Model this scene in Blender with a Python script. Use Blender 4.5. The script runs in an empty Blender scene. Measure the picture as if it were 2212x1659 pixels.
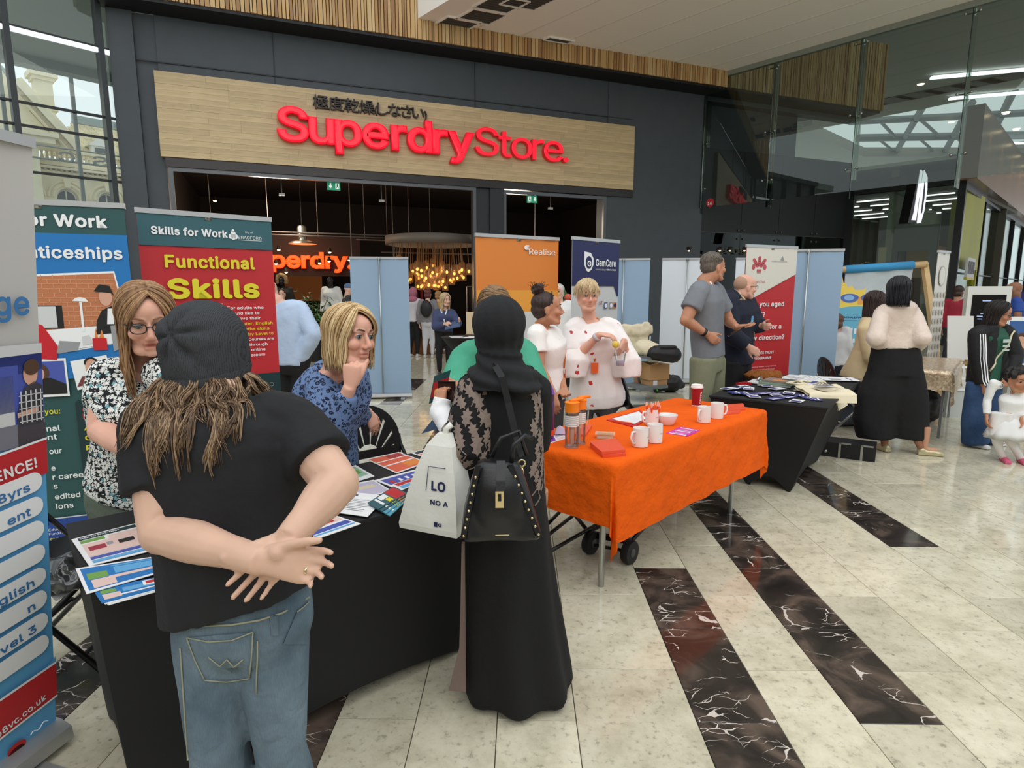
import bpy, math, random
import numpy as np
from mathutils import Vector as V, Matrix, noise
random.seed(11)
PI=math.pi
SC=bpy.context.scene; COL=SC.collection
def lin(c): 
    c=c/255.0
    return c/12.92 if c<=.04045 else ((c+.055)/1.055)**2.4
def L(c): return tuple(lin(x) for x in c[:3])+(1.0,)
# ------------------------------------------------------------------ camera
FOC=1290.0; CXP,CYP=1106.0,829.5; HC=1.55
TH=math.atan(200.5/FOC); YAW=math.atan(19*math.cos(TH)/FOC)
cd=bpy.data.cameras.new('camera'); cam=bpy.data.objects.new('camera',cd); COL.objects.link(cam)
cd.sensor_width=36; cd.lens=FOC/2212*36; cd.clip_start=.05; cd.clip_end=300
cam.location=(0,0,HC); cam.rotation_euler=(PI/2-TH,0,YAW); SC.camera=cam
# ------------------------------------------------------------------ world, lights, exposure
wd=bpy.data.worlds.new('overcast_sky'); SC.world=wd; wd.use_nodes=True
_n=wd.node_tree.nodes; _l=wd.node_tree.links; _bg=_n['Background']
_tc=_n.new('ShaderNodeTexCoord'); _sx=_n.new('ShaderNodeSeparateXYZ'); _rp=_n.new('ShaderNodeValToRGB')
_l.new(_tc.outputs['Generated'],_sx.inputs[0]); _l.new(_sx.outputs['Z'],_rp.inputs[0]); _l.new(_rp.outputs[0],_bg.inputs[0])
_rp.color_ramp.elements[0].color=(.80,.86,.90,1); _rp.color_ramp.elements[1].color=(.93,.97,1,1)
_bg.inputs[1].default_value=.98
SC.view_settings.view_transform='Standard'; SC.view_settings.look='None'; SC.view_settings.gamma=1
SC.cycles.transparent_max_bounces=24; SC.view_settings.use_curve_mapping=False; SC.view_settings.exposure=0.13
def area(name,loc,rot,sx,sy,power,col=(1,1,1)):
    d=bpy.data.lights.new(name,'AREA'); d.shape='RECTANGLE'; d.size=sx; d.size_y=sy; d.energy=power; d.color=col
    o=bpy.data.objects.new(name,d); o.location=loc; o.rotation_euler=rot; COL.objects.link(o); return o
area('overhead_fill_light',(1.5,0.5,9.5),(0,0,0),11,7,260,(1,.98,.94))  # added overhead fill that brightens the near floor, not a real panel
area('frontal_fill_light',(1.5,-6.0,8.0),(math.radians(58),0,0),15,5,400,(1,.99,.96))  # added frontal fill behind the camera, brightens whatever faces it
def spot_pt(name,loc,power,col,r=.05):
    d=bpy.data.lights.new(name,'POINT'); d.energy=power; d.color=col; d.shadow_soft_size=r
    o=bpy.data.objects.new(name,d); o.location=loc; COL.objects.link(o); return o
# ------------------------------------------------------------------ measuring helpers
_c,_s=math.cos(TH),math.sin(TH); _cw,_sw=math.cos(YAW),math.sin(YAW)
def ray(px,py):
    a=(px-CXP)/FOC; v=(py-CYP)/FOC; dn=_s+v*_c; fw=_c-v*_s
    return (a*_cw-fw*_sw, fw*_cw+a*_sw, -dn)
def at(px,py,d):
    r=ray(px,py); t=d/r[1]; return V((r[0]*t,d,HC+r[2]*t))
def fl(px,py,z=0.0):
    r=ray(px,py); t=(z-HC)/r[2]; return V((r[0]*t,r[1]*t,z))
# ------------------------------------------------------------------ mesh builder
class MB:
    def __init__(s): s.v=[];s.f=[];s.m=[]
    def add(s,vs,fs,m=0):
        k=len(s.v); s.v.extend([tuple(p) for p in vs])
        for f in fs: s.f.append(tuple(i+k for i in f)); s.m.append(m)
        return s
    def bx(s,x0,x1,y0,y1,z0,z1,m=0):
        return s.add([(x0,y0,z0),(x1,y0,z0),(x1,y1,z0),(x0,y1,z0),(x0,y0,z1),(x1,y0,z1),(x1,y1,z1),(x0,y1,z1)],
          [(0,3,2,1),(4,5,6,7),(0,1,5,4),(1,2,6,5),(2,3,7,6),(3,0,4,7)],m)
    def obox(s,c,ax,ay,az,m=0):
        c=V(c);ax=V(ax);ay=V(ay);az=V(az)
        vs=[c+ax*i+ay*j+az*k for k in(-1,1) for i,j in((-1,-1),(1,-1),(1,1),(-1,1))]
        return s.add(vs,[(0,3,2,1),(4,5,6,7),(0,1,5,4),(1,2,6,5),(2,3,7,6),(3,0,4,7)],m)
    def loft(s,rings,m=0,cap=True,close=True):
        n=len(rings[0]); vs=[p for r in rings for p in r]; fs=[]
        for i in range(len(rings)-1):
            for j in range(n if close else n-1):
                k=(j+1)%n; fs.append((i*n+j,i*n+k,(i+1)*n+k,(i+1)*n+j))
        if cap: fs.append(tuple(range(n-1,-1,-1))); fs.append(tuple((len(rings)-1)*n+j for j in range(n)))
        return s.add(vs,fs,m)
    def tube(s,pts,r,n=8,m=0,cap=True):
        pts=[V(p) for p in pts]; k=len(pts)
        rs=r if isinstance(r,(list,tuple)) else [r]*k
        rings=[]; pa=None
        for i,p in enumerate(pts):
            d=(pts[min(i+1,k-1)]-pts[max(i-1,0)])
            if d.length<1e-9: d=V((0,0,1))
            d.normalize()
            if pa is None:
                pa=d.cross(V((0,0,1)) if abs(d.z)<.9 else V((1,0,0))).normalized()
            pa=(pa-d*pa.dot(d)); pa=pa.normalized() if pa.length>1e-6 else d.orthogonal().normalized()
            b=d.cross(pa)
            rings.append([p+(pa*math.cos(2*PI*j/n)+b*math.sin(2*PI*j/n))*rs[i] for j in range(n)])
        return s.loft(rings,m,cap)
    def cap(s,p,q,r1,r2,n=10,m=0):
        p=V(p);q=V(q);d=(q-p)
        if d.length<1e-6: d=V((0,0,.001))
        dn=d.normalized(); pts=[];rs=[]
        for a in(-85,-60,-30,0): pts.append(p+dn*r1*math.sin(math.radians(a))); rs.append(r1*math.cos(math.radians(a)))
        for a in(0,30,60,85): pts.append(q+dn*r2*math.sin(math.radians(a))); rs.append(r2*math.cos(math.radians(a)))
        return s.tube(pts,rs,n,m)
    def ell(s,c,rx,ry,rz,R=None,nu=16,nv=10,m=0):
        c=V(c); R=R or Matrix.Identity(3); rings=[]
        for i in range(nv+1):
            a=-PI/2+PI*(i+.0)/nv; a=max(min(a,PI/2-.02),-PI/2+.02)
            rings.append([c+R@V((rx*math.cos(a)*math.cos(2*PI*j/nu),ry*math.cos(a)*math.sin(2*PI*j/nu),rz*math.sin(a))) for j in range(nu)])
        return s.loft(rings,m)
    def lathe(s,prof,c=(0,0,0),n=20,m=0,cap=True,R=None):
        c=V(c); R=R or Matrix.Identity(3)
        return s.loft([[c+R@V((r*math.cos(2*PI*j/n),r*math.sin(2*PI*j/n),z)) for j in range(n)] for r,z in prof],m,cap)
    def prism(s,poly,o,ux,uy,d,m=0):
        o=V(o);ux=V(ux);uy=V(uy);d=V(d); a=[o+ux*p[0]+uy*p[1] for p in poly]
        n=len(a); b=[p+d for p in a]
        return s.add(a+b,[tuple(range(n-1,-1,-1)),tuple(range(n,2*n))]+[(i,(i+1)%n,n+(i+1)%n,n+i) for i in range(n)],m)
    def flat(s,poly,o,ux,uy,m=0):
        o=V(o);ux=V(ux);uy=V(uy); a=[o+ux*p[0]+uy*p[1] for p in poly]
        return s.add(a,[tuple(range(len(a)))],m)
    def grid(s,fn,nu,nv,m=0,flip=False):
        vs=[fn(i/nu,j/nv) for i in range(nu+1) for j in range(nv+1)]; w=nv+1
        fs=[(i*w+j,(i+1)*w+j,(i+1)*w+j+1,i*w+j+1) for i in range(nu) for j in range(nv)]
        if flip: fs=[f[::-1] for f in fs]
        return s.add(vs,fs,m)
    def mesh(s,name='mesh'):
        me=bpy.data.meshes.new(name); me.from_pydata(s.v,[],s.f); 
        if any(s.m): me.polygons.foreach_set('material_index',s.m)
        me.update(); return me
def ering(c,ax,ay,n=16,p=1.0):
    c=V(c);ax=V(ax);ay=V(ay); out=[]
    for j in range(n):
        a=2*PI*j/n; x,y=math.cos(a),math.sin(a)
        if p!=1: x=math.copysign(abs(x)**p,x); y=math.copysign(abs(y)**p,y)
        out.append(c+ax*x+ay*y)
    return out
def circ(r,n=24,a0=0,a1=360): return [(r*math.cos(math.radians(a0+(a1-a0)*i/n)),r*math.sin(math.radians(a0+(a1-a0)*i/n))) for i in range(n+(a1-a0<360))]
# ------------------------------------------------------------------ objects
def meta(o,label=None,cat=None,group=None,kind=None):
    if label: o['label']=label
    if cat: o['category']=cat
    if group: o['group']=group
    if kind: o['kind']=kind
    return o
def thing(name,label,cat,loc=(0,0,0),rz=0.0,group=None):
    o=bpy.data.objects.new(name,None); COL.objects.link(o); o.empty_display_size=.1
    o.location=loc; o.rotation_euler=(0,0,rz); return meta(o,label,cat,group)
def rootof(p):
    while p.parent: p=p.parent
    return p
def obj(name,me,mats,parent=None,smooth=None,label=None):
    o=bpy.data.objects.new(name,me); COL.objects.link(o)
    if not isinstance(mats,(list,tuple)): mats=[mats]
    if not me.materials:
        for m in mats: me.materials.append(m)
    if parent: o.parent=parent
    if smooth is True: me.shade_smooth()
    elif smooth:
        me.shade_smooth(); me.set_sharp_from_angle(angle=math.radians(smooth))
    if label: o['label']=label
    return o
def part(mb,name,mats,parent=None,smooth=None,world=False,label=None):
    if isinstance(mb,MB):
        if world and parent:
            r=rootof(parent); a=-r.rotation_euler.z; ca,sa=math.cos(a),math.sin(a); lx,ly,lz=r.location
            mb.v=[((x-lx)*ca-(y-ly)*sa,(x-lx)*sa+(y-ly)*ca,z-lz) for x,y,z in mb.v]
        me=mb.mesh(name)
    else:
        me=mb
        if world and parent:
            r=rootof(parent); me.transform(Matrix.Rotation(-r.rotation_euler.z,4,'Z')@Matrix.Translation(-V(r.location)))
    return obj(name,me,mats,parent,smooth,label)
def struct(mb,name,mats,parent=None,smooth=None):
    o=part(mb,name,mats,parent,smooth)
    if not parent: o['kind']='structure'
    return o
def solo(mb,name,mats,label,cat,smooth=None,group=None):
    return meta(part(mb,name,mats,None,smooth),label,cat,group)
# ------------------------------------------------------------------ temp scene for evaluating text and remesh
FONT=None
try: FONT=bpy.data.fonts.load(bpy.utils.system_resource('DATAFILES',path='fonts')+'/Inter.woff2')
except Exception: FONT=None
TS=bpy.data.scenes.new('scratch'); TVL=TS.view_layers[0]
def evalmesh(o):
    TS.collection.objects.link(o); TVL.update(); dg=TVL.depsgraph
    me=bpy.data.meshes.new_from_object(o.evaluated_get(dg),depsgraph=dg)
    d=o.data; bpy.data.objects.remove(o)
    if isinstance(d,bpy.types.Mesh): bpy.data.meshes.remove(d)
    else: bpy.data.curves.remove(d)
    return me
def displace(me,fn):
    n=len(me.vertices); a=np.empty(n*3); b=np.empty(n*3); me.vertices.foreach_get('co',a); me.vertex_normals.foreach_get('vector',b)
    a=a.reshape(-1,3).tolist(); b=b.reshape(-1,3).tolist(); out=[]
    for p,q in zip(a,b): out.extend(fn(V(p),V(q)))
    me.vertices.foreach_set('co',out); me.update()
def vox(mb,vs,sm=4,fac=.5,disp=None):
    o=bpy.data.objects.new('t',mb.mesh()); m=o.modifiers.new('r','REMESH'); m.mode='VOXEL'; m.voxel_size=vs
    if sm: q=o.modifiers.new('s','SMOOTH'); q.factor=fac; q.iterations=sm
    me=evalmesh(o)
    if disp:
        amp,sc,stretch=disp
        displace(me,lambda p,n:p+n*amp*(noise.noise(V((p.x*sc,p.y*sc,p.z*sc*stretch)))+.5*noise.noise(V((p.x*sc*2.3+9,p.y*sc*2.3,p.z*sc*2.1*stretch)))))
    me.materials.clear(); return me
def textmesh(s,w=None,h=1.0,bold=0.0,ext=0.0,align='LEFT',res=3,bev=0.0,space=1.0):
    c=bpy.data.curves.new('t','FONT'); c.body=s; c.size=1.0
    if FONT and all(ord(q)<128 for q in s): c.font=FONT
    if ext and bold>0: bev=bold; bold=0; c.bevel_resolution=2
    c.extrude=ext; c.resolution_u=res; c.align_x=align; c.bevel_depth=max(bev,0); c.space_character=space+bold*2
    if bold<0: c.offset=bold
    me=evalmesh(bpy.data.objects.new('t',c))
    n=len(me.vertices); a=np.empty(n*3); me.vertices.foreach_get('co',a); a=a.reshape(-1,3)
    if bold>0 and n:
        fs=[tuple(p.vertices) for p in me.polygons]; vs=[];F_=[]
        for k in range(8):
            q=a.copy(); q[:,0]+=bold*math.cos(k*PI/4); q[:,1]+=bold*math.sin(k*PI/4); q[:,2]+=.00012*k*(0 if ext else 1); F_+=[tuple(i+k*n for i in f) for f in fs]; vs.append(q)
        a=np.concatenate(vs); bpy.data.meshes.remove(me); me=bpy.data.meshes.new('t'); me.from_pydata(a.tolist(),[],F_); n=len(a)
    if n:
        x0,x1=a[:,0].min(),a[:,0].max()
        sx=h if w is None else w/(x1-x0)
        if align=='LEFT': a[:,0]=(a[:,0]-x0)*sx
        elif align=='RIGHT': a[:,0]=(a[:,0]-x1)*sx
        else: a[:,0]=(a[:,0]-(x0+x1)/2)*sx
        a[:,1]*=h
        me.vertices.foreach_set('co',a.reshape(-1)); me.update()
    me.materials.clear(); return me
def text(parent,s,x,z,mat,w=None,h=.1,bold=0.0,y=-.006,ext=0.0,align='LEFT',name='lettering',rot=0.0,frame=None,res=3,bev=0.0,lab=None):
    me=textmesh(s,w,h,bold,ext,align,res,bev)
    T=Matrix.Translation((x,y,z))@Matrix.Rotation(PI/2,4,'X')@Matrix.Rotation(rot,4,'Z')
    if frame is not None: T=frame@Matrix.Translation((x,z,0))@Matrix.Rotation(rot,4,'Z')
    me.transform(T)
    return obj(name,me,mat,parent,None,lab)
# ------------------------------------------------------------------ materials
MATS={}
def mat(name,c,rough=.5,metal=0.0,spec=.5,emit=0.0,trans=0.0,var=None,bump=None,alpha=1.0,ior=1.45,coat=0.0,sheen=0.0,rnd=0.0,stretch=(1,1,1),ec=None,sss=0.0):
    if name in MATS: return MATS[name]
    m=bpy.data.materials.new(name); m.use_nodes=True; MATS[name]=m
    nt=m.node_tree; N=nt.nodes; K=nt.links; b=N['Principled BSDF']
    col=L(c); b.inputs['Base Color'].default_value=col; b.inputs['Roughness'].default_value=rough; b.inputs['Metallic'].default_value=metal
    b.inputs['Specular IOR Level'].default_value=spec; b.inputs['IOR'].default_value=ior
    b.inputs['Transmission Weight'].default_value=trans; b.inputs['Alpha'].default_value=alpha
    b.inputs['Coat Weight'].default_value=coat; b.inputs['Sheen Weight'].default_value=sheen
    if sss: b.inputs['Subsurface Weight'].default_value=sss; b.inputs['Subsurface Radius'].default_value=(.01,.004,.002); b.inputs['Subsurface Scale'].default_value=1
    if emit: b.inputs['Emission Color'].default_value=L(ec or c); b.inputs['Emission Strength'].default_value=emit
    m['_b']=1
    if var or bump or rnd:
        tc=N.new('ShaderNodeTexCoord'); mp=N.new('ShaderNodeMapping'); mp.inputs['Scale'].default_value=stretch
        K.new(tc.outputs['Object'],mp.inputs[0])
    cs=None
    if var:
        nz=N.new('ShaderNodeTexNoise'); nz.inputs['Scale'].default_value=var[0]; nz.inputs['Detail'].default_value=5; K.new(mp.outputs[0],nz.inputs['Vector'])
        mr=N.new('ShaderNodeMapRange'); mr.inputs[1].default_value=.3; mr.inputs[2].default_value=.7; mr.inputs[3].default_value=1-var[1]; mr.inputs[4].default_value=1+var[1]
        K.new(nz.outputs['Fac'],mr.inputs[0])
        hs=N.new('ShaderNodeHueSaturation'); hs.inputs['Color'].default_value=col; K.new(mr.outputs[0],hs.inputs['Value']); cs=hs.outputs[0]
    if rnd:
        oi=N.new('ShaderNodeObjectInfo'); mr2=N.new('ShaderNodeMapRange'); mr2.inputs[3].default_value=1-rnd; mr2.inputs[4].default_value=1+rnd
        K.new(oi.outputs['Random'],mr2.inputs[0]); h2=N.new('ShaderNodeHueSaturation'); h2.inputs['Color'].default_value=col
        if cs: K.new(cs,h2.inputs['Color'])
        K.new(mr2.outputs[0],h2.inputs['Value']); cs=h2.outputs[0]
    if cs: K.new(cs,b.inputs['Base Color'])
    if bump:
        nb=N.new('ShaderNodeTexNoise'); nb.inputs['Scale'].default_value=bump[0]; nb.inputs['Detail'].default_value=4; K.new(mp.outputs[0],nb.inputs['Vector'])
        bp=N.new('ShaderNodeBump'); bp.inputs['Strength'].default_value=bump[1]; bp.inputs['Distance'].default_value=bump[2] if len(bump)>2 else .01
        K.new(nb.outputs['Fac'],bp.inputs['Height']); K.new(bp.outputs[0],b.inputs['Normal'])
    return m
def nodes(name,rough=.6,spec=.4):
    m=bpy.data.materials.new(name); m.use_nodes=True; MATS[name]=m
    nt=m.node_tree; b=nt.nodes['Principled BSDF']; b.inputs['Roughness'].default_value=rough; b.inputs['Specular IOR Level'].default_value=spec
    def N(t,ins=None,**kw):
        n=nt.nodes.new('ShaderNode'+t)
        for k,v in kw.items(): setattr(n,k,v)
        for k,v in (ins or {}).items():
            if isinstance(v,bpy.types.NodeSocket): nt.links.new(v,n.inputs[k])
            else: n.inputs[k].default_value=v
        return n
    def out(sock,inp='Base Color'): nt.links.new(sock,b.inputs[inp])
    return m,N,out
def ramp(N,fac,stops,interp='LINEAR'):
    r=N('ValToRGB',{0:fac}); e=r.color_ramp; e.interpolation=interp
    while len(e.elements)<len(stops): e.elements.new(.5)
    for el,(p,c) in zip(e.elements,stops): el.position=p; el.color=L(c) if len(c)==3 else c
    return r.outputs[0]
# ================================================================== materials of the setting
def stone_mat(name,base,dark,light,rough):
    m,N,out=nodes(name,rough,.5)
    g=N('NewGeometry'); oi=N('ObjectInfo')
    ad=N('VectorMath',{0:g.outputs['Position'],1:oi.outputs['Random']},operation='ADD')
    n1=N('TexNoise',{'Vector':ad.outputs[0],'Scale':7.0,'Detail':8.0,'Roughness':.65})
    n2=N('TexNoise',{'Vector':ad.outputs[0],'Scale':34.0,'Detail':6.0,'Roughness':.7})
    c1=ramp(N,n1.outputs['Fac'],[(.3,dark),(.5,base),(.72,light)])
    c2=ramp(N,n2.outputs['Fac'],[(.33,(130,128,116)),(.44,(236,234,226)),(.75,(255,255,250))])
    mx=N('MixRGB',{0:.55,1:c1,2:c2},blend_type='MULTIPLY')
    v=N('TexVoronoi',{'Vector':ad.outputs[0],'Scale':9.0},feature='F1'); 
    vr=ramp(N,v.outputs['Distance'],[(.035,(120,116,104)),(.075,(255,255,255))])
    m3=N('MixRGB',{0:.55,1:mx.outputs[0],2:vr},blend_type='MULTIPLY')
    mr=N('MapRange',{0:oi.outputs['Random'],3:.88,4:1.1}); hs=N('HueSaturation',{'Color':m3.outputs[0],'Value':mr.outputs[0]})
    out(hs.outputs[0]); return m
M_LIME=stone_mat('limestone',(212,206,184),(188,182,160),(224,219,199),.1)
def marble_mat():
    m,N,out=nodes('dark_marble',.09,.5)
    g=N('NewGeometry'); oi=N('ObjectInfo')
    k=N('VectorMath',{0:oi.outputs['Random'],1:(7,3,5)},operation='MULTIPLY')
    ad=N('VectorMath',{0:g.outputs['Position'],1:k.outputs[0]},operation='ADD')
    n1=N('TexNoise',{'Vector':ad.outputs[0],'Scale':4.0,'Detail':7.0,'Distortion':1.2})
    c1=ramp(N,n1.outputs['Fac'],[(.3,(34,31,29)),(.48,(54,48,44)),(.66,(98,84,74))])
    def vein(sc,st,warp,wid,lo,hi,off):
        o=N('VectorMath',{0:ad.outputs[0],1:(off,off*.7,off*.3)},operation='ADD')
        w=N('TexNoise',{'Vector':o.outputs[0],'Scale':5.0,'Detail':4.0}); wa=N('VectorMath',{0:w.outputs['Color'],1:(warp,warp,warp)},operation='MULTIPLY')
        a2=N('VectorMath',{0:o.outputs[0],1:wa.outputs[0]},operation='ADD'); s_=N('Mapping',{0:a2.outputs[0],'Rotation':(0,0,off),'Scale':st})
        v=N('TexVoronoi',{'Vector':s_.outputs[0],'Scale':sc},feature='DISTANCE_TO_EDGE')
        m_=N('TexNoise',{'Vector':o.outputs[0],'Scale':5.0,'Detail':2.0}); th=N('MapRange',{0:m_.outputs['Fac'],1:lo,2:hi,3:0.0,4:wid})
        return N('Math',{0:v.outputs['Distance'],1:th.outputs[0]},operation='LESS_THAN').outputs[0]
    v1=vein(3.2,(1,2.6,1),.22,.032,.55,.75,.4); v2=vein(8.0,(1.0,2.6,1),.16,.04,.58,.75,1.1)
    lt=N('Math',{0:v1,1:v2},operation='MAXIMUM')
    mx=N('MixRGB',{0:lt.outputs[0],1:c1,2:L((206,196,186))}); out(mx.outputs[0]); return m
M_MARB=marble_mat()
M_GROUT=mat('grout',(96,90,78),.6)
M_WALL=mat('charcoal_cladding',(72,78,83),.55,var=(3,.06))
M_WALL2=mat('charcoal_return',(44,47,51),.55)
M_DARK=mat('near_black',(24,24,25),.5)
M_HEAD=mat('brown_black_beam',(36,30,28),.3)
M_STEEL=mat('brushed_steel',(176,178,176),.28,1.0)
M_ALU=mat('silver_aluminium',(188,190,190),.38,.7)
M_CEIL=mat('white_ceiling',(248,242,234),.75)
M_BLACK=mat('black_metal',(20,20,21),.4)
M_RED=mat('red_sign_face',(250,10,40),.25,emit=.85)
M_REDSIDE=mat('red_sign_side',(190,8,28),.3,emit=.25)
def glass_mat(name,tint,fac,rough=0.0):
    m=bpy.data.materials.new(name); m.use_nodes=True; nt=m.node_tree; nt.nodes.clear()
    o=nt.nodes.new('ShaderNodeOutputMaterial'); t=nt.nodes.new('ShaderNodeBsdfTransparent'); t.inputs[0].default_value=tint
    g=nt.nodes.new('ShaderNodeBsdfGlossy'); g.inputs['Roughness'].default_value=rough; g.inputs[0].default_value=(.95,1,.98,1)
    f=nt.nodes.new('ShaderNodeFresnel'); f.inputs[0].default_value=1.5
    mu=nt.nodes.new('ShaderNodeMath'); mu.operation='MULTIPLY'; mu.inputs[1].default_value=fac; nt.links.new(f.outputs[0],mu.inputs[0])
    mx=nt.nodes.new('ShaderNodeMixShader'); nt.links.new(mu.outputs[0],mx.inputs[0]); nt.links.new(t.outputs[0],mx.inputs[1]); nt.links.new(g.outputs[0],mx.inputs[2]); nt.links.new(mx.outputs[0],o.inputs[0])
    return m
M_GLASS=glass_mat('clear_glass',(.93,.97,.95,1),1.0)
M_GREENGLASS=glass_mat('green_tinted_glass',(.7,.76,.72,1),1.2)
M_DARKGLASS=glass_mat('dark_glass',(.25,.27,.27,1),.5)
M_CLEAR=glass_mat('clear_plastic',(.97,.975,.97,1),.9,.05)
# ================================================================== floor
def floor():
    g=MB().bx(-14,22,-9,30,-.12,-.012); fo=struct(g,'floor',M_GROUT)
    xb=[-1.96,-1.67,-1.39,-.97,-.67,-.38,-.083,.206,.645,.938,1.236,1.536,1.839,2.27,2.575]
    pat=[.3,.44,.3,.3,.3]; i=0
    while xb[-1]<13: xb.append(xb[-1]+pat[i%5]); i+=1
    i=0
    while xb[0]>-7: xb.insert(0,xb[0]-pat[i%5]); i+=1
    R=.613
    def isdark(x0,y):
        for a,b,c in((-1.96,1.1,4.3),(-1.96,8.0,8.9),(-1.96,9.6,10.8),(-.97,.5,2.7),(-.97,5.6,7.6),(.645,-2,3.19),(1.236,1.98,5.0),(2.27,3.52,6.6),(-.97,9.3,11.1)):
            if abs(x0-a)<.02 and b<=y<c: return True
        return False
    tiles=[]
    for k in range(len(xb)-1):
        x0,x1=xb[k],xb[k+1]; off=0.0 if (k-xb.index(.645))%2==0 else R/2
        y=1.97-R*6+off
        while y<17:
            tiles.append((x0,x1,y,isdark(x0,y+R/2))); y+=R
    vis=[]
    for t in tiles:
        cx,cy=(t[0]+t[1])/2,t[2]+R/2
        ok=cy>1.3 and abs(cx)<.95*cy+.6
        vis.append((0 if ok else 1,cx*cx+cy*cy,t))
    vis.sort(key=lambda a:(a[0],a[1]))
    cache={}; rest=[MB(),MB()]
    for n_,(q,d,t) in enumerate(vis):
        x0,x1,y,dk=t; w=round(x1-x0,3)
        if n_<300 and q==0:
            key=(w,dk)
            if key not in cache:
                a,b=w/2-.0015,R/2-.0015; e=.0012
                m_=MB(); m_.loft([[(-a,-b,-.012),(a,-b,-.012),(a,b,-.012),(-a,b,-.012)],[(-a,-b,-e),(a,-b,-e),(a,b,-e),(-a,b,-e)],[(-a+e,-b+e,0),(a-e,-b+e,0),(a-e,b-e,0),(-a+e,b-e,0)]])
                cache[key]=m_.mesh('tile'); cache[key].materials.append(M_MARB if dk else M_LIME)
            o=bpy.data.objects.new('tile',cache[key]); COL.objects.link(o); o.parent=fo; o.location=((x0+x1)/2,y+R/2,random.uniform(-.0003,.0003))
        else: rest[dk].bx(x0+.0015,x1-.0015,y+.0015,y+R-.0015,-.012,0)
    for m_,mm in zip(rest,(M_LIME,M_MARB)):
        o=part(m_,'tiles_beyond',mm,fo); o['kind']='stuff'
floor()
# ================================================================== shop front, frame at the sign's left end
FP=(-7.19,12.4,0); FA=math.radians(22.4)
def front(mb,name,m,parent=None,smooth=None):
    o=struct(mb,name,m,parent,smooth)
    if not parent: o.location=FP; o.rotation_euler=(0,0,FA)
    return o
w=MB()
w.bx(-.72,-.3,-.05,.5,0,6.85); w.bx(-.3,.07,.06,.5,0,6.85)
w.bx(.07,10.98,.02,.5,5.7,6.85); w.bx(10.2,13.3,.0,.5,0,6.85); w.bx(.07,10.2,.1,.5,4.02,4.25)
w.bx(13.3,16.9,.3,.6,4.5,6.85); w.bx(16.9,19.0,.3,.6,4.5,5.55); w.bx(13.3,19.0,.0,.3,6.72,6.85)
WF=front(w,'wall_front',M_WALL)
b=MB(); b.bx(-.8,19.2,-.6,.0,6.84,6.9); front(b,'soffit_edge',M_DARK,WF)
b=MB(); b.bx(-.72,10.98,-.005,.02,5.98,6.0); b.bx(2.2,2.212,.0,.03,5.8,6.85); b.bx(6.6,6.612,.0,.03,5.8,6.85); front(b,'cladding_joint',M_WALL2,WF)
b=MB(); b.bx(.07,10.98,-.06,.12,4.02,4.2); front(b,'header_beam',M_HEAD,WF)
b=MB(); b.bx(.1,6.6,-.02,.06,3.94,4.02); b.bx(.1,.18,-.02,.06,0,3.94); b.bx(6.52,6.6,-.02,.06,0,3.94); b.bx(7.32,10.2,-.02,.06,3.92,4.0); b.bx(7.32,7.38,-.02,.06,0,3.92); b.bx(10.12,10.2,-.02,.06,0,3.92); front(b,'opening_frame',mat('grey_metal_frame',(92,94,96),.35,.6),WF)
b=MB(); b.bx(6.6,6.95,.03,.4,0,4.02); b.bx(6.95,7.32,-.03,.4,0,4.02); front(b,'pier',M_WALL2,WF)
# timber slat band
sl=MB(); WOOD=[mat('slat_wood_%s'%n,c,.55,var=(5,.1),stretch=(1,1,.15)) for n,c in(('honey',(206,168,114)),('tan',(190,150,100)),('amber',(214,182,130)),('brown',(166,126,84)))]
x=-.85; 
while x<19.2:
    wd_=random.choice((.035,.05,.06,.08)); dp=random.choice((.0,.02,.035)); sl.bx(x,x+wd_,-.62-dp,-.56,6.9,8.75,random.choice((0,0,1,1,2,3))); x+=wd_+.015
BAND=front(sl,'slat_band',WOOD); BAND['kind']='structure'
b=MB(); b.bx(-.85,19.2,-.56,-.5,6.88,8.75); front(b,'slat_backing',mat('slat_backing',(50,38,28),.8),WF)
# oak fascia with planks
SB=thing('fascia_sign_board','wide oak plank fascia board above the dark shop entrance','sign board',(FP[0],FP[1],0),FA)
OAK=mat('oak',(200,176,134),.45,var=(7,.13),stretch=(.35,1,3),rnd=.09)
rows=14; hz=1.6/rows; cache={}
for r in range(rows):
    x=0.0
    while x<10.95:
        ln=random.choice((.6,.9,1.1,1.3,1.5)); x1=min(x+ln,10.95)
        if 10.95-x1<.3: x1=10.95
        lk=round(x1-x,2)
        if lk not in cache: cache[lk]=MB().bx(.001,lk-.001,-.1,0,.001,hz-.001).mesh('plank'); cache[lk].materials.append(OAK)
        o=bpy.data.objects.new('plank',cache[lk]); COL.objects.link(o); o.parent=SB; o.location=(x,random.uniform(-.004,.0),4.2+r*hz); x=x1
part(MB().bx(0,10.95,-.01,.02,4.2,5.8),'backing_panel',OAK,SB)
# sign letters
def letter_sign(s,x0,x1,zb,h,bold,name,lab,cat,m,ms,dep=.13,y=-.12,space=1.0,tight=0):
    # every character its own child of the sign
    t=thing(name,lab,cat,(FP[0],FP[1],0),FA)
    ws=[];
    for ch in s:
        me=textmesh(ch,None,h,bold,dep/2,'LEFT',4,.008); n=len(me.vertices); a=np.empty(n*3); me.vertices.foreach_get('co',a); a=a.reshape(-1,3)
        ws.append((me,a[:,0].max()))
    tot=sum(w_ for _,w_ in ws); gap=-tight; k=(x1-x0-gap*(len(s)-1))/tot; x=x0
    for (me,w_),ch in zip(ws,s):
        me.transform(Matrix.Translation((x,y-dep/2,zb))@Matrix.Rotation(PI/2,4,'X')@Matrix.Diagonal((k,1,1,1)))
        o=obj('letter',me,[m],t); x+=w_*k+gap
        if ms:
            me.materials.append(ms)
            for p in me.polygons: p.material_index=0 if p.normal.y<-.5 else 1
    return t
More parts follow.
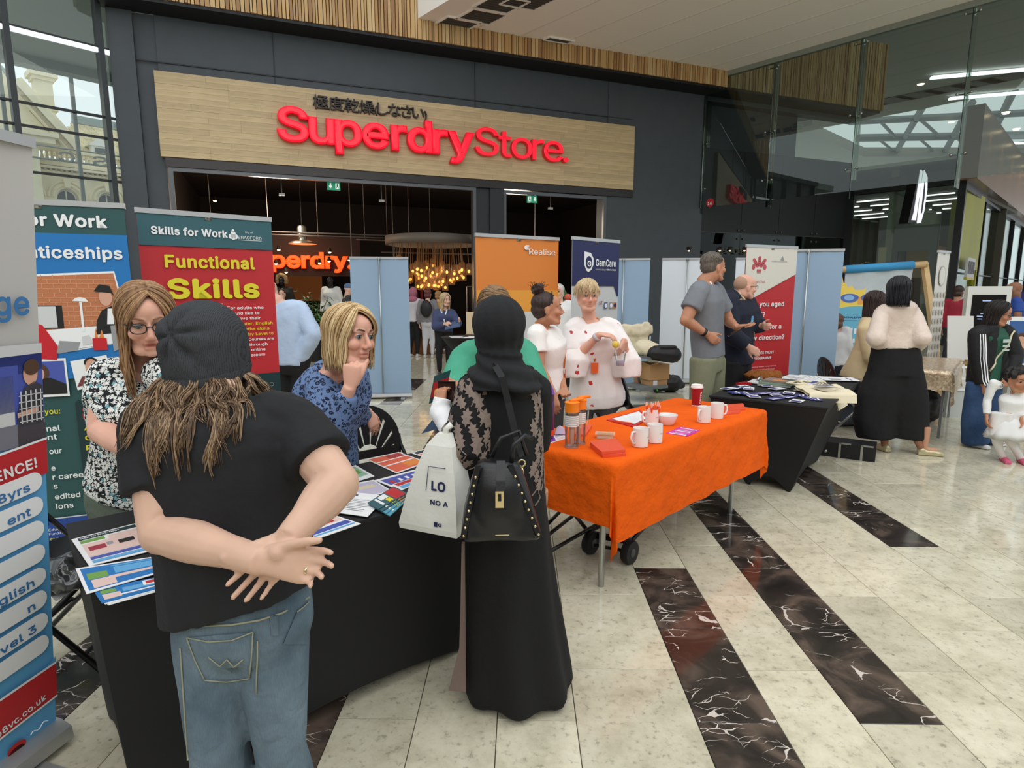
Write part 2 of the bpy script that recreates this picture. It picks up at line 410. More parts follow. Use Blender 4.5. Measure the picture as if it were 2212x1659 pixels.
letter_sign('Superdry',2.18,6.5,4.69,1.24,.03,'letter_sign','big bold red glowing word Superdry on the oak fascia','sign',M_RED,M_REDSIDE,tight=.01)
letter_sign('Store.',6.52,8.96,4.73,1.2,-.004,'letter_sign','thinner red glowing word Store with a full stop at the right on the oak fascia','sign',M_RED,M_REDSIDE,tight=.0)
letter_sign('極度乾燥(しなさい)',2.93,5.4,5.42,.30,.01,'letter_sign','small dark Japanese characters above the red Superdry letters','sign',mat('dark_letters',(46,38,36),.4),None,.06,-.1)
# exit signs & hanging lamps at the opening
def exit_sign(s,z,lab,arrow_left):
    t=thing('exit_sign',lab,'exit sign',(FP[0]+s*math.cos(FA),FP[1]+s*math.sin(FA),0),FA,'exit signs in the shop opening')
    part(MB().bx(-.14,.14,.2,.23,z-.09,z+.09),'panel',mat('exit_green',(40,150,112),.4,emit=.35),t)
    k=1 if arrow_left else -1; wm=mat('exit_white',(240,250,245),.4,emit=.5)
    a=MB(); ox=-.07*k
    a.prism([(ox-.015,.06),(ox+.015,.06),(ox+.015,0),(ox+.04,0),(ox,-.055),(ox-.04,0),(ox-.015,0)],(0,.2,z),(1,0,0),(0,0,1),(0,-.006,0)); part(a,'arrow',wm,t)
    d=MB(); ox=.075*k; d.prism([(ox-.04,-.06),(ox+.04,-.06),(ox+.04,.06),(ox-.04,.06)],(0,.2,z),(1,0,0),(0,0,1),(0,-.005,0)); part(d,'door_symbol',wm,t)
    p=MB(); p.ell((ox,.193,z+.04),.012,.004,.012); p.prism([(ox-.012,.025),(ox+.014,.025),(ox+.02,-.015),(ox+.035,-.05),(ox+.022,-.05),(ox,-.02),(ox-.02,-.05),(ox-.033,-.05),(ox-.014,-.01)],(0,.195,z),(1,0,0),(0,0,1),(0,-.004,0)); part(p,'running_figure',mat('exit_green2',(40,150,112),.4),t)
    part(MB().tube([(0,.215,z+.08),(0,.215,4.02)],.008,6),'hanger',M_ALU,t)
exit_sign(3.32,3.88,'green exit sign with white arrow hanging in the wide left shop opening',True)
exit_sign(8.17,3.86,'green exit sign hanging in the narrow right shop opening',False)
def FW(s,y,z): return V((FP[0]+s*math.cos(FA)-y*math.sin(FA),FP[1]+s*math.sin(FA)+y*math.cos(FA),z))
for (s,z,y,lab) in((2.22,3.68,.35,'small grey sensor on a thin rod left of the exit sign'),(4.4,3.66,.35,'small grey sensor on a thin rod right of the exit sign'),(8.75,3.7,.35,'small dark sensor on a rod in the narrow opening'),(3.9,2.35,2.3,'grey sensor on a long rod above the pendant lamp'),(5.0,2.45,2.3,'grey sensor on a long rod left of the round chandelier')):
    t=thing('ceiling_sensor',lab,'sensor',FW(s,y,z),FA,'rod mounted sensors')
    part(MB().tube([(0,0,0),(0,0,(4.6 if y>1 else 4.02)-z)],.012,6),'rod',mat('grey_rod',(96,92,90),.5),t)
    part(MB().bx(-.06,.06,-.03,.03,-.05,.0),'head',mat('grey_head',(180,176,170),.5),t)
# shop interior
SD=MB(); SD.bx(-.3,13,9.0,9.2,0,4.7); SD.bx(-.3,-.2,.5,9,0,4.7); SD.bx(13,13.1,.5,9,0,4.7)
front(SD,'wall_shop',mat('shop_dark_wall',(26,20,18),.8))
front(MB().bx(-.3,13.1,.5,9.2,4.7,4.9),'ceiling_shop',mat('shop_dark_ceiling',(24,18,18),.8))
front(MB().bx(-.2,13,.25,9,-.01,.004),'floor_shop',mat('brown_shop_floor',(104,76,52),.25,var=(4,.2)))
# hanging white ceiling box above the fascia
A_=V((-2.566,14.139,7.3)); cdr=V((.684,-.729,0)); udr=V((math.cos(FA),math.sin(FA),0))
B_=V((5.037,17.412,7.3)); fr=cdr
c=MB(); a0=A_-V((0,0,0)); 
def cq(mb,p0,p1,ln,z0,z1,m=0):
    p0=V(p0);p1=V(p1); q=[p0,p0+cdr*ln,p1+cdr*ln,p1]
    vs=[(p.x,p.y,z0) for p in q]+[(p.x,p.y,z1) for p in q]
    mb.add(vs,[(0,1,2,3),(7,6,5,4),(0,4,5,1),(1,5,6,2),(2,6,7,3),(3,7,4,0)],m)
cq(c,A_,B_,8.2,7.3,8.9); CEIL=struct(c,'ceiling',M_CEIL)
# panel joints and border of the ceiling underside
jm=mat('ceiling_joint',(226,222,214),.6); jn=MB(); dk=MB()
n_=7
for i in range(n_):
    p=A_.lerp(B_,(i+1.25)/(n_+.9))-cdr*(-.45); q=p+cdr*7.6; s=udr*.018
    jn.add([p-s,q-s,q+s,p+s,p-s+V((0,0,-.012)),q-s+V((0,0,-.012)),q+s+V((0,0,-.012)),p+s+V((0,0,-.012))],[(7,6,5,4)[::-1],(0,1,5,4),(1,2,6,5),(2,3,7,6),(3,0,4,7)])
p=A_+cdr*.42; q=B_+cdr*.42
jn.add([p,q,q+cdr*.03,p+cdr*.03,p+V((0,0,-.012)),q+V((0,0,-.012)),q+cdr*.03+V((0,0,-.012)),p+cdr*.03+V((0,0,-.012))],[(4,5,6,7),(0,4,5,1)[::-1],(3,2,6,7)])
part(jn,'panel_joint',jm,CEIL)
M_VENT=mat('vent_dark',(70,66,62),.7)
def vent(c0,ux,uy,a,b,lab,z=7.3):
    t=thing('ceiling_vent',lab,'vent',(c0.x,c0.y,z),0,'dark ceiling vents')
    ux=V(ux);uy=V(uy)
    part(MB().obox((0,0,-.008),ux*a/2,uy*b/2,V((0,0,.008))),'grille',M_VENT,t)
    s=MB(); k=max(4,int(a/.09))
    for i in range(k): s.obox(ux*(a*((i+.5)/k-.5))+V((0,0,-.02)),ux*.008,uy*b*.48,V((0,0,.006)))
    part(s,'louvre',mat('vent_louvre',(92,88,82),.6),t)
    e=MB()
    for sg in(-1,1): e.obox(ux*a/2*sg+V((0,0,-.018)),ux*.02,uy*b/2,V((0,0,.018))); e.obox(uy*b/2*sg+V((0,0,-.018)),ux*a/2,uy*.02,V((0,0,.018)))
    part(e,'rim',M_CEIL,t)
for i,(px,py) in enumerate(((985,50),(1040,34),(1082,7),(1142,0))):
    c0=fl(px,py,7.3); 
    vent(c0,cdr,udr,.62 if i<2 else .7,.75,('dark square vent nearest the left corner of the white ceiling box','second dark vent from the left corner of the ceiling box','third dark vent in the ceiling box, cut by the frame top','fourth dark vent at the top edge of the frame')[i])
vent(fl(1207,85,7.3),cdr,udr,.2,.62,'small narrow grey vent alone in the ceiling panels')
# ================================================================== left curtain wall
WP=(-7.883,12.114,0); WA=math.atan2(.745,.667)
wf=MB(); 
for s in(-.13,-1.52,-2.95,-4.4,-5.8): wf.bx(s-.045,s+.045,-.12,.12,0,7.2)
wf.bx(-6,.1,-.2,.2,7.1,7.3)
W1=struct(wf,'window_1',mat('dark_mullion',(56,60,62),.4,.3)); W1.location=WP; W1.rotation_euler=(0,0,WA)
for s in(-.63,-1.66,-2.1,-3.4): struct(MB().bx(s-.028,s+.028,.02,.1,0,5.5),'mullion',mat('grey_mullion',(104,108,108),.4,.3),W1)
for z in(6.1,4.85,4.46,3.67,2.6): struct(MB().bx(-6,.1,-.03,.03,z-.02,z+.02),'transom',mat('dark_transom',(44,46,48),.4,.3),W1)
struct(MB().bx(-6,.1,-.06,-.0,6.0,6.075),'light_strip',mat('lit_strip',(236,240,246),.5,emit=.9),W1)
sb=(-5.8,-4.4,-2.95,-1.52,-.13,.1); zb=(0,2.6,3.67,4.46,4.85,6.1,7.1)
for i in range(5):
    for j in range(6): struct(MB().bx(sb[i]+.045,sb[i+1]-.02,.0,.012,zb[j]+.02,zb[j+1]-.02),'pane',M_GLASS,W1)
# overhang outside the window
oh=struct(MB().bx(-9,3.5,.4,5.2,7.2,7.5),'ceiling_canopy',mat('canopy_grey_green',(176,184,172),.7)); oh.location=WP; oh.rotation_euler=(0,0,WA)
oh2=struct(MB().bx(-9,3.5,5.2,5.6,7.0,7.6),'trim_1',mat('canopy_edge',(150,160,150),.7)); oh2.location=WP; oh2.rotation_euler=(0,0,WA)
# ================================================================== stone building outside, frame parallel to the window wall
OB=V((-18.3,21.45,0)); 
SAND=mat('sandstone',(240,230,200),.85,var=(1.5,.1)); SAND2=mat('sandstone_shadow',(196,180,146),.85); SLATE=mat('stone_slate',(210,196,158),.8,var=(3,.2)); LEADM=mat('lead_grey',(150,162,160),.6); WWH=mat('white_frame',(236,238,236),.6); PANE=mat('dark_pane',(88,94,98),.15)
bd=thing('stone_building','pale sandstone Victorian building with arched windows seen through the left window wall','building',OB,WA)
w=MB(); 
# wall with arched openings built as columns of quads
def arch_wall(mb,x0,x1,z0,z1,cs,r,zs):
    xs=[x0]
    for c in cs: xs+= [c-r,c+r]
    xs.append(x1)
    for i in range(0,len(xs),2): mb.bx(xs[i],xs[i+1],0,.5,z0,z1)
    for c in cs:
        n=10; 
        for i in range(n):
            a0,a1=PI-PI*i/n,PI-PI*(i+1)/n; xa,xb=c+r*math.cos(a0),c+r*math.cos(a1); za,zb_=zs+r*math.sin(a0),zs+r*math.sin(a1)
            mb.add([(xa,0,za),(xb,0,zb_),(xb,0,z1),(xa,0,z1),(xa,.4,za),(xb,.4,zb_),(xb,.4,z1),(xa,.4,z1)],[(0,1,2,3),(0,4,5,1)])
CS=(-.6,.7,2.0,3.3,4.6)
arch_wall(w,-2.5,6.5,2.0,6.0,CS,.34,5.0); part(w,'wall',SAND,bd)
for c in CS:
    g=MB().bx(c-.36,c+.36,.3,.34,2.0,5.4); o=part(g,'window',PANE,bd)
    f=MB(); f.tube([(c+.31*math.cos(math.radians(a)),.28,5+.31*math.sin(math.radians(a))) for a in range(0,181,15)],.035,6); f.bx(c-.35,c+.35,.25,.31,4.86,4.96); f.bx(c-.02,c+.02,.25,.31,2,5.3); part(f,'frame',WWH,o)
    a=MB(); 
    for rr,t_,dz in((.46,.05,.06),(.6,.04,.1)):
        a.tube([(c+rr*math.cos(math.radians(q)),-.02,5+rr*math.sin(math.radians(q))) for q in range(0,181,12)],t_,6)
    a.prism([(-.08,0),(.08,0),(.12,.3),(-.12,.3)],(c,0,5.36),(1,0,0),(0,0,1),(0,-.14,0)); part(a,'arch_moulding',SAND,bd)
k=MB()
for z,d,h in((5.86,.16,.06),(5.98,.3,.08),(6.1,.22,.08)): k.bx(-2.5,6.5,-d,.5,z,z+h)
part(k,'cornice',SAND,bd)
k=MB(); x=-2.5
while x<6.5: k.bx(x,x+.07,-.2,0,5.9,5.99); x+=.16
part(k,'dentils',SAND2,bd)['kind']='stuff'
k=MB(); k.bx(-2.5,6.5,-.1,.1,6.2,6.28); k.bx(-2.5,6.5,-.12,.12,6.62,6.72)
x=-2.4
while x<6.5: k.lathe([(.03,6.28),(.06,6.36),(.035,6.5),(.05,6.62)],(x,0,0),8); x+=.15
o=part(k,'balustrade',SAND,bd); o['kind']='stuff'
rf=MB(); rf.add([(1.55,.3,6.5),(6.5,.3,6.5),(6.5,2.6,8.35),(3.0,2.6,8.35),(1.55,3.5,6.5)],[(0,1,2,3),(0,3,4)])
rfo=part(rf,'roof',SLATE,bd)
sl=MB()
for i in range(18):
    z=6.5+1.85*i/18; y=.3+2.3*i/18; x0=1.55+1.45*i/18
    x=x0+(i%2)*.12
    while x<6.4: sl.obox((x+.12,y+.05,z+.06),(.115,0,0),(0,.06,.05),(0,-.012,.014)); x+=.24
o=part(sl,'slates',SLATE,bd); o['kind']='stuff'
rd=MB(); rd.bx(2.95,6.5,2.45,2.75,8.3,8.42); rd.bx(2.95,6.5,2.5,2.7,8.42,8.62); part(rd,'ridge_cresting',LEADM,bd)
rd=MB().lathe([(.05,8.4),(.1,8.7),(.04,8.8),(.02,9.4)],(3.02,2.6,0),8); part(rd,'finial',LEADM,bd)
dm=MB(); dm.bx(3.05,3.6,.55,1.6,6.62,7.15); dm.prism([(-.4,0),(.4,0),(0,.32)],(3.33,.5,7.15),(1,0,0),(0,0,1),(0,1.2,0)); do=part(dm,'dormer',WWH,bd)
part(MB().bx(3.15,3.5,.52,.56,6.7,7.08),'dormer_pane',PANE,do)
# left wing with gable and chimney (nearer)
wg=bd
g=MB(); g.prism([(-4,0),(1.05,0),(1.05,6.5),(1.7,6.66),(.95,7.6),(.45,8.5),(.1,9.2),(-4,9.4)],(0,-1.2,0),(1,0,0),(0,0,1),(0,1.0,0)); part(g,'gable_wall',SAND,wg)
g=MB()
p0,p1=V((2.1,0,6.62)),V((.6,0,8.5)); d=(p1-p0).normalized(); nn=V((d.z*-1,0,d.x))*-1
for off,t_,y in((.0,.10,-1.55),(.2,.07,-1.45),(-.18,.06,-1.35)):
    g.obox((p0+p1)/2+V((0,(y-.2)/2,0))+nn*off*-1,d*(p1-p0).length/2,V((0,(-.2-y)/2,0)),nn*t_)
part(g,'raking_cornice',SAND,wg)
g=MB()
for i in range(14):
    q=p0.lerp(p1,i/14)+nn*.02; g.obox(q+V((-.12,-1.35,-.16)),d*.08,V((0,.12,0)),nn*.06)
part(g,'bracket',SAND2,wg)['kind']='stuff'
part(MB().bx(-4,1.5,-1.5,-1.2,6.6,6.8).bx(-4,1.6,-1.6,-1.2,6.8,6.95),'cornice',SAND,wg)
part(MB().bx(-.4,.5,-1.26,-1.18,5.2,6.3),'window',PANE,wg)
c=MB(); c.bx(1.35,1.86,-.2,.4,7.2,9.0); c.bx(1.28,1.93,-.27,.47,9.0,9.12); c.bx(1.2,2.02,-.35,.55,9.12,9.3); c.bx(1.3,1.95,-.25,.45,8.0,8.06); part(c,'chimney',SAND,wg)
part(MB().tube([(.0,-.5,9.4),(.45,-.5,8.9),(.85,-.5,8.2),(1.2,-.5,7.5)],.14,8),'lead_hip',LEADM,wg)
# metal letters outside on two rails, seen from behind
ls=thing('rooftop_letter_sign','grey metal letters between two rails outside the window, seen from behind','sign',OB+V((.745,-.667,0))*2.2,WA)
gm=mat('letter_grey',(122,128,124),.5); 
k=MB(); k.tube([(-3,0,5.95),(4.4,0,5.95)],.035,6); k.tube([(-3,0,6.36),(4.4,0,6.36)],.025,6); part(k,'rail',gm,ls)
for ch,x in(('C',1.62),('S',2.6)):
    me=textmesh(ch,.46,.62,.01,.03,'CENTER',6); me.transform(Matrix.Translation((x,-.05,5.93))@Matrix.Rotation(PI/2,4,'X')@Matrix.Diagonal((-1,1,1,1)).to_4x4() if False else Matrix.Translation((x,-.05,5.93))@Matrix.Diagonal((-1,1,1,1))@Matrix.Rotation(PI/2,4,'X')); obj('letter',me,gm,ls)
gr=struct(MB().bx(-60,-16,-30,70,-.4,-.2),'ground_outside',mat('paving_outside',(150,148,140),.9))
# ================================================================== hanging glass screen (right)
GP=(5.037,17.412,0); GA=math.radians(-46.7766)
gs=MB(); gs.bx(-.6,10,-.03,.09,7.18,7.34); W2=struct(gs,'window_2',mat('screen_channel',(150,156,146),.45,.3)); W2.location=GP; W2.rotation_euler=(0,0,GA)
gb=(-.55,.0,1.87,3.86,5.89,7.9,9.9)
fin=MB()
for i in range(len(gb)-1):
    struct(MB().bx(gb[i]+.008,gb[i+1]-.008,-.01,.01,3.86,7.2),'pane',M_GREENGLASS,W2)
for s in gb[1:-1]:
    struct(MB().bx(s-.012,s+.012,.02,.34,3.7,7.2),'glass_fin',M_GREENGLASS,W2)
    struct(MB().bx(s-.006,s+.006,-.008,.008,3.86,7.2),'pane_joint',mat('joint_seal',(30,34,32),.5),W2)
    for z in(7.08,5.55,4.36):
        k=MB()
        for dx in(-.12,.12):
            k.ell((s+dx,-.03,z),.03,.025,.03,nu=10,nv=6)
            k.tube([(s+dx,.02,z),(s,.08,z)],.012,6)
        k.tube([(s,.05,z),(s,.14,z)],.03,8); struct(k,'spider_fitting',M_STEEL,W2,40)
st=thing('number_disc','small round red disc reading 14 stuck on the hanging glass screen','sign',(GP[0]+.3*math.cos(GA),GP[1]+.3*math.sin(GA),3.97),GA)
k=MB().lathe([(.12,0),(.12,.012)],(0,0,0),24,R=Matrix.Rotation(PI/2,3,'X')); part(k,'disc',mat('disc_red',(190,40,48),.4),st)
text(st,'14',0,-.06,mat('white_vinyl',(240,238,234),.5),.13,.16,.03,y=-.03,align='CENTER')
# dark glazed wall continuing right of the sign
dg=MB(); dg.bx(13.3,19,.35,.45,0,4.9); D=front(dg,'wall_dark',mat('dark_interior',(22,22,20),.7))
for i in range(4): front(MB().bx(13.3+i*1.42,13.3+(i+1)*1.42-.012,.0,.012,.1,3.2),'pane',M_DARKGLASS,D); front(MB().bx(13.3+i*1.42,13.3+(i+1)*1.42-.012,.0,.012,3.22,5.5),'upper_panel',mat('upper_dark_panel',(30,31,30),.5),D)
k=MB()
for i in range(1,4):
    s=13.3+i*1.42
    for z in(3.3,3.06):
        for dx in(-.1,.1): k.ell((s+dx,-.03,z),.03,.02,.03,nu=8,nv=6)
        k.tube([(s-.1,.03,z),(s+.1,.03,z)],.012,6)
front(k,'patch_fitting',mat('fitting_grey',(110,112,108),.4,.6),D)
front(MB().bx(13.3,19,-.02,.02,3.2,3.22),'glass_rail',mat('rail_grey',(70,72,70),.4),D)
rv=thing('reflected_lettering','faint mirrored bronze letters on the dark glass wall','sign',FW(13.9,-.03,0),FA); gold=mat('dim_reflection',(82,74,50),.5)  # reversed reflection in the glass, drawn as dim lettering
me=textmesh('BOSS',1.0,.3,.0,.01,'LEFT'); me.transform(Matrix.Translation((1.0,-.02,2.62))@Matrix.Diagonal((-1,1,1,1))@Matrix.Rotation(PI/2,4,'X')); obj('lettering',me,gold,rv)
for i,(px,py) in enumerate(((1488,541),(1555,541),(1577,541),(1608,541),(1637,543))):
    p=at(px,py,16.6+.1*i); t=thing('downlight',('first','second','third','fourth','last')[i]+' from the left of the small warm lamps low on the dark glass wall','lamp',p,0,'small lamps on the dark glass')
    part(MB().lathe([(.05,.0),(.07,.09),(.03,.1)],n=10),'housing',M_BLACK,t); part(MB().ell((0,0,0),.032,.032,.03,nu=8,nv=6),'bulb',mat('warm_bulb',(255,214,150),.4,emit=3),t)
# ================================================================== sports shop beyond (right)
JP=(10.24,19.58,0); JA=math.atan2(-.729,.684); CP=(12.28,17.41,0); CA=math.atan2(.715,.699)
def fr2(mb,name,m,par=None,P=JP,A=JA,smooth=None):
    o=struct(mb,name,m,par,smooth)
    if not par: o.location=P; o.rotation_euler=(0,0,A)
    return o
teal=fr2(MB().bx(-.75,-.1,-.05,.3,0,4.5),'wall_teal',mat('teal_column',(42,66,64),.4))
lime=mat('lime_panel',(176,172,40),.5,var=(.8,.12))
jb=MB(); jb.bx(-.1,.2,.0,.1,0,4.5); jb.bx(-.2,3,-.05,.15,4.5,4.9)
J=fr2(jb,'wall_sports_shop',mat('post_black',(18,18,18),.4))
fr2(MB().bx(2.9,3.02,-.05,.1,0,4.5),'post',MATS['post_black'],J)
fr2(MB().bx(.2,2.9,.03,.042,0,4.5),'pane',glass_mat('shop_glass',(.82,.86,.82,1),.5),J)
fr2(MB().bx(.9,1.12,.4,.46,0,2.9),'timber_edge',mat('pale_timber',(206,190,150),.6),J)
fr2(MB().bx(1.12,2.4,.5,.6,2.75,3.5).bx(1.12,1.4,.5,.6,0,2.75).bx(2.2,2.4,.5,.6,0,2.75),'inner_portal',mat('portal_grey',(108,106,102),.6),J)
fr2(MB().bx(1.4,2.2,1.4,1.5,0,2.9),'mustard_wall',mat('mustard',(150,116,20),.6,emit=.05),J)
fr2(MB().bx(2.1,2.95,3.0,3.1,0,4.45).bx(2.85,2.95,.2,3.0,2.2,4.45),'lime_wall',lime,J)
fr2(MB().bx(-3,2.9,7.0,7.1,0,4.5),'wall_inside',mat('inside_grey',(92,88,76),.7),J)
fr2(MB().bx(-3,2.9,.1,9,4.45,4.55),'ceiling_inside',mat('inside_ceiling',(96,92,76),.7),J)
for i in range(5):
    for j in range(4): fr2(MB().bx(-2.9+j*1.45,-1.75+j*1.45,.6+i*1.3+.12*j,.635+i*1.3+.12*j,4.38,4.42),'strip_lamp',mat('strip_white',(250,250,255),.5,emit=1.5),J)
# projecting sign JD
q=at(1986,420,15.6); js=thing('projecting_sign','black hanging box sign with slanted white JD letters','sign',(q.x,q.y,0),math.radians(25))
part(MB().obox((-.12,.12,3.85),(.09,0,0),(0,.12,0),(.12,0,.62)),'box',M_BLACK,js)
wl=mat('sign_white',(240,240,250),.5,emit=.75)
k=MB(); k.prism([(-.16,-.55),(-.02,-.55),(.05,.62),(-.02,.66),(-.06,.1),(-.1,-.35)],(-.1,-.03,3.85),(1,0,0),(0,0,1),(0,-.03,0)); part(k,'letter_j',wl,js)
k=MB(); D1=[(.06,-.62),(.18,-.6),(.27,-.3),(.3,.2),(.26,.5),(.12,.66),(.08,.3)]
k.prism(D1,(-.1,-.03,3.85),(1,0,0),(0,0,1),(0,-.03,0)); ld=part(k,'letter_d',wl,js); part(MB().prism([(.13,-.4),(.18,-.36),(.21,0),(.2,.3),(.15,.4)],(-.1,-.062,3.85),(1,0,0),(0,0,1),(0,-.004,0)),'letter_hole',M_BLACK,ld)
# glazing receding to the right, bronze fascia above
gl=MB()
for i in range(7): gl.bx(i*3.7-.06,i*3.7+.06,-.08,.1,0,4.55)
gl.bx(0,26,-.08,.1,4.35,4.55); gl.bx(0,26,-.05,.05,2.05,2.09)
G=fr2(gl,'window_3',MATS['post_black'],None,CP,CA)
for i in range(6): fr2(MB().bx(i*3.7+.06,(i+1)*3.7-.06,.0,.012,.05,4.35),'pane',glass_mat('window_glass',(.8,.86,.83,1),.55) if 'wg' not in globals() or i==0 else G.children[-1].data.materials[0],G)
fa=fr2(MB().bx(-.4,30,-.35,.1,4.55,6.45),'trim_2',mat('bronze_fascia',(128,92,62),.32,.55),None,CP,CA)

for i in range(9):
    s=1.0+i*2.4; k=MB().lathe([(.07,6.4),(.1,6.445)],(s,-.62,0),12); o=fr2(k,'downlight_ring',mat('downlight_lit',(255,226,180),.5,emit=5),fa)
    dl=bpy.data.lights.new('fascia_spot','SPOT'); dl.energy=60; dl.color=(1,.72,.42); dl.spot_size=math.radians(50); dl.spot_blend=.6; dl.shadow_soft_size=.04
    lo=bpy.data.objects.new('fascia_spot',dl); COL.objects.link(lo); lo.location=(CP[0]+s*math.cos(CA)+.5*math.sin(CA),CP[1]+s*math.sin(CA)-.5*math.cos(CA),6.35); lo.rotation_euler=(0,0,0)
# inside the far shop: pale shelves, orange panels
fr2(MB().bx(.5,26,1.7,1.9,0,5.2),'wall_far_inside',mat('far_inside',(150,150,132),.8,var=(.6,.25)),None,CP,CA)
fr2(MB().bx(2.0,9.5,1.5,1.6,2.4,3.2),'wall_orange_panel',mat('orange_panel',(196,124,52),.6),None,CP,CA)
fr2(MB().bx(0,26,.1,6,5.2,5.3),'ceiling_far_shop',mat('far_shop_ceiling',(190,192,184),.7),None,CP,CA)
# mirrored ceiling, vents and rooflight, modelled behind the screen in place of its reflections
uc=MB(); zc=9.2
def up(px,py,z=zc): return fl(px,py,z)
hole=[up(1740,283),up(2010,232),up(2212,190),up(2330,190),up(2330,330),up(2212,325),up(2100,338),up(1865,338)]
outer=[V((5,17.7,zc)),V((11,11.5,zc)),V((30,11,zc)),V((40,30,zc)),V((40,60,zc)),V((20,60,zc)),V((5,40,zc))]
outer=[V((5.2,19.5,zc)),V((8,13.2,zc)),V((14,8.5,zc)),V((32,9,zc)),V((60,60,zc)),V((42,70,zc)),V((28,70,zc)),V((9,45,zc))]
n=8
for i in range(n): uc.add([hole[i],hole[(i+1)%n],outer[(i+1)%n],outer[i]],[(0,1,2,3)])
for i in range(n):
    a,b_=hole[i],hole[(i+1)%n]; uc.add([a,b_,b_+V((0,0,.5)),a+V((0,0,.5))],[(0,1,2,3)])
UC=struct(uc,'ceiling_reflection',mat('reflected_ceiling',(150,148,138),.8))
tr=MB()
for (a,b_,r) in(((1835,263),(2330,238),.16),((1855,298),(2330,290),.2),((1760,282),(1880,338),.18),((1930,338),(1992,234),.16),((2035,338),(2100,222),.16),((2120,337),(2190,196),.16),((1895,298),(1945,338),.07),((1985,298),(2030,338),.07),((2065,296),(2110,338),.07),((1900,260),(1935,297),.08),((1985,255),(2030,295),.08)):
    p,q=up(*a,zc+.35),up(*b_,zc+.35); tr.tube([p,q],r,6)
struct(tr,'reflected_rooflight_truss',mat('truss_grey',(120,124,122),.6),UC)
for i in range(11):
    px=1555+i*62; py=296-(px-1555)*.197
    c0=up(px,py-6,zc-.01); k=MB().obox(c0,cdr*.62,udr*.5,V((0,0,.012))); struct(k,'vent',M_VENT,UC)  # vent row built as the reflection of the ceiling vents in the glass
for (a,b_) in(((2012,168),(2330,140)),((2052,213),(2330,190)),((2100,312),(2330,306))):
    p,q=up(*a,zc-.12),up(*b_,zc-.12); struct(MB().obox((p+q)/2,(q-p)/2,V((0,.09,0)),V((0,0,.04))),'linear_lamp',mat('linear_lamp_lit',(236,240,255),.5,emit=3.2),UC)
for (px,py) in((1989,183),(2055,265),(2095,312),(2150,410),(2205,425)):
    z=zc-.02 if py<330 else 6.44; c0=up(px,py,z); struct(MB().lathe([(.11,0),(.13,.03)],c0,12),'downlight_ring',mat('downlight_lit',(255,226,180),.5,emit=5),UC)
p1,p2=fl(2070,345,6.6),fl(2330,318,6.6); k=MB().add([p1,p2,p2+V((30,30,0)),p1+V((30,30.6,0)),p1+V((0,0,.2)),p2+V((0,0,.2))],[(0,1,2,3),(0,4,5,1)]); struct(k,'ceiling_side',mat('far_ceiling',(176,172,164),.7))
# wall far behind the camera closes the hall
struct(MB().bx(-14,24,-9.2,-9,-.1,6.5),'wall_back',mat('back_wall',(206,200,190),.8))
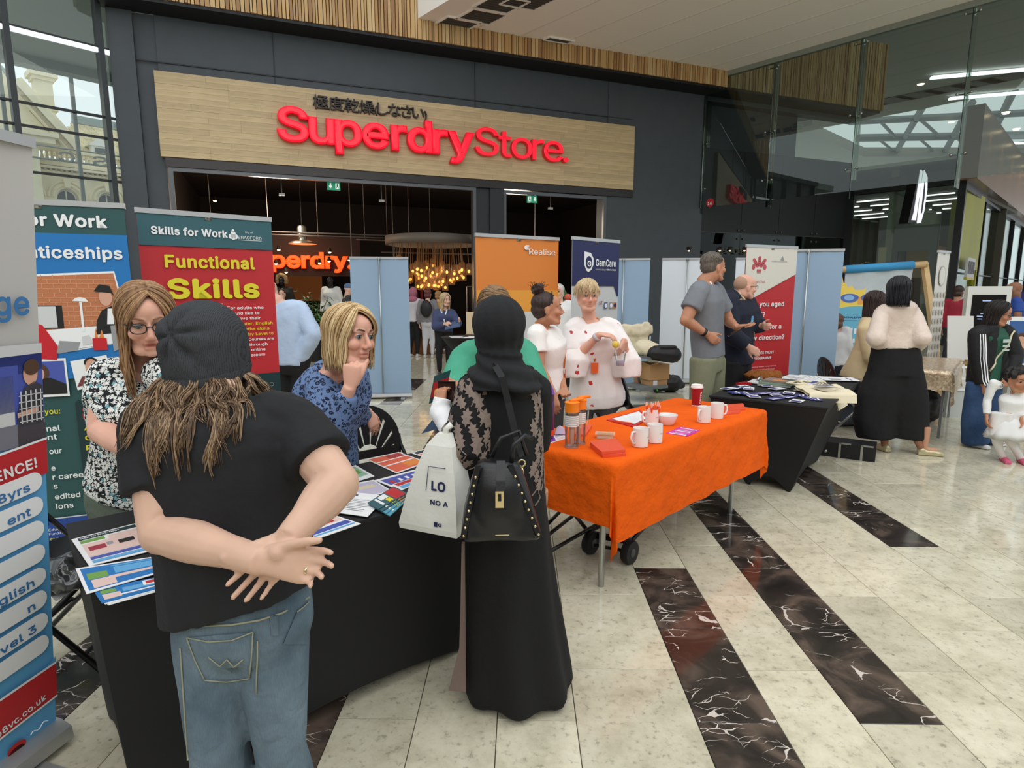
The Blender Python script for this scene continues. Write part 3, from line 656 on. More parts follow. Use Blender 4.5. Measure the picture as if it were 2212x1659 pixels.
# ================================================================== roll-up banners
def seg(a,b):
    a=V(a);b=V(b);d=b-a; return a,math.atan2(d.y,d.x),d.length
class Banner:
    # local frame: x from left edge to right edge, z up, printed side at -y
    def __init__(s,name,lab,a,b,H,face,back=False,group=None,tilt=0.0,rail=True):
        p,rz,W=seg(a,b); s.W=W; s.H=H; s.t=thing(name,lab,'banner',(p.x,p.y,0),rz,group); s.pr={}; s.n=0; s.tilt=tilt; s.sub=[]
        sg=-1 if back else 1
        z0=.07
        k=MB(); k.grid(lambda u,v:(u*W,.010+.006*math.sin(u*PI)*math.sin(v*PI)+(.004*math.sin(u*23)*(v**6)),z0+v*(H-z0-.01)),14,16)
        k.grid(lambda u,v:(u*W,.013+.006*math.sin(u*PI)*math.sin(v*PI)+(.004*math.sin(u*23)*(v**6)),z0+v*(H-z0-.01)),14,16,flip=True)
        s.panel=part(k,'printed_panel',face,s.t,True)
        if rail: part(MB().bx(-.004,W+.004,-.003,.022,H-.03,H),'top_rail',M_ALU,s.t)
        c=MB(); pr=[(.0-.055,.02),(-.07,.035),(-.06,.075),(-.02,.09),(.05,.09),(.085,.07),(.09,.02)]
        c.loft([[V((x,q[0]+.01,q[1])) for q in pr] for x in(-.01,W+.01)]); part(c,'base_cassette',M_ALU,s.t,40)
        f=MB()
        for x in(.12,W-.12): f.bx(x-.03,x+.03,-.17,.17,.0,.02)
        part(f,'foot',M_ALU,s.t)
        y=-.03 if back else .05
        part(MB().tube([(W/2,y,.06),(W/2,y,H-.02)],.011,8).bx(W/2-.02,W/2+.02,min(y,0),max(y,.03),H-.05,H-.005),'support_pole',M_STEEL,s.t,True)
        s.fr=None
    def P(s,poly,m,ly=1):
        k,n=s.pr.setdefault(m.name,(MB(),m)); o=(0,.0085-.0012*ly-.004,0); k.flat(poly,o,(1,0,0),(0,0,1)); return s
    def R(s,x0,x1,z0,z1,m,ly=1): return s.P([(x0,z0),(x1,z0),(x1,z1),(x0,z1)],m,ly)
    def RR(s,x0,x1,z0,z1,r,m,ly=1,rot=0):
        pts=[]
        for cx,cz,a in((x1-r,z1-r,0),(x0+r,z1-r,90),(x0+r,z0+r,180),(x1-r,z0+r,270)):
            for i in range(6): t=math.radians(a+i*18); pts.append((cx+r*math.cos(t),cz+r*math.sin(t)))
        if rot:
            mx,mz=(x0+x1)/2,(z0+z1)/2; c,q=math.cos(rot),math.sin(rot); pts=[(mx+(x-mx)*c-(z-mz)*q,mz+(x-mx)*q+(z-mz)*c) for x,z in pts]
        return s.P(pts,m,ly)
    def E(s,cx,cz,rx,rz,m,ly=1,a0=0,a1=360): return s.P([(cx+rx*math.cos(math.radians(a0+(a1-a0)*i/22)),cz+rz*math.sin(math.radians(a0+(a1-a0)*i/22))) for i in range(22)],m,ly)
    def T(s,txt,x,z,m,w=None,h=.05,bold=0.0,align='LEFT',rot=0.0,ly=6): text(s.t,txt,x,z,m,w,h,bold,.0085-.0012*ly-.004,0,align,'lettering',rot)
    def done(s):
        for k,(mb,m) in s.pr.items(): o=part(mb,'print',m,s.t); o['kind']='stuff'
def ink(n,c): return mat('ink_'+n,c,.5)
WH=ink('white',(238,240,240)); TEAL=ink('teal',(52,96,104)); TEAL2=ink('dark_teal',(44,84,84)); PBLUE=ink('process_blue',(30,116,184)); PRED=ink('red',(190,42,48)); YEL=ink('yellow',(226,212,48)); NAVY=ink('navy',(36,42,88)); CREAM=ink('cream',(222,218,206)); GREYB=mat('banner_back_blue_grey',(148,174,198),.6,bump=(3,.2,.01)); WB=mat('banner_white',(226,232,238),.55,bump=(3,.2,.01))
BLKI=ink('black',(28,28,30)); SKINI=ink('skin',(214,164,138)); BRI=ink('hairbrown',(84,58,42)); LBL=ink('lightblue',(96,168,216)); ORI=ink('orange',(222,132,56)); GRI=ink('grey',(150,152,154)); REDI=ink('jacket',(196,32,44)); LGI=ink('lightgrey',(206,208,208)); BRICK=mat('ink_brick',(190,118,78),.6); MORT=ink('mortar',(206,148,110)); GRN=ink('green',(112,160,72)); DKT=ink('deepteal',(26,52,54)); BLU=ink('royal',(40,72,150)); PURB=ink('purple_blue',(72,88,170))
# --- Functional skills banner (red)
b=Banner('rollup_banner','red roll-up banner reading Functional Skills in yellow under a teal Skills for Work header',(-2.32,3.68),(-1.716,4.2),2.05,PRED)
W=b.W; b.R(0,W,1.83,2.03,TEAL); b.R(0,W,.07,.98,DKT)
b.T('Skills for Work',.07,1.9,WH,.44,.085,.03); b.T('BRADFORD',.575,1.895,WH,.15,.038,.0); b.T('City of',.62,1.935,WH,.05,.02); b.R(.575,.725,1.886,1.889,WH,6)
for i,(x,z,r) in enumerate(((.545,1.925,.016),(.53,1.908,.014),(.56,1.908,.014),(.545,1.905,.016),(.545,1.945,.009))): b.E(x,z,r,r*1.2,WH,5)
b.T('Functional',.13,1.70,YEL,.54,.14,.03); b.T('Skills',.13,1.51,YEL,.56,.22,.035)
# photo on the banner
b.P([(.14,1.17),(.45,1.2),(.45,1.47),(.16,1.44)],LGI,2); b.E(.31,1.4,.07,.05,BLKI,3); b.E(.31,1.34,.05,.07,SKINI,4); b.P([(.2,1.18),(.43,1.19),(.4,1.28),(.31,1.31),(.22,1.27)],ink('shirt',(120,130,140)),3); b.R(.17,.23,1.38,1.43,GRI,3)
for i,(t,w,m) in enumerate((('For adults who',.235,WH),('would like to',.205,WH),('improve their',.21,WH),('computer, English',.29,YEL),('and Maths skills',.265,YEL),('from Entry Level to',.29,YEL),('Level 2. Courses are',.29,WH),('offered through',.245,WH),('a mix of online',.23,WH),('and classroom',.225,WH),('learning.',.125,WH))): b.T(t,.475,1.43-i*.036,m,w,.036,.012)
# chalk drawings at the foot
ck=MB()
for i in range(34):
    x,z=random.uniform(.03,W-.03),random.uniform(.55,.95); r=random.uniform(.01,.022); q=random.choice((3,4,12,2)); a=random.random()*6
    pts=[V((x+r*math.cos(a+2*PI*j/q),.0015,z+r*math.sin(a+2*PI*j/q))) for j in range(q+1)]; ck.tube(pts,.0013,4,cap=False)
part(ck,'chalk_symbols',GRI,b.t); b.done()
# --- Apprenticeships banner (blue/teal)
b=Banner('rollup_banner','blue and teal roll-up banner reading Apprenticeships, partly hidden behind the nearest banner',(-3.04,3.2),(-2.285,3.52),2.05,TEAL2)
W=b.W; b.R(0,W,1.87,2.03,TEAL2,1); b.R(0,W,1.05,1.87,PBLUE,1)
b.T('for Work',W-.09,1.91,WH,.42,.12,.03,'RIGHT'); b.T('nticeships',W-.03,1.735,WH,.45,.12,.025,'RIGHT')
x0,x1,z0,z1=.22,.80,1.16,1.665
b.P([(x0,z0),(x1-.0,z0+.1),(x1-.06,z1),(x0,z1-.03)],WH,2); b.P([(x0,z0+.02),(x1-.012,z0+.115),(x1-.066,z1-.012),(x0,z1-.042)],BRICK,3)
for i in range(12):
    z=z1-.05-i*.026; b.R(x0,x1-.07,z,z+.004,MORT,4)
    for j in range(10): xx=x0+.055*j+(i%2)*.027; b.R(xx,xx+.004,z,z+.026,MORT,4) if xx<x1-.07 else None
b.P([(x0,z0+.02),(x1-.012,z0+.1),(x1-.02,z0+.2),(x0,z0+.16)],WH,5); b.R(.3,.47,1.34,1.47,BLKI,5); b.R(.3,.44,1.345,1.465,LGI,6)
b.P([(x0,1.18),(.42,1.16),(.43,1.24),(.37,1.36),(.3,1.39),(x0,1.4)],REDI,7); b.E(.56,1.49,.036,.026,WH,6,0,180); b.R(.555,.567,1.32,1.49,WH,6)
b.P([(.62,1.3),(.76,1.31),(.77,1.45),(.72,1.47),(.66,1.44),(.63,1.38)],BLKI,6); b.P([(.68,1.36),(.715,1.36),(.715,1.45),(.69,1.45)],WH,7); b.E(.685,1.515,.032,.05,SKINI,7); b.P([(.63,1.55),(.66,1.59),(.71,1.58),(.73,1.52),(.715,1.54),(.66,1.545)],BLKI,8)
b.P([(.7,1.2),(.8,1.24),(.785,1.36),(.695,1.35)],GRI,8); b.R(.6,.67,1.21,1.28,REDI,8); b.P([(.61,1.27),(.62,1.34),(.63,1.27),(.65,1.33),(.66,1.27)],ORI,7)
b.P([(.42,1.2),(.52,1.21),(.54,1.26),(.44,1.27)],GRI,7); b.P([(.55,1.24),(.6,1.25),(.585,1.3),(.55,1.29)],LGI,7)
b.R(.2,.46,.95,1.17,WH,6); b.R(.21,.45,.965,1.155,PURB,7); b.P([(.21,.965),(.45,.965),(.45,1.02),(.38,1.06),(.28,1.05),(.21,1.01)],BLKI,8); b.E(.33,1.09,.045,.055,BRI,8); b.E(.325,1.085,.028,.04,SKINI,9)
b.P([(.5,.98),(.68,1.02),(.66,1.18),(.48,1.15)],WH,6); b.E(.58,1.11,.03,.05,SKINI,8); b.E(.58,1.14,.035,.03,BLKI,7); b.P([(.5,1.0),(.67,1.03),(.63,1.07),(.53,1.06)],ink('plaid',(120,60,60)),7)
for i,(t,z,w,m) in enumerate((('you:',.85,.075,YEL),('nal',.75,.065,WH),('nt',.7,.045,WH),('our',.615,.06,WH),('e',.515,.02,WH),('r career',.46,.17,WH),('s',.405,.02,WH),('edited',.34,.125,WH),('ions',.28,.085,WH))): b.T(t,.33,z,m,w,.06,.015)
b.RR(.48,.85,.34,.92,.02,DKT,3)
for i,(t,z,m) in enumerate((('A',.86,PRED),('in',.81,PRED),('Ad',.74,YEL),('Cu',.68,YEL),('Pub',.62,YEL),('Oper',.55,YEL),('Deliv',.51,YEL),('Lea',.44,YEL),('Ma',.405,YEL),('Co',.37,YEL))): b.T(t,.51,z,m,.035*len(t),.055,.02)
b.R(0,W,.07,.22,BLU,4); b.R(0,W,.22,.227,LGI,5)
b.E(.56,.17,.045,.03,NAVY,5); b.T('Ofsted',.525,.16,WH,.07,.03,.01); b.T('Education & Skills',.28,.15,WH,.2,.028); b.T('Funding Agency',.28,.125,WH,.16,.028); b.T('Skills for',.28,.085,YEL,.12,.04,.02); b.done()
# --- nearest banner, cut by the left edge of the frame
b=Banner('rollup_banner','tall grey, red and blue roll-up banner nearest the camera, cut by the left frame edge',(-1.77,1.01),(-1.605,1.835),2.0,ink('warm_grey',(190,188,184)))
b.t.rotation_euler=(math.radians(5.7),0,b.t.rotation_euler.z)
W=b.W
b.R(0,W,.07,1.37,LBL,1); b.P([(0,1.27),(W,1.395),(W,1.32),(0,1.22)],PURB,2); b.R(0,W,1.14,1.33,PURB,2); b.P([(0,1.33),(0,1.36),(W,1.395),(W,1.33)],PURB,2)
b.P([(0,1.38),(.4,1.4),(W,1.4),(W,1.37),(.4,1.36),(0,1.33)],LGI,3)
b.T('ge',W-.035,1.49,ink('college_blue',(60,120,176)),.10,.13,.02,'RIGHT')
b.R(0,W-.075,1.2,1.34,PURB,3); b.R(0,W-.09,1.16,1.31,LGI,3)
b.E(W-.04,1.31,.022,.035,SKINI,5); b.E(W-.037,1.33,.024,.024,BRI,6); b.P([(W-.085,1.15),(W-.005,1.15),(W-.005,1.27),(W-.03,1.285),(W-.06,1.27),(W-.08,1.21)],ink('plaid_dark',(58,58,66)),5); b.R(W-.085,W,1.08,1.15,ink('trouser',(66,64,72)),5)
b.P([(W-.085,1.18),(W-.02,1.19),(W-.02,1.205),(W-.085,1.195)],SKINI,6)
for i in range(5): b.R(W-.075+i*.015,W-.071+i*.015,1.16,1.26,LGI,7); b.R(W-.08,W-.006,1.165+i*.02,1.168+i*.02,LGI,7)
b.R(0,W,1.09,1.16,ink('floor_print',(120,120,132)),4)
b.P([(0,.86),(W,.985),(W,1.095),(0,1.0)],PRED,7); b.P([(0,1.0),(W,1.095),(W,1.102),(0,1.008)],WH,8)
b.T('RENCE!',W-.035,1.015,WH,.155,.06,.02,'RIGHT',.1,9)
for i,(t,z) in enumerate((('8yrs',.915),('ent',.835),('',.755),('',.675),('English',.595),('n',.515),('Level 3',.435),('',.355))):
    b.RR(-.2,W-.018,z-.028,z+.036,.03,WH,8,.1)
    if t: b.T(t,W-.06,z+.03,ink('college_blue',(60,120,176)),.024*len(t),.052,.015,'RIGHT',.12,9)
b.P([(0,.2),(W,.29),(W,.335),(W-.1,.27),(0,.24)],LBL,8); b.P([(0,.12),(W,.19),(W,.315),(0,.27)],PRED,9); b.P([(0,.115),(W,.185),(W,.192),(0,.122)],WH,10); b.P([(0,.265),(W,.31),(W,.318),(0,.275)],WH,10)
b.T('ve8vc.co.uk',W-.04,.205,WH,.18,.042,.015,'RIGHT',.14,11); b.E(W-.14,.1,.03,.02,PRED,9); b.E(W-.14,.085,.028,.02,BLKI,9)
k=MB().tube([V((W-.1+.06*i/8,-.012,.115+.006*math.sin(i*1.3)+.012*i/8)) for i in range(9)],.0016,5); part(k,'signature',WH,b.t); b.done()
# --- Realise banner
b=Banner('rollup_banner','orange and white roll-up banner with white Realise wordmark behind the green top person',(-.39,5.32),(.36,5.78),2.05,ORI)
W=b.W; b.R(0,W,1.36,1.56,ink('pale_orange',(232,158,62)),1); b.R(0,W,.07,1.36,LGI,1)
b.T('Realise',W-.045,1.885,WH,.29,.1,.0,'RIGHT'); b.E(W-.36,1.945,.025,.022,WH,5); b.P([(W-.36,1.925),(W-.335,1.925),(W-.335,1.967),(W-.36,1.967)],WH,5); b.done()
# --- GamCare
b=Banner('rollup_banner','navy and white roll-up banner with GamCare logo behind the white blouse lady',(.48,5.65),(.985,6.1),2.05,LGI)
W=b.W; b.P([(0,1.6),(0,2.03),(W,2.03),(W,1.5),(W-.02,1.5),(W-.07,1.6)],NAVY,1)
b.P([(.16,1.92),(.16,1.8),(.19,1.745),(.22,1.73),(.26,1.75),(.29,1.8),(.29,1.86),(.25,1.91)],WH,3); b.E(.225,1.82,.045,.06,NAVY,4); b.T('G',.2,1.785,WH,.055,.095,.03)
b.T('GamCare',.32,1.79,WH,.3,.125,.02); b.T('Gambling Support',.32,1.75,LGI,.16,.03); b.T('Starts Here',.49,1.75,WH,.13,.03,.02)
b.T('In partnership with',.06,1.49,BLKI,.25,.05); b.T('ST',.38,1.42,ink('crimson',(160,40,60)),.05,.06,.02)
for x,m in((.46,BLU),(.54,GRI),(.6,ORI)): b.R(x,x+.05,1.38,1.44,m,4); b.E(x+.025,1.41,.02,.022,WH if m is not ORI else NAVY,5)
b.RR(.1,.55,.95,1.22,.05,PRED,3); b.RR(.112,.538,.962,1.208,.045,LGI,4); b.T("PEOPLE'S",.5,1.08,BLKI,.26,.06,.02,'RIGHT'); b.done()
# --- The Prince's Trust style banner
b=Banner('rollup_banner','red and cream roll-up banner asking Are you aged 16-25? behind the navy hoodie man',(2.43,6.6),(3.13,6.95),2.05,PRED)
W=b.W; b.P([(0,2.03),(W,2.03),(W,1.74),(0,1.42)],CREAM,1)
pk=ink('trust_red',(196,84,92)); px_,pz=.2,1.79
for a in(-38,0,38):
    for q in range(4): r=.045+.025*q; b.E(px_+r*math.sin(math.radians(a))*1.1,pz+r*math.cos(math.radians(a)),.028-.003*abs(q-1),.019,pk,3)
for q in(-1,1): b.E(px_+.085*q,pz+.02,.025,.03,pk,3)
b.R(px_-.035,px_+.035,pz-.03,pz-.005,pk,3); b.R(px_-.03,px_+.03,pz-.045,pz-.037,pk,3)
b.T("Prince's Trust",.1,1.64,pk,.2,.055); b.T('HORIZON',.38,1.87,GRI,.14,.03); b.T('RADAR',.53,1.87,GRI,.09,.03); b.P([(.52,1.89),(.55,1.94),(.58,1.89)],GRI,3)
for t,z,w in(('Are you aged',1.385,.56),('16-25?',1.27,.27)): b.T(t,.06,z,WH,w,.095,.02)
for t,z,w in(('Looking for a',1.13,.54),('new direction?',1.01,.6)): b.T(t,.06,z,WH,w,.095,.02)
for t,z,w,h in(('THE PRINCES TRUST',.85,.45,.055),('TEAM PROGRAMME',.79,.41,.055)): b.T(t,.06,z,WH,w,h,.02)
for t,z,w in(('A free twelve week programme',.7,.5),('across West Yorkshire through',.665,.48),('Bradford College',.63,.25),('What you can expect:',.555,.3),('Multiple start dates',.51,.28),('Residential trip',.47,.28),('and support',.43,.22)): b.T(t,.06,z,ink('pale_pink',(236,196,196)),w,.032)
b.done()
# --- backs of banners and plain boards
for nm,lab,p0,p1,h,m in(
 ('rollup_banner','blue-grey back of a roll-up banner standing alone in front of the shop entrance',(-2.4,8.5),(-1.6,8.62),2.03,GREYB),
 ('rollup_banner','blue-grey back of a roll-up banner directly behind the navy GamCare banner',(1.2,9.5),(1.98,9.35),2.05,GREYB),
 ('rollup_banner','white back of a roll-up banner left of the grey T-shirt man',(2.34,10.1),(3.14,10.0),2.09,WB),
 ('rollup_banner','white back of a roll-up banner between the grey T-shirt man and the red banner',(3.52,10.0),(4.3,10.0),2.09,WB),
 ('rollup_banner','blue-grey back of a roll-up banner immediately right of the red and cream banner',(3.12,7.6),(3.92,7.45),2.06,GREYB),
 ('rollup_banner','blue-grey back of a roll-up banner in the gap between the blue and red banners',(-3.35,5.4),(-2.72,5.5),2.06,GREYB)):
    bb=Banner(nm,lab,p0,p1,h,m,back=True,group='plain banner backs'); bb.done()
# lace-patterned banner by the gold table
b=Banner('rollup_banner','pale narrow banner with rows of brown dot motifs behind the gold table',(5.46,8.05),(5.75,8.25),2.08,ink('pale_cream',(222,220,214)))
mo=ink('motif',(190,182,170)); W=b.W
for r in range(11):
    for c_ in range(4): b.E(.045+c_*.09,.35+r*.115,.03,.038,mo,1); b.E(.045+c_*.09,.35+r*.115,.02,.027,ink('pale_cream',(222,220,214)),2); b.E(.045+c_*.09,.35+r*.115,.012,.018,mo,3)
b.E(W/2,1.75,.1,.13,mo,4); b.E(W/2,1.75,.085,.115,ink('pale_cream',(222,220,214)),5); b.done()
# ================================================================== tables
BLK_CLOTH=mat('black_stretch_cloth',(26,26,27),.75,bump=(60,.15,.002))
def rc(p,ang,x,y,z=0): return V((p[0]+x*math.cos(ang)-y*math.sin(ang),p[1]+x*math.sin(ang)+y*math.cos(ang),z))
def stretch_table(lab,p,deg,Ln,W,H=.74,foot=.1,bow=.1,group=None,lift=.0):
    t=thing('covered_table',lab,'table',(p[0],p[1],0),math.radians(deg),group)
    n=12; cor=[(0,0),(Ln,0),(Ln,W),(0,W)]; cx,cy=Ln/2,W/2
    def fn(u,v):
        k=u*4; i=int(min(k,3.9999)); f=k-i; a,b_=cor[i],cor[(i+1)%4]
        x=a[0]+(b_[0]-a[0])*f; y=a[1]+(b_[1]-a[1])*f
        z=H*(1-v); mid=math.sin(PI*f); ln=Ln if i%2==0 else W
        ins=foot*v+ (bow*mid**.6)*math.sin(PI*v*.9)*.8
        nx,ny=[(0,1),(-1,0),(0,-1),(1,0)][i]
        # feet drawn in along both axes
        x+= (cx-x)/cx*foot*v*.9; y+=(cy-y)/cy*foot*v*.9*min(1,cy/.33)
        x+=nx*bow*mid*math.sin(PI*min(1,v*1.05))*.7; y+=ny*bow*mid*math.sin(PI*min(1,v*1.05))*.7
        z+= .1*mid**1.5*v**3*(.6 if ln>1 else 1)
        return V((x,y,max(z,.004)))
    k=MB(); k.grid(fn,48,14,flip=True); part(k,'stretch_cover',BLK_CLOTH,t,True)
    k=MB(); k.bx(.0,Ln,0,W,H-.012,H); part(k,'tabletop',BLK_CLOTH,t)
    for cx_,cy_ in cor:
        x=cx_+(cx-cx_)/cx*foot*.9+ (.02 if cx_==0 else -.02); y=cy_+(cy-cy_)/cy*foot*.9+(.02 if cy_==0 else -.02)
        part(MB().tube([(cx_*.96+.03,cy_*.9+.03,H-.02),(x,y,.0)],.014,8),'leg',BLK_CLOTH,t)
    return t
T1=(-1.16,1.489); A1=math.radians(42)
stretch_table('long table under a black stretch cover in front of the beanie man, strewn with leaflets',T1,42,1.56,.66,foot=.06,bow=.05)
T2=(2.16,4.15); A2=math.radians(54.1)
stretch_table('black covered table with cream tote bag beyond the orange table',T2,54.1,1.6,.84,foot=.28,bow=.08)
# bar table by the shop entrance
bt=thing('bar_table','tall round bar table in black stretch cover near the blonde staff woman','table',(-.67,7.3,0))
part(MB().lathe([(.16,.0),(.09,.3),(.08,.5),(.14,.8),(.3,.99),(.31,1.0),(.0,1.0)],n=20),'stretch_cover',BLK_CLOTH,bt,40)
for i,(dx,dy) in enumerate(((-.1,-.1),(.06,-.15),(.12,.02))): solo(MB().obox((-.67+dx,7.3+dy,1.003),V((.08,.03*i,0)),V((-.02,.06,0)),V((0,0,.002))),'leaflet',WH,('white leaflet at the left on the black bar table','white leaflet at the front of the black bar table','white leaflet at the right on the black bar table')[i],'leaflet',group='leaflets on the bar table')
ls_=thing('leaflet_holder','pale wooden leaflet holder standing on the black bar table','holder',(-.62,7.36,1.0)); part(MB().bx(-.05,.05,-.01,.01,0,.3),'backboard',mat('birch',(214,196,160),.5),ls_); part(MB().bx(-.06,.06,-.05,.03,0,.025),'base',mat('dark_wood',(70,52,40),.5),ls_)
# orange table
T3=V((.444,2.765,0)); A3=math.radians(46.7); L3,W3,H3=1.806,.67,.74
ot=thing('folding_table','folding table with chrome legs under the orange cloth','table',(T3.x,T3.y,0),A3)
part(MB().bx(0,L3,0,W3,H3-.03,H3-.006),'tabletop',mat('table_top',(180,176,168),.6),ot)
for x,y in((.16,.16),(L3-.12,.14),(.16,W3-.1),(L3-.12,W3-.1)):
    part(MB().tube([(x,y,H3-.03),(x-.012*(1 if x>1 else 1),y,.0)],.017,10),'leg',M_STEEL,ot)
    MB()
ORC=mat('orange_linen',(234,94,6),.8,var=(3,.06),bump=(13,.9,.02),spec=.2)
def cloth(name,lab,p,ang,Ln,W,H,oh,m,nx=70,ny=46,flare=.05,seed=0,th=.0015,wr=.006,group=None):
    # oh: overhang at x0,x1,y0,y1
    def fn(u,v):
        x=-oh[0]+u*(Ln+oh[0]+oh[1]); y=-oh[2]+v*(W+oh[2]+oh[3])
        qx=min(max(x,0),Ln); qy=min(max(y,0),W); dx,dy=x-qx,y-qy; d=math.hypot(dx,dy)
        n1=noise.noise(V((x*4+seed,y*4,0)))
        if d<1e-6: return V((x,y,H+.0018+.0012*abs(n1)))
        ex,ey=dx/d,dy/d; cor=2*abs(ex*ey)
        r=.012+min(d,.03)*.35+flare*d*(.25+.9*cor*math.sin(4*math.atan2(abs(ey),abs(ex)))**2*.6+1.15*cor)+wr*noise.noise(V((x*7+seed,y*7,d*3)))*(1+d*3)
        if cor>.75: r-= .13*d*(cor-.75)*4
        z=H-d+.012*(1-math.exp(-d*60))+.008*n1*d
        return V((qx+ex*r,qy+ey*r,max(z,.01)))
    k=MB(); k.grid(fn,nx,ny)
    o=part(k,name,m,None,True); o.location=(p[0],p[1],0); o.rotation_euler=(0,0,ang)
    return meta(o,lab,'tablecloth',group)
cloth('tablecloth','bright orange linen cloth hanging over the long table in the middle',T3,A3,L3,W3,H3,(.33,.30,.41,.25),ORC,90,60)
# gold sequin table
m,N,out=nodes('gold_sequin',.28,.8)
v=N('TexVoronoi',{'Scale':60.0}); tc=N('TexCoord'); 
m.node_tree.links.new(tc.outputs['Object'],v.inputs['Vector']); out(ramp(N,v.outputs['Color'],[(.2,(176,150,120)),(.6,(214,190,158)),(.9,(240,224,196))])); m.node_tree.nodes['Principled BSDF'].inputs['Metallic'].default_value=.35
GOLD=m
TG=(3.87,6.66); AG=math.atan2(-.62,.78)
gt=thing('folding_table','folding table with thin grey legs under the gold sequin cloth','table',(TG[0],TG[1],0),AG)
part(MB().bx(0,.76,0,1.5,.71,.733),'tabletop',mat('table_top',(180,176,168),.6),gt)
for x,y in((.06,.06),(.7,.06),(.06,1.44),(.7,1.44)): part(MB().tube([(x,y,.71),(x,y,0)],.014,8),'leg',mat('grey_leg',(130,130,132),.4,.6),gt)
cloth('tablecloth','shiny gold sequin cloth on the table behind the black trouser woman',TG,AG,.76,1.5,.733,(.2,.32,.22,.2),GOLD,40,60,seed=5,wr=.01)
# ================================================================== folding chairs
CH=mat('chair_black',(22,22,24),.35); CHF=mat('chair_frame',(26,27,30),.3,.3); SIL=mat('chair_silver',(150,152,154),.3,.8)
def chair(lab,x,y,hd,fr=CHF,group='black folding chairs',fold=0.0):
    t=thing('folding_chair',lab,'chair',(x,y,0),-math.radians(hd),group)   # local +y is the way the sitter faces
    # back: fan of ribs in an arched frame
    W=.225; zb,zt=.50,.83; R=W; cz=zt-R
    def bk(px,z): return V((px,-.235-.06*(z-.45)/.4-.02*(1-(px/W)**2),z))
    k=MB(); hub=V((0,0)); n=7
    outer=[(W*math.cos(math.radians(a)),cz+R*math.sin(math.radians(a))) for a in range(0,181,9)]
    outer=[(W,zb)]+outer+[(-W,zb)]
    def q4(a,b_,c_,d_):
        P=[bk(*p) for p in(a,b_,c_,d_)]; o=V((0,.012,0)); k.add(P+[p+o for p in P],[(0,1,2,3),(7,6,5,4),(0,4,5,1),(1,5,6,2),(2,6,7,3),(3,7,4,0)])
    inner=[(p[0]*.83,zb+(p[1]-zb)*.84) for p in outer]
    for i in range(len(outer)-1): q4(outer[i],outer[i+1],inner[i+1],inner[i])
    q4((W*.83,zb+.05),(-W*.83,zb+.05),(-W*.83,zb),(W*.83,zb))
    ribs=9
    for i in range(ribs):
        a0=math.radians(14+152*i/ribs+2.2); a1=math.radians(14+152*(i+1)/ribs-2.2)
        def rp(a,f):
            ox,oz=0,zb-.06; dx,dz=math.cos(a),math.sin(a); 
            ex=W*.86; tmax=min(ex/abs(dx) if abs(dx)>1e-3 else 9,9)
            hi=.0
            for s_ in range(60):
                s1=hi+.008; X,Z=ox+dx*s1,oz+dz*s1
                inside=abs(X)<W*.86 and (Z<zb+(cz-zb)*.84 or (X/(W*.86))**2+((Z-(zb+(cz-zb)*.84))/(R*.86))**2<1)
                if not inside: break
                hi=s1
            return (ox+dx*hi*f,max(oz+dz*hi*f,zb+.02))
        q4(rp(a0,.42),rp(a1,.42),rp(a1,1.0),rp(a0,1.0))
    part(k,'backrest',CH,t)
    s=MB(); s.loft([ering((0,.02,.44),V((.21,0,0)),V((0,.21,0)),20,.7),ering((0,.02,.465),V((.215,0,0)),V((0,.215,0)),20,.7),ering((0,.02,.47),V((.19,0,0)),V((0,.19,0)),20,.7)]); part(s,'seat',CH,t,40)
    for sx in(-1,1):
        f=MB(); f.tube([bk(sx*W,.62),bk(sx*(W+.004),.56),V((sx*.232,-.16,.45)),V((sx*.235,.22,.012))],.012,8); part(f,'leg',fr,t,True)
        f=MB(); f.tube([V((sx*.212,.15,.44)),V((sx*.214,-.27,.012))],.012,8); part(f,'leg',fr,t,True)
        part(MB().cap(V((sx*.235,.222,.02)),V((sx*.235,.228,.012)),.016,.016,8),'rubber_foot',M_BLACK,t)
    for yy,zz in((.12,.12),(-.17,.14)): part(MB().tube([(-.225,yy,zz),(.225,yy,zz)],.008,6),'cross_bar',fr,t)
    return t
chair('black folding chair with fan slots behind the leaflet table, touched by the leopard top woman',-.8,3.5,138)
chair('black folding chair with fan slots tucked behind the orange table beside the white blouse lady',.97,5.1,136)
chair('black folding chair seen side on between the orange table and grey T-shirt man',1.2,5.5,85)
chair('black folding chair behind the black table beneath the red banner',2.44,6.1,140)
chair('black folding chair with silver legs under the woman in beige',3.66,6.62,92,SIL)
chair('black folding chair at the far left, carrying a plastic bag and papers',-1.88,2.36,82)
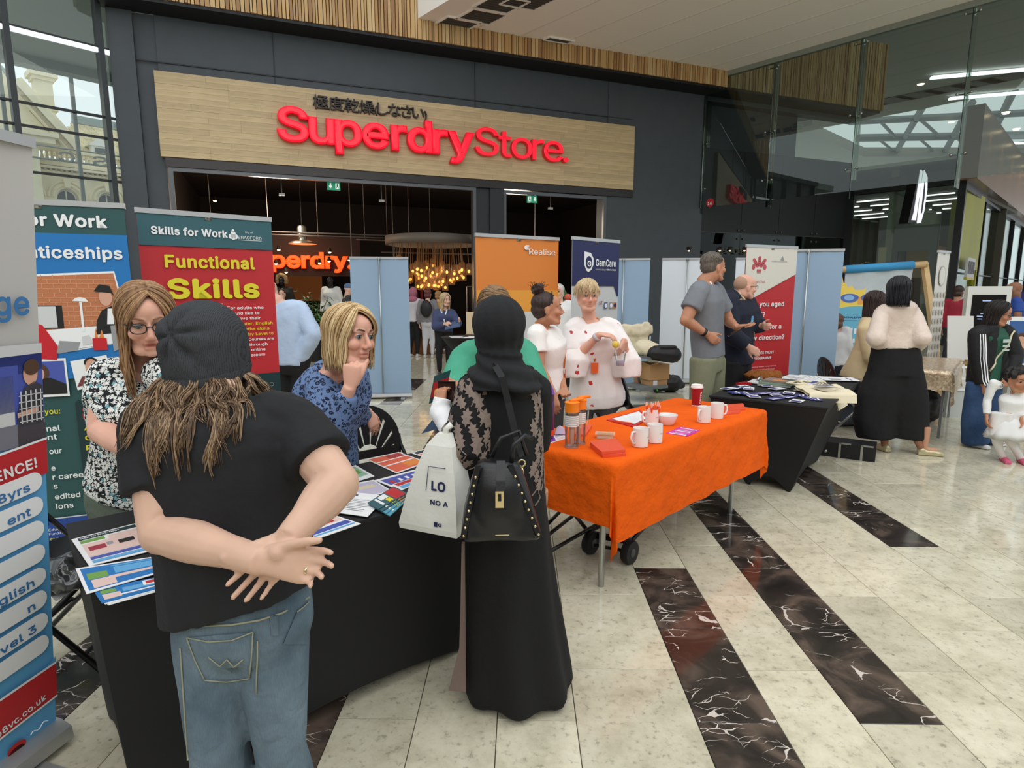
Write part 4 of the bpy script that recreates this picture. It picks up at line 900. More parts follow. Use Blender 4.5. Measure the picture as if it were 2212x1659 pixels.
# ================================================================== printed sheets
def sheet(lab,cs,base,blocks=(),z=.742,th=.0016,cat='leaflet',name='leaflet',group=None,tx=()):
    P=[fl(x,y,z) for x,y in cs]; c0=sum(P,V())/4; t=thing(name,lab,cat,(c0.x,c0.y,z),0,group)
    Q=[p-c0 for p in P]; k=MB(); k.add(Q+[q+V((0,0,th)) for q in Q],[(3,2,1,0),(4,5,6,7),(0,1,5,4),(1,2,6,5),(2,3,7,6),(3,0,4,7)]); part(k,'paper',base,t)
    def bl(u,v,dz): return Q[0].lerp(Q[1],u).lerp(Q[3].lerp(Q[2],u),v)+V((0,0,th+dz))
    for i,(u0,u1,v0,v1,m) in enumerate(blocks):
        k=MB(); k.add([bl(u0,v0,.0003+.00012*i),bl(u1,v0,.0003+.00012*i),bl(u1,v1,.0003+.00012*i),bl(u0,v1,.0003+.00012*i)],[(0,1,2,3)]); part(k,'printed_block',m,t)
    for s,u,v,w,h,m in tx:
        ux=(Q[1]-Q[0]); uy=(Q[3]-Q[0]); lw,lh=ux.length,uy.length
        o=bl(u,v,.0016); X=ux/lw; Y=-uy/lh
        Fm=Matrix(((X.x,Y.x,0,o.x),(X.y,Y.y,0,o.y),(X.z,Y.z,1,o.z),(0,0,0,1)))
        text(t,s,0,0,m,w*lw,h*lh,.02,frame=Fm)
    return t
PK=ink('pinkish',(226,196,186)); GL=ink('glossy_white',(236,236,236)); SAL=ink('salmon',(222,100,70)); LIL=ink('lilac',(190,184,204)); MINT=ink('mint',(150,190,160)); AQ=ink('aqua',(90,160,180))
lines=lambda m,u0,u1,v0,n,dv,h: tuple((u0,u1-(.12 if i%3==2 else 0),v0+i*dv,v0+i*dv+h,m) for i in range(n))
sheet('orange and red leaflet with wide bands near the fan back chair',[(791,993),(861,977),(924,999),(857,1023)],GL,((.04,.96,.04,.96,SAL),(.04,.96,.3,.34,GL),(.04,.96,.55,.6,GL),(.5,.96,.62,.9,ORI),(.5,.95,.06,.28,ink('deep_red',(160,50,50)))))
sheet('orange banded leaflet at the far corner of the black table, half behind the carrier bag',[(887,979),(938,965),(975,978),(927,992)],GL,((.05,.95,.05,.3,DKT),(.05,.95,.36,.6,SAL),(.05,.95,.66,.95,SAL)))
sheet('white leaflet with blue and red bands below the orange leaflet',[(809,1038),(919,1009),(942,1030),(866,1060)],GL,((.05,.97,.12,.55,PURB),(.1,.97,.58,.75,PRED),(.1,.97,.78,.95,LBL),(.12,.2,.3,.5,PRED),(.3,.36,.3,.5,GL),(.45,.51,.3,.5,GL),(.6,.66,.3,.5,GL)))
sheet('green and white leaflet half hidden behind the man\'s right elbow',[(664,1041),(768,1005),(809,1029),(700,1062)],GL,((.05,.95,.08,.8,MINT),(.5,.9,.3,.6,GRN)))
sheet('pale lilac leaflet under the white letter',[(740,1050),(807,1037),(848,1062),(775,1078)],GL,((.05,.95,.08,.94,LIL),(.2,.8,.3,.5,ink('beige',(214,200,170)))))
sheet('white letter with a dark blue heading lying on the leaflets',[(756,1063),(837,1072),(794,1117),(700,1104)],GL,((.05,.3,.1,.16,NAVY),)+lines(GRI,.12,.8,.32,8,.07,.018),z=.748)
for i in range(4): sheet(('teal and red booklet at the bottom of the small fanned stack','second booklet of the small fanned stack','third booklet of the small fanned stack','red topped booklet on top of the small fanned stack')[i],[(862-i*4,1058-i*2),(890-i*3,1073-i*2),(842-i*8,1116-i*5),(812-i*6,1100-i*4)],AQ if i<2 else TEAL,((.05,.95,.05,.4,PRED if i==3 else ORI),(.1,.5,.45,.7,GL),(.55,.9,.45,.6,YEL),(.1,.9,.74,.82,GL)),z=.745+.004*i,th=.0035,name='booklet',cat='booklet',group='fanned booklets')
sheet('pink and blue newsletter at the near edge right of the man\'s hip',[(655,1128),(706,1108),(780,1132),(676,1168)],GL,((.1,.95,.1,.55,PK),(.3,.75,.3,.5,PRED),(.05,.95,.62,.8,PURB),(.05,.95,.84,.9,LBL)))
sheet('Skills for Work newsletter at the left end of the black table',[(154,1166),(293,1131),(330,1190),(193,1224)],GL,((.08,.98,.03,.14,DKT),(.08,.45,.16,.26,GRN),(.5,.98,.18,.3,PK),(.08,.98,.3,.74,PK),(.14,.4,.42,.56,ink('crimson',(160,40,60))),(.42,.52,.4,.5,GRI),(.6,.85,.42,.54,BLKI),(.08,.98,.76,.84,PURB),(.08,.98,.87,.95,LBL)),z=.744,tx=(('Skills for Work. News',.1,.12,.6,.1,GL),))
sheet('large blue leaflet with a white border overhanging the near left table corner',[(163,1229),(361,1199),(369,1231),(187,1284)],GL,((.04,.98,.06,.93,PBLUE),(.08,.3,.3,.55,GRN),(.1,.36,.58,.9,PK),(.38,.98,.2,.5,LBL),(.3,.98,.56,.68,PK),(.36,.98,.12,.18,LBL)),z=.75)
for i in range(3): sheet(('lowest blue leaflet of the pile under the large blue leaflet','middle blue leaflet of the pile under the large blue leaflet','top blue leaflet of the pile with a small green logo')[i],[(205-2*i,1279-i*2),(367,1246-2*i),(370,1270-3*i),(234-7*i,1308-2*i)],GL if i<2 else PBLUE,((.03,.99,.05,.93,PBLUE),(.06,.26,.2,.45,GRN),(.06,.3,.5,.85,PK),(.34,.98,.3,.6,LBL),(.3,.98,.7,.8,GL),(.62,.95,.1,.5,GL),(.66,.85,.16,.4,PRED)),z=.742+.002*i,group='blue leaflets in the pile')
sheet('white sheet lying on the seat of the far left chair',[(100,1276),(166,1225),(180,1262),(120,1300)],GL,lines(GRI,.2,.9,.2,5,.12,.02),z=.475)
# plastic bag on the chair seat
cp=fl(135,1262,.5); k=MB()
k.ell((cp.x,cp.y,.545),.12,.1,.06,nu=18,nv=10); me=vox(k,.008,1,.5,(.028,16,1)); meta(part(me,'plastic_bag',[mat('dark_clear_plastic',(60,62,64),.12,spec=.9,var=(14,.5))],None,True),'crumpled dark shiny plastic bag on the far left chair','bag')
# ================================================================== things on the orange table
MUG=mat('mug_white',(234,226,222),.2); REDN=mat('coral_notebook',(226,84,52),.45)
def mug(lab,px,py,hang,pens=False):
    p=fl(px,py,.743); t=thing('mug',lab,'mug',p,0,'white printed mugs')
    k=MB().lathe([(.036,0),(.04,.003),(.041,.05),(.041,.1),(.039,.1),(.037,.096),(.037,.01),(.0,.008)],n=24,cap=False); part(k,'body',MUG,t,40)
    a=math.radians(hang); ux=V((math.cos(a),math.sin(a),0)); k=MB(); k.tube([ux*.038+V((0,0,.082)),ux*.062+V((0,0,.084)),ux*.07+V((0,0,.055)),ux*.06+V((0,0,.026)),ux*.038+V((0,0,.02))],.006,8); part(k,'handle',MUG,t,True)
    me=textmesh('Realise',.032,.012,.0); b_=a+math.radians(115)
    fx=V((-math.sin(b_),math.cos(b_),0)); fz=V((math.cos(b_),math.sin(b_),0))
    for v_ in me.vertices:
        th_=b_+(v_.co.x-.016)/.041; v_.co=V((.0415*math.cos(th_),.0415*math.sin(th_),.052+v_.co.y))
    obj('lettering',me,ink('tan_print',(196,140,110)),t)
    if pens:
        for i in range(16):
            an=random.random()*2*PI; r=random.uniform(.01,.03); q=V((math.cos(an)*r,math.sin(an)*r,.0)); e=V((math.cos(an)*(r+.018),math.sin(an)*(r+.018),.135+random.uniform(-.01,.012)))
            pn=thing('pen','orange pen standing in the mug of pens','pen',p,0,'orange pens in the mug'); part(MB().tube([q+V((0,0,.02)),q.lerp(e,.85)],.0042,6),'barrel',mat('orange_pen',(238,90,40),.3),pn); part(MB().tube([q.lerp(e,.85),e],.0035,6),'clip_end',mat('pale_pen_end',(250,190,170),.2),pn)
    return t
mug('white mug nearest the front edge, left of the front pair',1383,964,215)
mug('white mug right of and just behind the nearest mug',1414,955,205)
mug('white mug packed with orange pens beside the bowl',1408,918,200,True)
mug('white mug in front of the coffee cup, handle towards the viewer',1520,912,225)
mug('white mug nearest the coral folder at the far end',1548,903,10)
p=fl(1440,916,.743); t=thing('bowl','white round bowl behind the mug of pens','bowl',p); part(MB().lathe([(.04,0),(.045,.004),(.062,.045),(.066,.06),(.064,.06),(.058,.044),(.04,.01),(0,.008)],n=28,cap=False),'bowl_body',MUG,t,40)
part(MB().ell((0,0,.04),.05,.05,.012,nu=16,nv=6),'contents',mat('mint_sweets',(228,232,236),.5,bump=(160,.8,.01)),t)
def bottle_clear(lab,px,py):
    p=fl(px,py,.743); t=thing('water_bottle',lab,'bottle',p,0,'clear infuser bottles'); 
    part(MB().lathe([(.0,.0),(.034,.0),(.036,.006),(.033,.02),(.035,.03),(.035,.185),(.032,.195)],n=24,cap=False),'body',M_CLEAR,t,40)
    part(MB().lathe([(.037,.0),(.037,.008),(.0,.01)],n=20),'base',mat('clear_base',(226,180,160),.15,trans=.6),t,40)
    part(MB().lathe([(.012,.02),(.012,.15),(0,.15)],n=12),'infuser',mat('frosted_infuser',(226,190,170),.3,alpha=.75),t,40)
    part(MB().lathe([(.0365,.115),(.0365,.172)],n=24,cap=False),'label_sleeve',mat('paper_label',(232,226,222),.5),t,True)
    for i in range(5): part(MB().lathe([(.0368,.122+i*.01),(.0368,.1245+i*.01)],n=24,cap=False),'label_line',ink('label_grey',(160,156,154)),t,True)
    ol=mat('orange_lid',(248,130,20),.35); part(MB().lathe([(.037,.19),(.037,.225),(.04,.24),(.028,.245),(0,.243)],n=24),'lid',ol,t,40)
    part(MB().tube([(-.01,0,.243),(.02,.012,.25),(.05,.022,.252),(.06,.026,.25)],[.012,.011,.008,.006],8),'spout',ol,t,True)
    part(MB().tube([(.036,.0,.2),(.05,.01,.18),(.046,.01,.1)],.0035,6),'carry_loop',M_CLEAR,t)
bottle_clear('clear bottle with orange lid and white label, front one of the pair',1234.5,966)
bottle_clear('clear bottle with orange lid standing just behind the front one',1250,958)
p=fl(1183,946,.743); t=thing('purple_bottle','purple translucent bottle with lilac lid by the black robe','bottle',p)
pl_=mat('purple_plastic',(108,28,120),.15,trans=.35); part(MB().lathe([(.033,0),(.035,.006),(.035,.2),(.03,.215)],n=24),'body',pl_,t,40)
part(MB().lathe([(.033,.21),(.034,.215),(.034,.25),(.0,.255)],n=24),'collar',mat('dark_violet',(64,40,84),.3),t,40)
k=MB(); k.prism([(-.036,.25),(.036,.25),(.03,.275),(.014,.305),(-.006,.3),(-.03,.275)],(0,.03,0),(1,0,0),(0,0,1),(0,-.06,0)); part(k,'lid',mat('lilac_lid',(140,96,196),.35),t)
part(MB().lathe([(.0355,.02),(.036,.035),(.0355,.05)],n=24,cap=False),'orange_band',mat('coral_band',(236,80,50),.4),t,True)
sheet('leaflet in purple, white and grey under the purple bottle',[(1176,948),(1215,934),(1224,947),(1178,961)],GL,((.05,.5,.1,.9,ink('violet',(130,60,170))),(.55,.95,.1,.5,LIL),(.6,.95,.6,.9,PK)))
wd_=fl(1210,938,.75); solo(MB().prism([(-.03,0),(.03,0),(.025,.03),(.0,.045),(-.02,.03)],wd_,(1,0,0),(0,.4,.9),(0,.03,.0)),'wrapped_sweet_box',mat('lilac_box',(206,190,216),.4),'small lilac folded box behind the clear bottle','box')
def notebook(lab,cs,z,th=.012,n=1,grp=None): return sheet(lab,cs,REDN,((.02,.98,.0,.03,ink('coral_light',(240,120,90))),),z=z,th=th,cat='notebook',name='notebook',group=grp)
notebook('coral notebook alone behind the clear bottles',[(1240,924),(1279,922),(1265,943),(1232,942)],.743)
notebook('coral notebook at the bottom of the stack of two',[(1275,967),(1331,957),(1352,985),(1302,989)],.743,.014)
notebook('coral notebook on top of the stack of two',[(1274,960),(1330,951),(1351,977),(1300,982)],.758,.014)
p=fl(1307,946,.743); t=thing('card_box','small clear lidded box of business cards','box',p,math.radians(-10)); part(MB().bx(-.048,.048,-.03,.03,.0,.004),'tray',mat('box_clear',(214,190,172),.2,alpha=.6),t); part(MB().bx(-.042,.042,-.026,.026,.004,.024),'cards',mat('card_grey',(206,196,170),.6),t); part(MB().bx(-.055,.055,-.034,.034,.024,.029),'lid',mat('box_lid_clear',(236,190,160),.15,alpha=.55),t); part(MB().bx(-.012,.018,-.004,.004,.0292,.0298),'print',ink('gold',(212,186,90)),t)
sheet('red clipboard lying flat beside the mug of pens',[(1310,908),(1383,887),(1400,906),(1370,924)],mat('red_board',(196,36,40),.4),(),z=.743,th=.005,cat='clipboard',name='clipboard')
sheet('white blank form on the red clipboard',[(1322,905),(1380,889),(1396,904),(1368,917)],GL,lines(ink('faint',(222,224,228)),.1,.9,.2,8,.09,.012),z=.749,cat='paper',name='form_sheet')
a,b_=fl(1332,911,.752),fl(1367,916,.752); t=thing('pen','orange pen lying along the edge of the clipboard','pen',(a+b_)/2,math.atan2((b_-a).y,(b_-a).x)); part(MB().tube([(-.06,0,.004),(.05,0,.004)],.005,8),'barrel',mat('orange_pen',(238,90,40),.3),t); part(MB().tube([(.05,0,.004),(.066,0,.004)],[.005,.001],8),'tip',M_STEEL,t)
MAG=ink('magenta',(206,44,160)); sheet('magenta leaflet with pale pen strokes at the near edge of the orange cloth',[(1438,936),(1470,922),(1514,930),(1484,943)],MAG,tuple((.05+.13*i,.12+.13*i,.1+.05*(i%3),.9-.06*(i%2),(GL,LIL,ink('hot_pink',(240,110,190)))[i%3]) for i in range(7)))
p=fl(1504,876,.743); t=thing('coffee_cup','tall dark red paper coffee cup with white lid reading COSTA','cup',p)
part(MB().lathe([(.03,0),(.031,.004),(.041,.13)],n=28),'cup',mat('cup_red',(150,24,38),.4),t,40); part(MB().lathe([(.043,.128),(.044,.136),(.041,.14),(.04,.152),(.035,.153),(.033,.148),(0,.147)],n=28),'lid',mat('lid_white',(240,238,234),.35),t,40); part(MB().lathe([(.0315,.0),(.0318,.006)],n=28,cap=False),'base_rim',WH,t,True)
me=textmesh('COSTA',.085,.03,.03)
for v_ in me.vertices:
    z=.018+v_.co.x; r=.0308+(z/.13)*.0108; th_=math.radians(-62)-(v_.co.y-.012)/r; v_.co=V((r*math.cos(th_),r*math.sin(th_),z))
obj('lettering',me,WH,t)
sheet('coral folder lying flat at the far right corner of the orange cloth',[(1560,877),(1605,874),(1610,886),(1564,891)],REDN,(),z=.743,th=.01,cat='folder',name='folder')
sheet('second coral folder sticking out below the first one',[(1563,884),(1601,884),(1598,893),(1566,897)],REDN,(),z=.743,th=.006,cat='folder',name='folder')
# luggage trolley under the orange table
LT=thing('luggage_trolley','folded black luggage trolley with two wheels under the orange table','trolley',(.42,3.35,0))
def wp(px,py,d): return at(px,py,d)
k=MB()
a_,b1=at(1362,1185,3.35),at(1275,1165,3.45)
for q in((1312,1228,3.2),): pass
base=[at(1365,1190,3.3),at(1420,1135,3.75),at(1375,1125,3.8),at(1270,1180,3.42)]
base=[V((p.x,p.y,.12)) for p in base]
k.tube(base+[base[0]],.012,8); 
k.tube([V((base[0].x,base[0].y,.1)),V((base[3].x,base[3].y,.1))],.012,8); part(k,'base_frame',M_BLACK,LT,True,world=True)
k=MB(); 
up1,up2=at(1235,1118,3.5),at(1190,1105,3.55)
k.tube([base[3],at(1240,1110,3.55)],.012,8); k.tube([at(1240,1112,3.55),at(1185,1155,3.2)],.011,8); k.tube([at(1320,1115,3.6),at(1190,1190,3.1)],.011,8); k.tube([at(1215,1100,3.6),at(1180,1135,3.4)],.011,8); part(k,'handle_tube',M_BLACK,LT,True,world=True)
for (px,py,d) in((1360,1192,3.25),(1276,1176,3.38)):
    c0=at(px,py,d); c0.z=.07; ax=V((.75,-.66,0)); R_=ax.to_track_quat('Z','Y').to_matrix()
    w=part(MB().lathe([(.03,-.022),(.066,-.022),(.07,-.012),(.07,.012),(.066,.022),(.03,.022)],c0,20,R=R_),'wheel',mat('rubber',(26,26,26),.6),LT,40,world=True); part(MB().lathe([(.018,-.027),(.026,-.024),(.026,.024),(.018,.027)],c0,12,R=R_),'hub',mat('hub_grey',(70,70,72),.4),w,40,world=True)
part(MB().tube([at(1360,1192,3.25)*1.0,at(1276,1176,3.38)],.01,6),'axle',M_BLACK,LT,world=True)
# ================================================================== things on the far black table
def tp(x,y,z=.745): return rc(T2,A2,x,y,z)
def card(lab,x,y,w,h,rot,m,blocks=(),z=.744,th=.0014,cat='leaflet',name='leaflet',group=None):
    c0=tp(x,y,z); t=thing(name,lab,cat,c0,A2+math.radians(rot),group); part(MB().bx(-w/2,w/2,-h/2,h/2,0,th),'paper',m,t)
    for i,(u0,u1,v0,v1,bm) in enumerate(blocks): part(MB().bx(-w/2+u0*w,-w/2+u1*w,-h/2+v0*h,-h/2+v1*h,th,th+.0003+.0002*i),'printed_block',bm,t)
    return t
NVY=ink('navy_leaflet',(52,56,120)); random.seed(5)
nl=[]
for i in range(22):
    x=.08+.62*random.random()*(.5+.5*(i%2)); y=.12+.68*(i+.5)/22; r=random.uniform(-40,40)
    card(('small navy leaflet in the scatter at the left of the far black table','small white leaflet in the scatter at the left of the far black table')[i%2],x+.03,y,.13,.085,r,(NVY,GL,NVY,GL)[i%4],(((.1,.9,.2,.35,GL),(.1,.6,.5,.6,LIL)) if i%2==0 else ((.05,.5,.1,.9,NVY),(.6,.9,.3,.4,GRI))),z=.744+.0007*i,group=('navy leaflets scattered on the far black table','white leaflets scattered on the far black table')[i%2])
for i in range(7):
    card('white information sheet in the spread at the right of the far black table',1.0+.085*i,.36+.07*(i%3),.21,.30,random.uniform(-12,12)+(80 if i%2 else 0),GL,tuple((.1,.9-.15*(j%3==2),.15+.1*j,.17+.1*j,GRI) for j in range(7)),z=.744+.0012*i,group='white sheets on the far black table')
card('white sheet overhanging the right corner of the far black table',1.52,.16,.25,.3,25,GL,((.1,.8,.2,.25,BLU),(.1,.5,.5,.8,GRI)),z=.754)
for i in range(3): card(('grey book at the bottom of the small stack on the far table','green-grey book in the middle of the small stack on the far table','patterned book on top of the small stack on the far table')[i],.82+.02*i,.55-.02*i,.2,.26,10-8*i,(ink('book_grey',(150,156,146)),ink('book_green',(130,150,130)),ink('book_taupe',(140,124,112)))[i],((.1,.5,.3,.7,ORI),(.55,.9,.1,.5,TEAL2)) if i==2 else (),z=.746+.016*i,th=.014,cat='book',name='book',group='books on the far black table')
# tote bags
TOTE=mat('cream_canvas',(226,214,184),.8,bump=(40,.4,.004)); 
def tote(lab,x0,y0,ang,w,h,over):
    t=thing('tote_bag',lab,'bag',tp(x0,y0,.75),A2+math.radians(ang))
    def fn(u,v):
        x=-w/2+u*w; y=h*(1-v)-over; z=.03+.022*noise.noise(V((x*9,y*9,x0*7)))+.012*math.sin(u*9)
        if y<0: z=.03+y*.9-.0; y=-.02+.25*y; 
        return V((x,y,z))
    k=MB(); k.grid(fn,20,22); k.grid(lambda u,v: fn(u,v)-V((0,-.008 if fn(u,v).y<0 else 0,.02 if fn(u,v).y>=0 else 0)),20,22,flip=True); part(k,'canvas',TOTE,t,True)
    k=MB()
    for sx in(-.08,.08): k.tube([V((sx,h-over,.05)),V((sx*1.3,h-over+.1,.05)),V((sx*.4,h-over+.18,.04)),V((sx*-.3,h-over+.14,.045))],.008,6)
    part(k,'handle',TOTE,t,True)
    for i in range(4): part(MB().bx(-w*.25,w*(.25-.05*(i%2)),.06+.022*i,.068+.022*i,.058,.0585),'print_line',ink('print_dark',(60,58,66)),t)
    part(MB().obox((0,.17,.062),V((.07,0,0)),V((0,.02,0)),V((0,0,.0004))),'print_logo',ink('print_blue',(70,76,130)),t)
    return t
tote('cream canvas tote bag draped over the front edge of the far black table',.46,.05,-60,.34,.4,.08)
tote('second cream canvas tote bag with printed text hanging over the table edge',.72,.06,-4,.3,.36,.17)
c0=tp(1.12,.74,.76); k=MB(); k.ell((c0.x,c0.y,.785),.15,.09,.045); k.ell((c0.x+.12,c0.y+.03,.78),.09,.08,.045); me=vox(k,.01,2,.5,(.02,40,1)); meta(part(me,'furry_pouch',mat('rust_fur',(164,96,40),.9,bump=(120,1,.02)),None,True),'rust brown furry pouch at the back of the far black table','pouch')
t=thing('metal_clip','silver bulldog clip holding a white pad by the furry pouch','clip',tp(.92,.7,.76),A2); part(MB().bx(-.12,.12,-.07,.07,-.012,.0),'pad',GL,t); part(MB().tube([(-.06,0,.01),(.0,0,.035),(.06,0,.01)],.012,8),'clip',M_STEEL,t,True)
solo(MB().obox(tp(.72,.78,.752),V((.05,.03,0)),V((-.02,.03,0)),V((0,0,.008))),'red_purse',mat('red_leather',(180,30,40),.4),'small flat red purse at the back edge of the far black table','purse')
# ================================================================== cart, boxes, bags behind
CT=thing('folding_cart','folding shopping cart with green joints carrying cream bags in front of the white banner back','cart',(1.85,8.4,0))
dC=8.5
def cw(px,py,d=dC): return at(px,py,d)
k=MB(); k.tube([cw(1362,755),cw(1383,828)],.016,8); k.tube([cw(1405,725,8.9),cw(1400,760,8.9)],.014,8); k.tube([cw(1345,708,8.9),cw(1362,755)],.014,8); part(k,'silver_upright',M_STEEL,CT,True,world=True)
GRC=mat('cart_green',(92,214,84),.35)
k=MB(); k.tube([cw(1362,755),cw(1366,765),cw(1380,766),cw(1381,772)],.022,8); k.tube([cw(1360,752,8.6),cw(1368,758,8.6)],.03,8); part(k,'green_joint',GRC,CT,True,world=True)
part(MB().obox(cw(1398,772),V((.2,.12,-.03)),V((-.1,.2,0)),V((0,0,.015))),'top_tray',mat('cart_grey',(110,116,118),.5),CT,world=True)
part(MB().obox(cw(1395,833),V((.2,.12,0)),V((-.1,.2,0)),V((0,0,.02))),'base_tray',mat('cart_grey',(110,116,118),.5),CT,world=True)
for px,py,d in((1362,823,8.6),(1418,845,8.3),(1372,830,9.0)):
    c0=fl(px,py+4,.0); c0.z=.075; R_=V((.8,-.6,0)).to_track_quat('Z','Y').to_matrix(); w=part(MB().lathe([(.03,-.02),(.07,-.02),(.075,0),(.07,.02),(.03,.02)],c0,18,R=R_),'wheel',mat('rubber',(26,26,26),.6),CT,40,world=True); part(MB().lathe([(.0,-.026),(.052,-.024),(.052,.024),(.0,.026)],c0,14,R=R_),'wheel_disc',GRC,w,40,world=True)
cc=cw(1375,712,8.7); k=MB(); k.obox(cc+V((0,0,.0)),V((.22,.08,.0)),V((-.03,.07,0)),V((0,0,.07))); k.obox(cc+V((-.0,0,-.2)),V((.17,.05,0)),V((-.02,.05,0)),V((0,0,.17))); k.obox(cc+V((.14,.0,.06)),V((.05,.02,0)),V((0,.03,0)),V((0,0,.06))); meta(part(vox(k,.02,3,.5,(.02,9,1)),'cream_backpack',TOTE,None,True),'cream canvas pack draped over the cart handle','bag')
cc=cw(1402,755,8.4); k=MB(); k.ell((cc.x,cc.y,cc.z),.23,.16,.12,Matrix.Rotation(.3,3,'Y')); meta(part(vox(k,.02,2,.5,(.02,8,1)),'cream_roll_bag',TOTE,None,True),'bulky cream bag lying on the cart tray','bag')
cc=cw(1432,765,8.3); k=MB(); k.cap(cc+V((-.13,0,.02)),cc+V((.14,0,-.01)),.11,.12); k.obox(cc+V((.05,-.02,.11)),V((.12,0,0)),V((0,.08,0)),V((0,0,.015))); meta(part(vox(k,.016,2),'black_bag',mat('black_nylon',(30,30,32),.5,bump=(20,.4,.01)),None,True),'rolled black bag on the right of the cart tray','bag')
CB=mat('cardboard',(186,146,100),.8)
t=thing('cardboard_box','open cardboard box standing on a smaller box on the cart','box',cw(1413,800,8.55),math.radians(25)); part(MB().bx(-.17,.17,-.13,.13,-.12,.1),'carton',CB,t); k=MB(); k.add([(-.17,-.13,.1),(-.05,-.13,.1),(-.12,-.3,.16),(-.22,-.28,.14)],[(0,1,2,3)]); k.add([(-.17,-.13,.1),(-.17,.13,.1),(-.3,.12,.15),(-.3,-.12,.15)],[(0,1,2,3)]); part(k,'flap',CB,t)
t=thing('cardboard_box','cardboard box with a white label under the open box on the cart','box',cw(1412,822,8.55),math.radians(25)); part(MB().bx(-.15,.15,-.12,.12,-.07,.06),'carton',CB,t); part(MB().bx(-.1,-.03,-.123,-.12,-.05,.02),'label',WH,t)
t=thing('paper_sack','brown paper sack left of the cardboard boxes on the cart','sack',cw(1385,810,8.7)); part(MB().loft([ering((0,0,-.17),V((.1,0,0)),V((0,.08,0)),12,.6),ering((0,0,.12),V((.11,0,0)),V((0,.06,0)),12,.6),ering((.01,0,.2),V((.09,0,0)),V((0,.02,0)),12,.6)]),'paper',CB,t,True)
def soft_bag(lab,c0,rx,ry,rz,m,rot=0,nm='bag',hd=True):
    k=MB(); k.ell((0,0,rz),rx,ry,rz,Matrix.Rotation(rot,3,'Z')); k.ell((rx*.3,0,rz*.8),rx*.7,ry*.9,rz*.8,Matrix.Rotation(rot,3,'Z'))
    t=thing(nm,lab,'bag',c0); part(vox(k,max(rx,rz)*.09,3,.5,(rx*.12,7/rx*.3,1)),'body',m,t,True)
    if hd: part(MB().tube([V((-rx*.4,0,rz*1.8)),V((-rx*.1,0,rz*2.3)),V((rx*.3,0,rz*1.8))],rx*.05,6),'handle',m,t,True)
    return t
BN=mat('black_nylon',(30,30,32),.5,bump=(20,.4,.01))
soft_bag('black holdall on the floor behind the side-on chair',fl(1440,846),.28,.2,.13,BN)
soft_bag('pale cream bundle on the floor left of the cart wheel',fl(1348,836),.16,.12,.14,TOTE,nm='cloth_bundle',hd=False)
soft_bag('dark grey bag with blue strap under the far black table',fl(1835,918),.3,.22,.17,mat('slate_bag',(64,72,80),.6),.4)
soft_bag('black bag on the floor under the gold table',fl(2010,925)+V((.15,.35,0)),.2,.16,.2,BN,nm='handbag')
t=thing('equipment_case','long black padded case with metal corners under the far black table','case',fl(1812,982),math.radians(-32)); part(MB().bx(-.3,.3,-.13,.13,.0,.14),'body',mat('black_case',(22,22,23),.6),t)
k=MB(); 
for x in(.0,.18): k.bx(x,x+.02,-.135,-.128,.0,.15); k.bx(x,x+.1,-.135,-.128,.135,.15)
part(k,'metal_corner',M_STEEL,t)
for i in range(4): part(MB().ell((-.27+i*.055,-.132,.05),.014,.006,.014,nu=10,nv=6),'stud',M_STEEL,t)
# ================================================================== people
def skin_mat(name,c):
    m,N,out=nodes(name,.5,.35); at_=N('Attribute',attribute_name='tint'); nz=N('TexNoise',{'Scale':9.0,'Detail':3.0}); tc=N('TexCoord'); m.node_tree.links.new(tc.outputs['Object'],nz.inputs['Vector'])
    mr=N('MapRange',{0:nz.outputs['Fac'],1:.3,2:.7,3:.93,4:1.06}); hs=N('HueSaturation',{'Color':L(c),'Value':mr.outputs[0]})
    mx=N('MixRGB',{0:1.0,1:hs.outputs[0],2:at_.outputs['Color']},blend_type='MULTIPLY'); out(mx.outputs[0])
    b=m.node_tree.nodes['Principled BSDF']; b.inputs['Subsurface Weight'].default_value=.12; b.inputs['Subsurface Radius'].default_value=(.012,.005,.003); b.inputs['Subsurface Scale'].default_value=1.0
    return m
SK_PALE=skin_mat('skin_pale',(226,182,160)); SK_PINK=skin_mat('skin_rosy',(220,168,146)); SK_TAN=skin_mat('skin_tan',(188,134,104)); SK_BROWN=skin_mat('skin_brown',(150,104,80)); SK_ARM=skin_mat('skin_fair_cool',(208,170,148))
EYEM=[mat('eye_white',(206,198,190),.2),mat('iris_brown',(70,46,34),.2),mat('pupil',(12,10,10),.1)]
EYEB=[EYEM[0],mat('iris_blue',(96,116,128),.2),EYEM[2]]
def hvec(a): a=math.radians(a); return V((math.sin(a),math.cos(a),0))
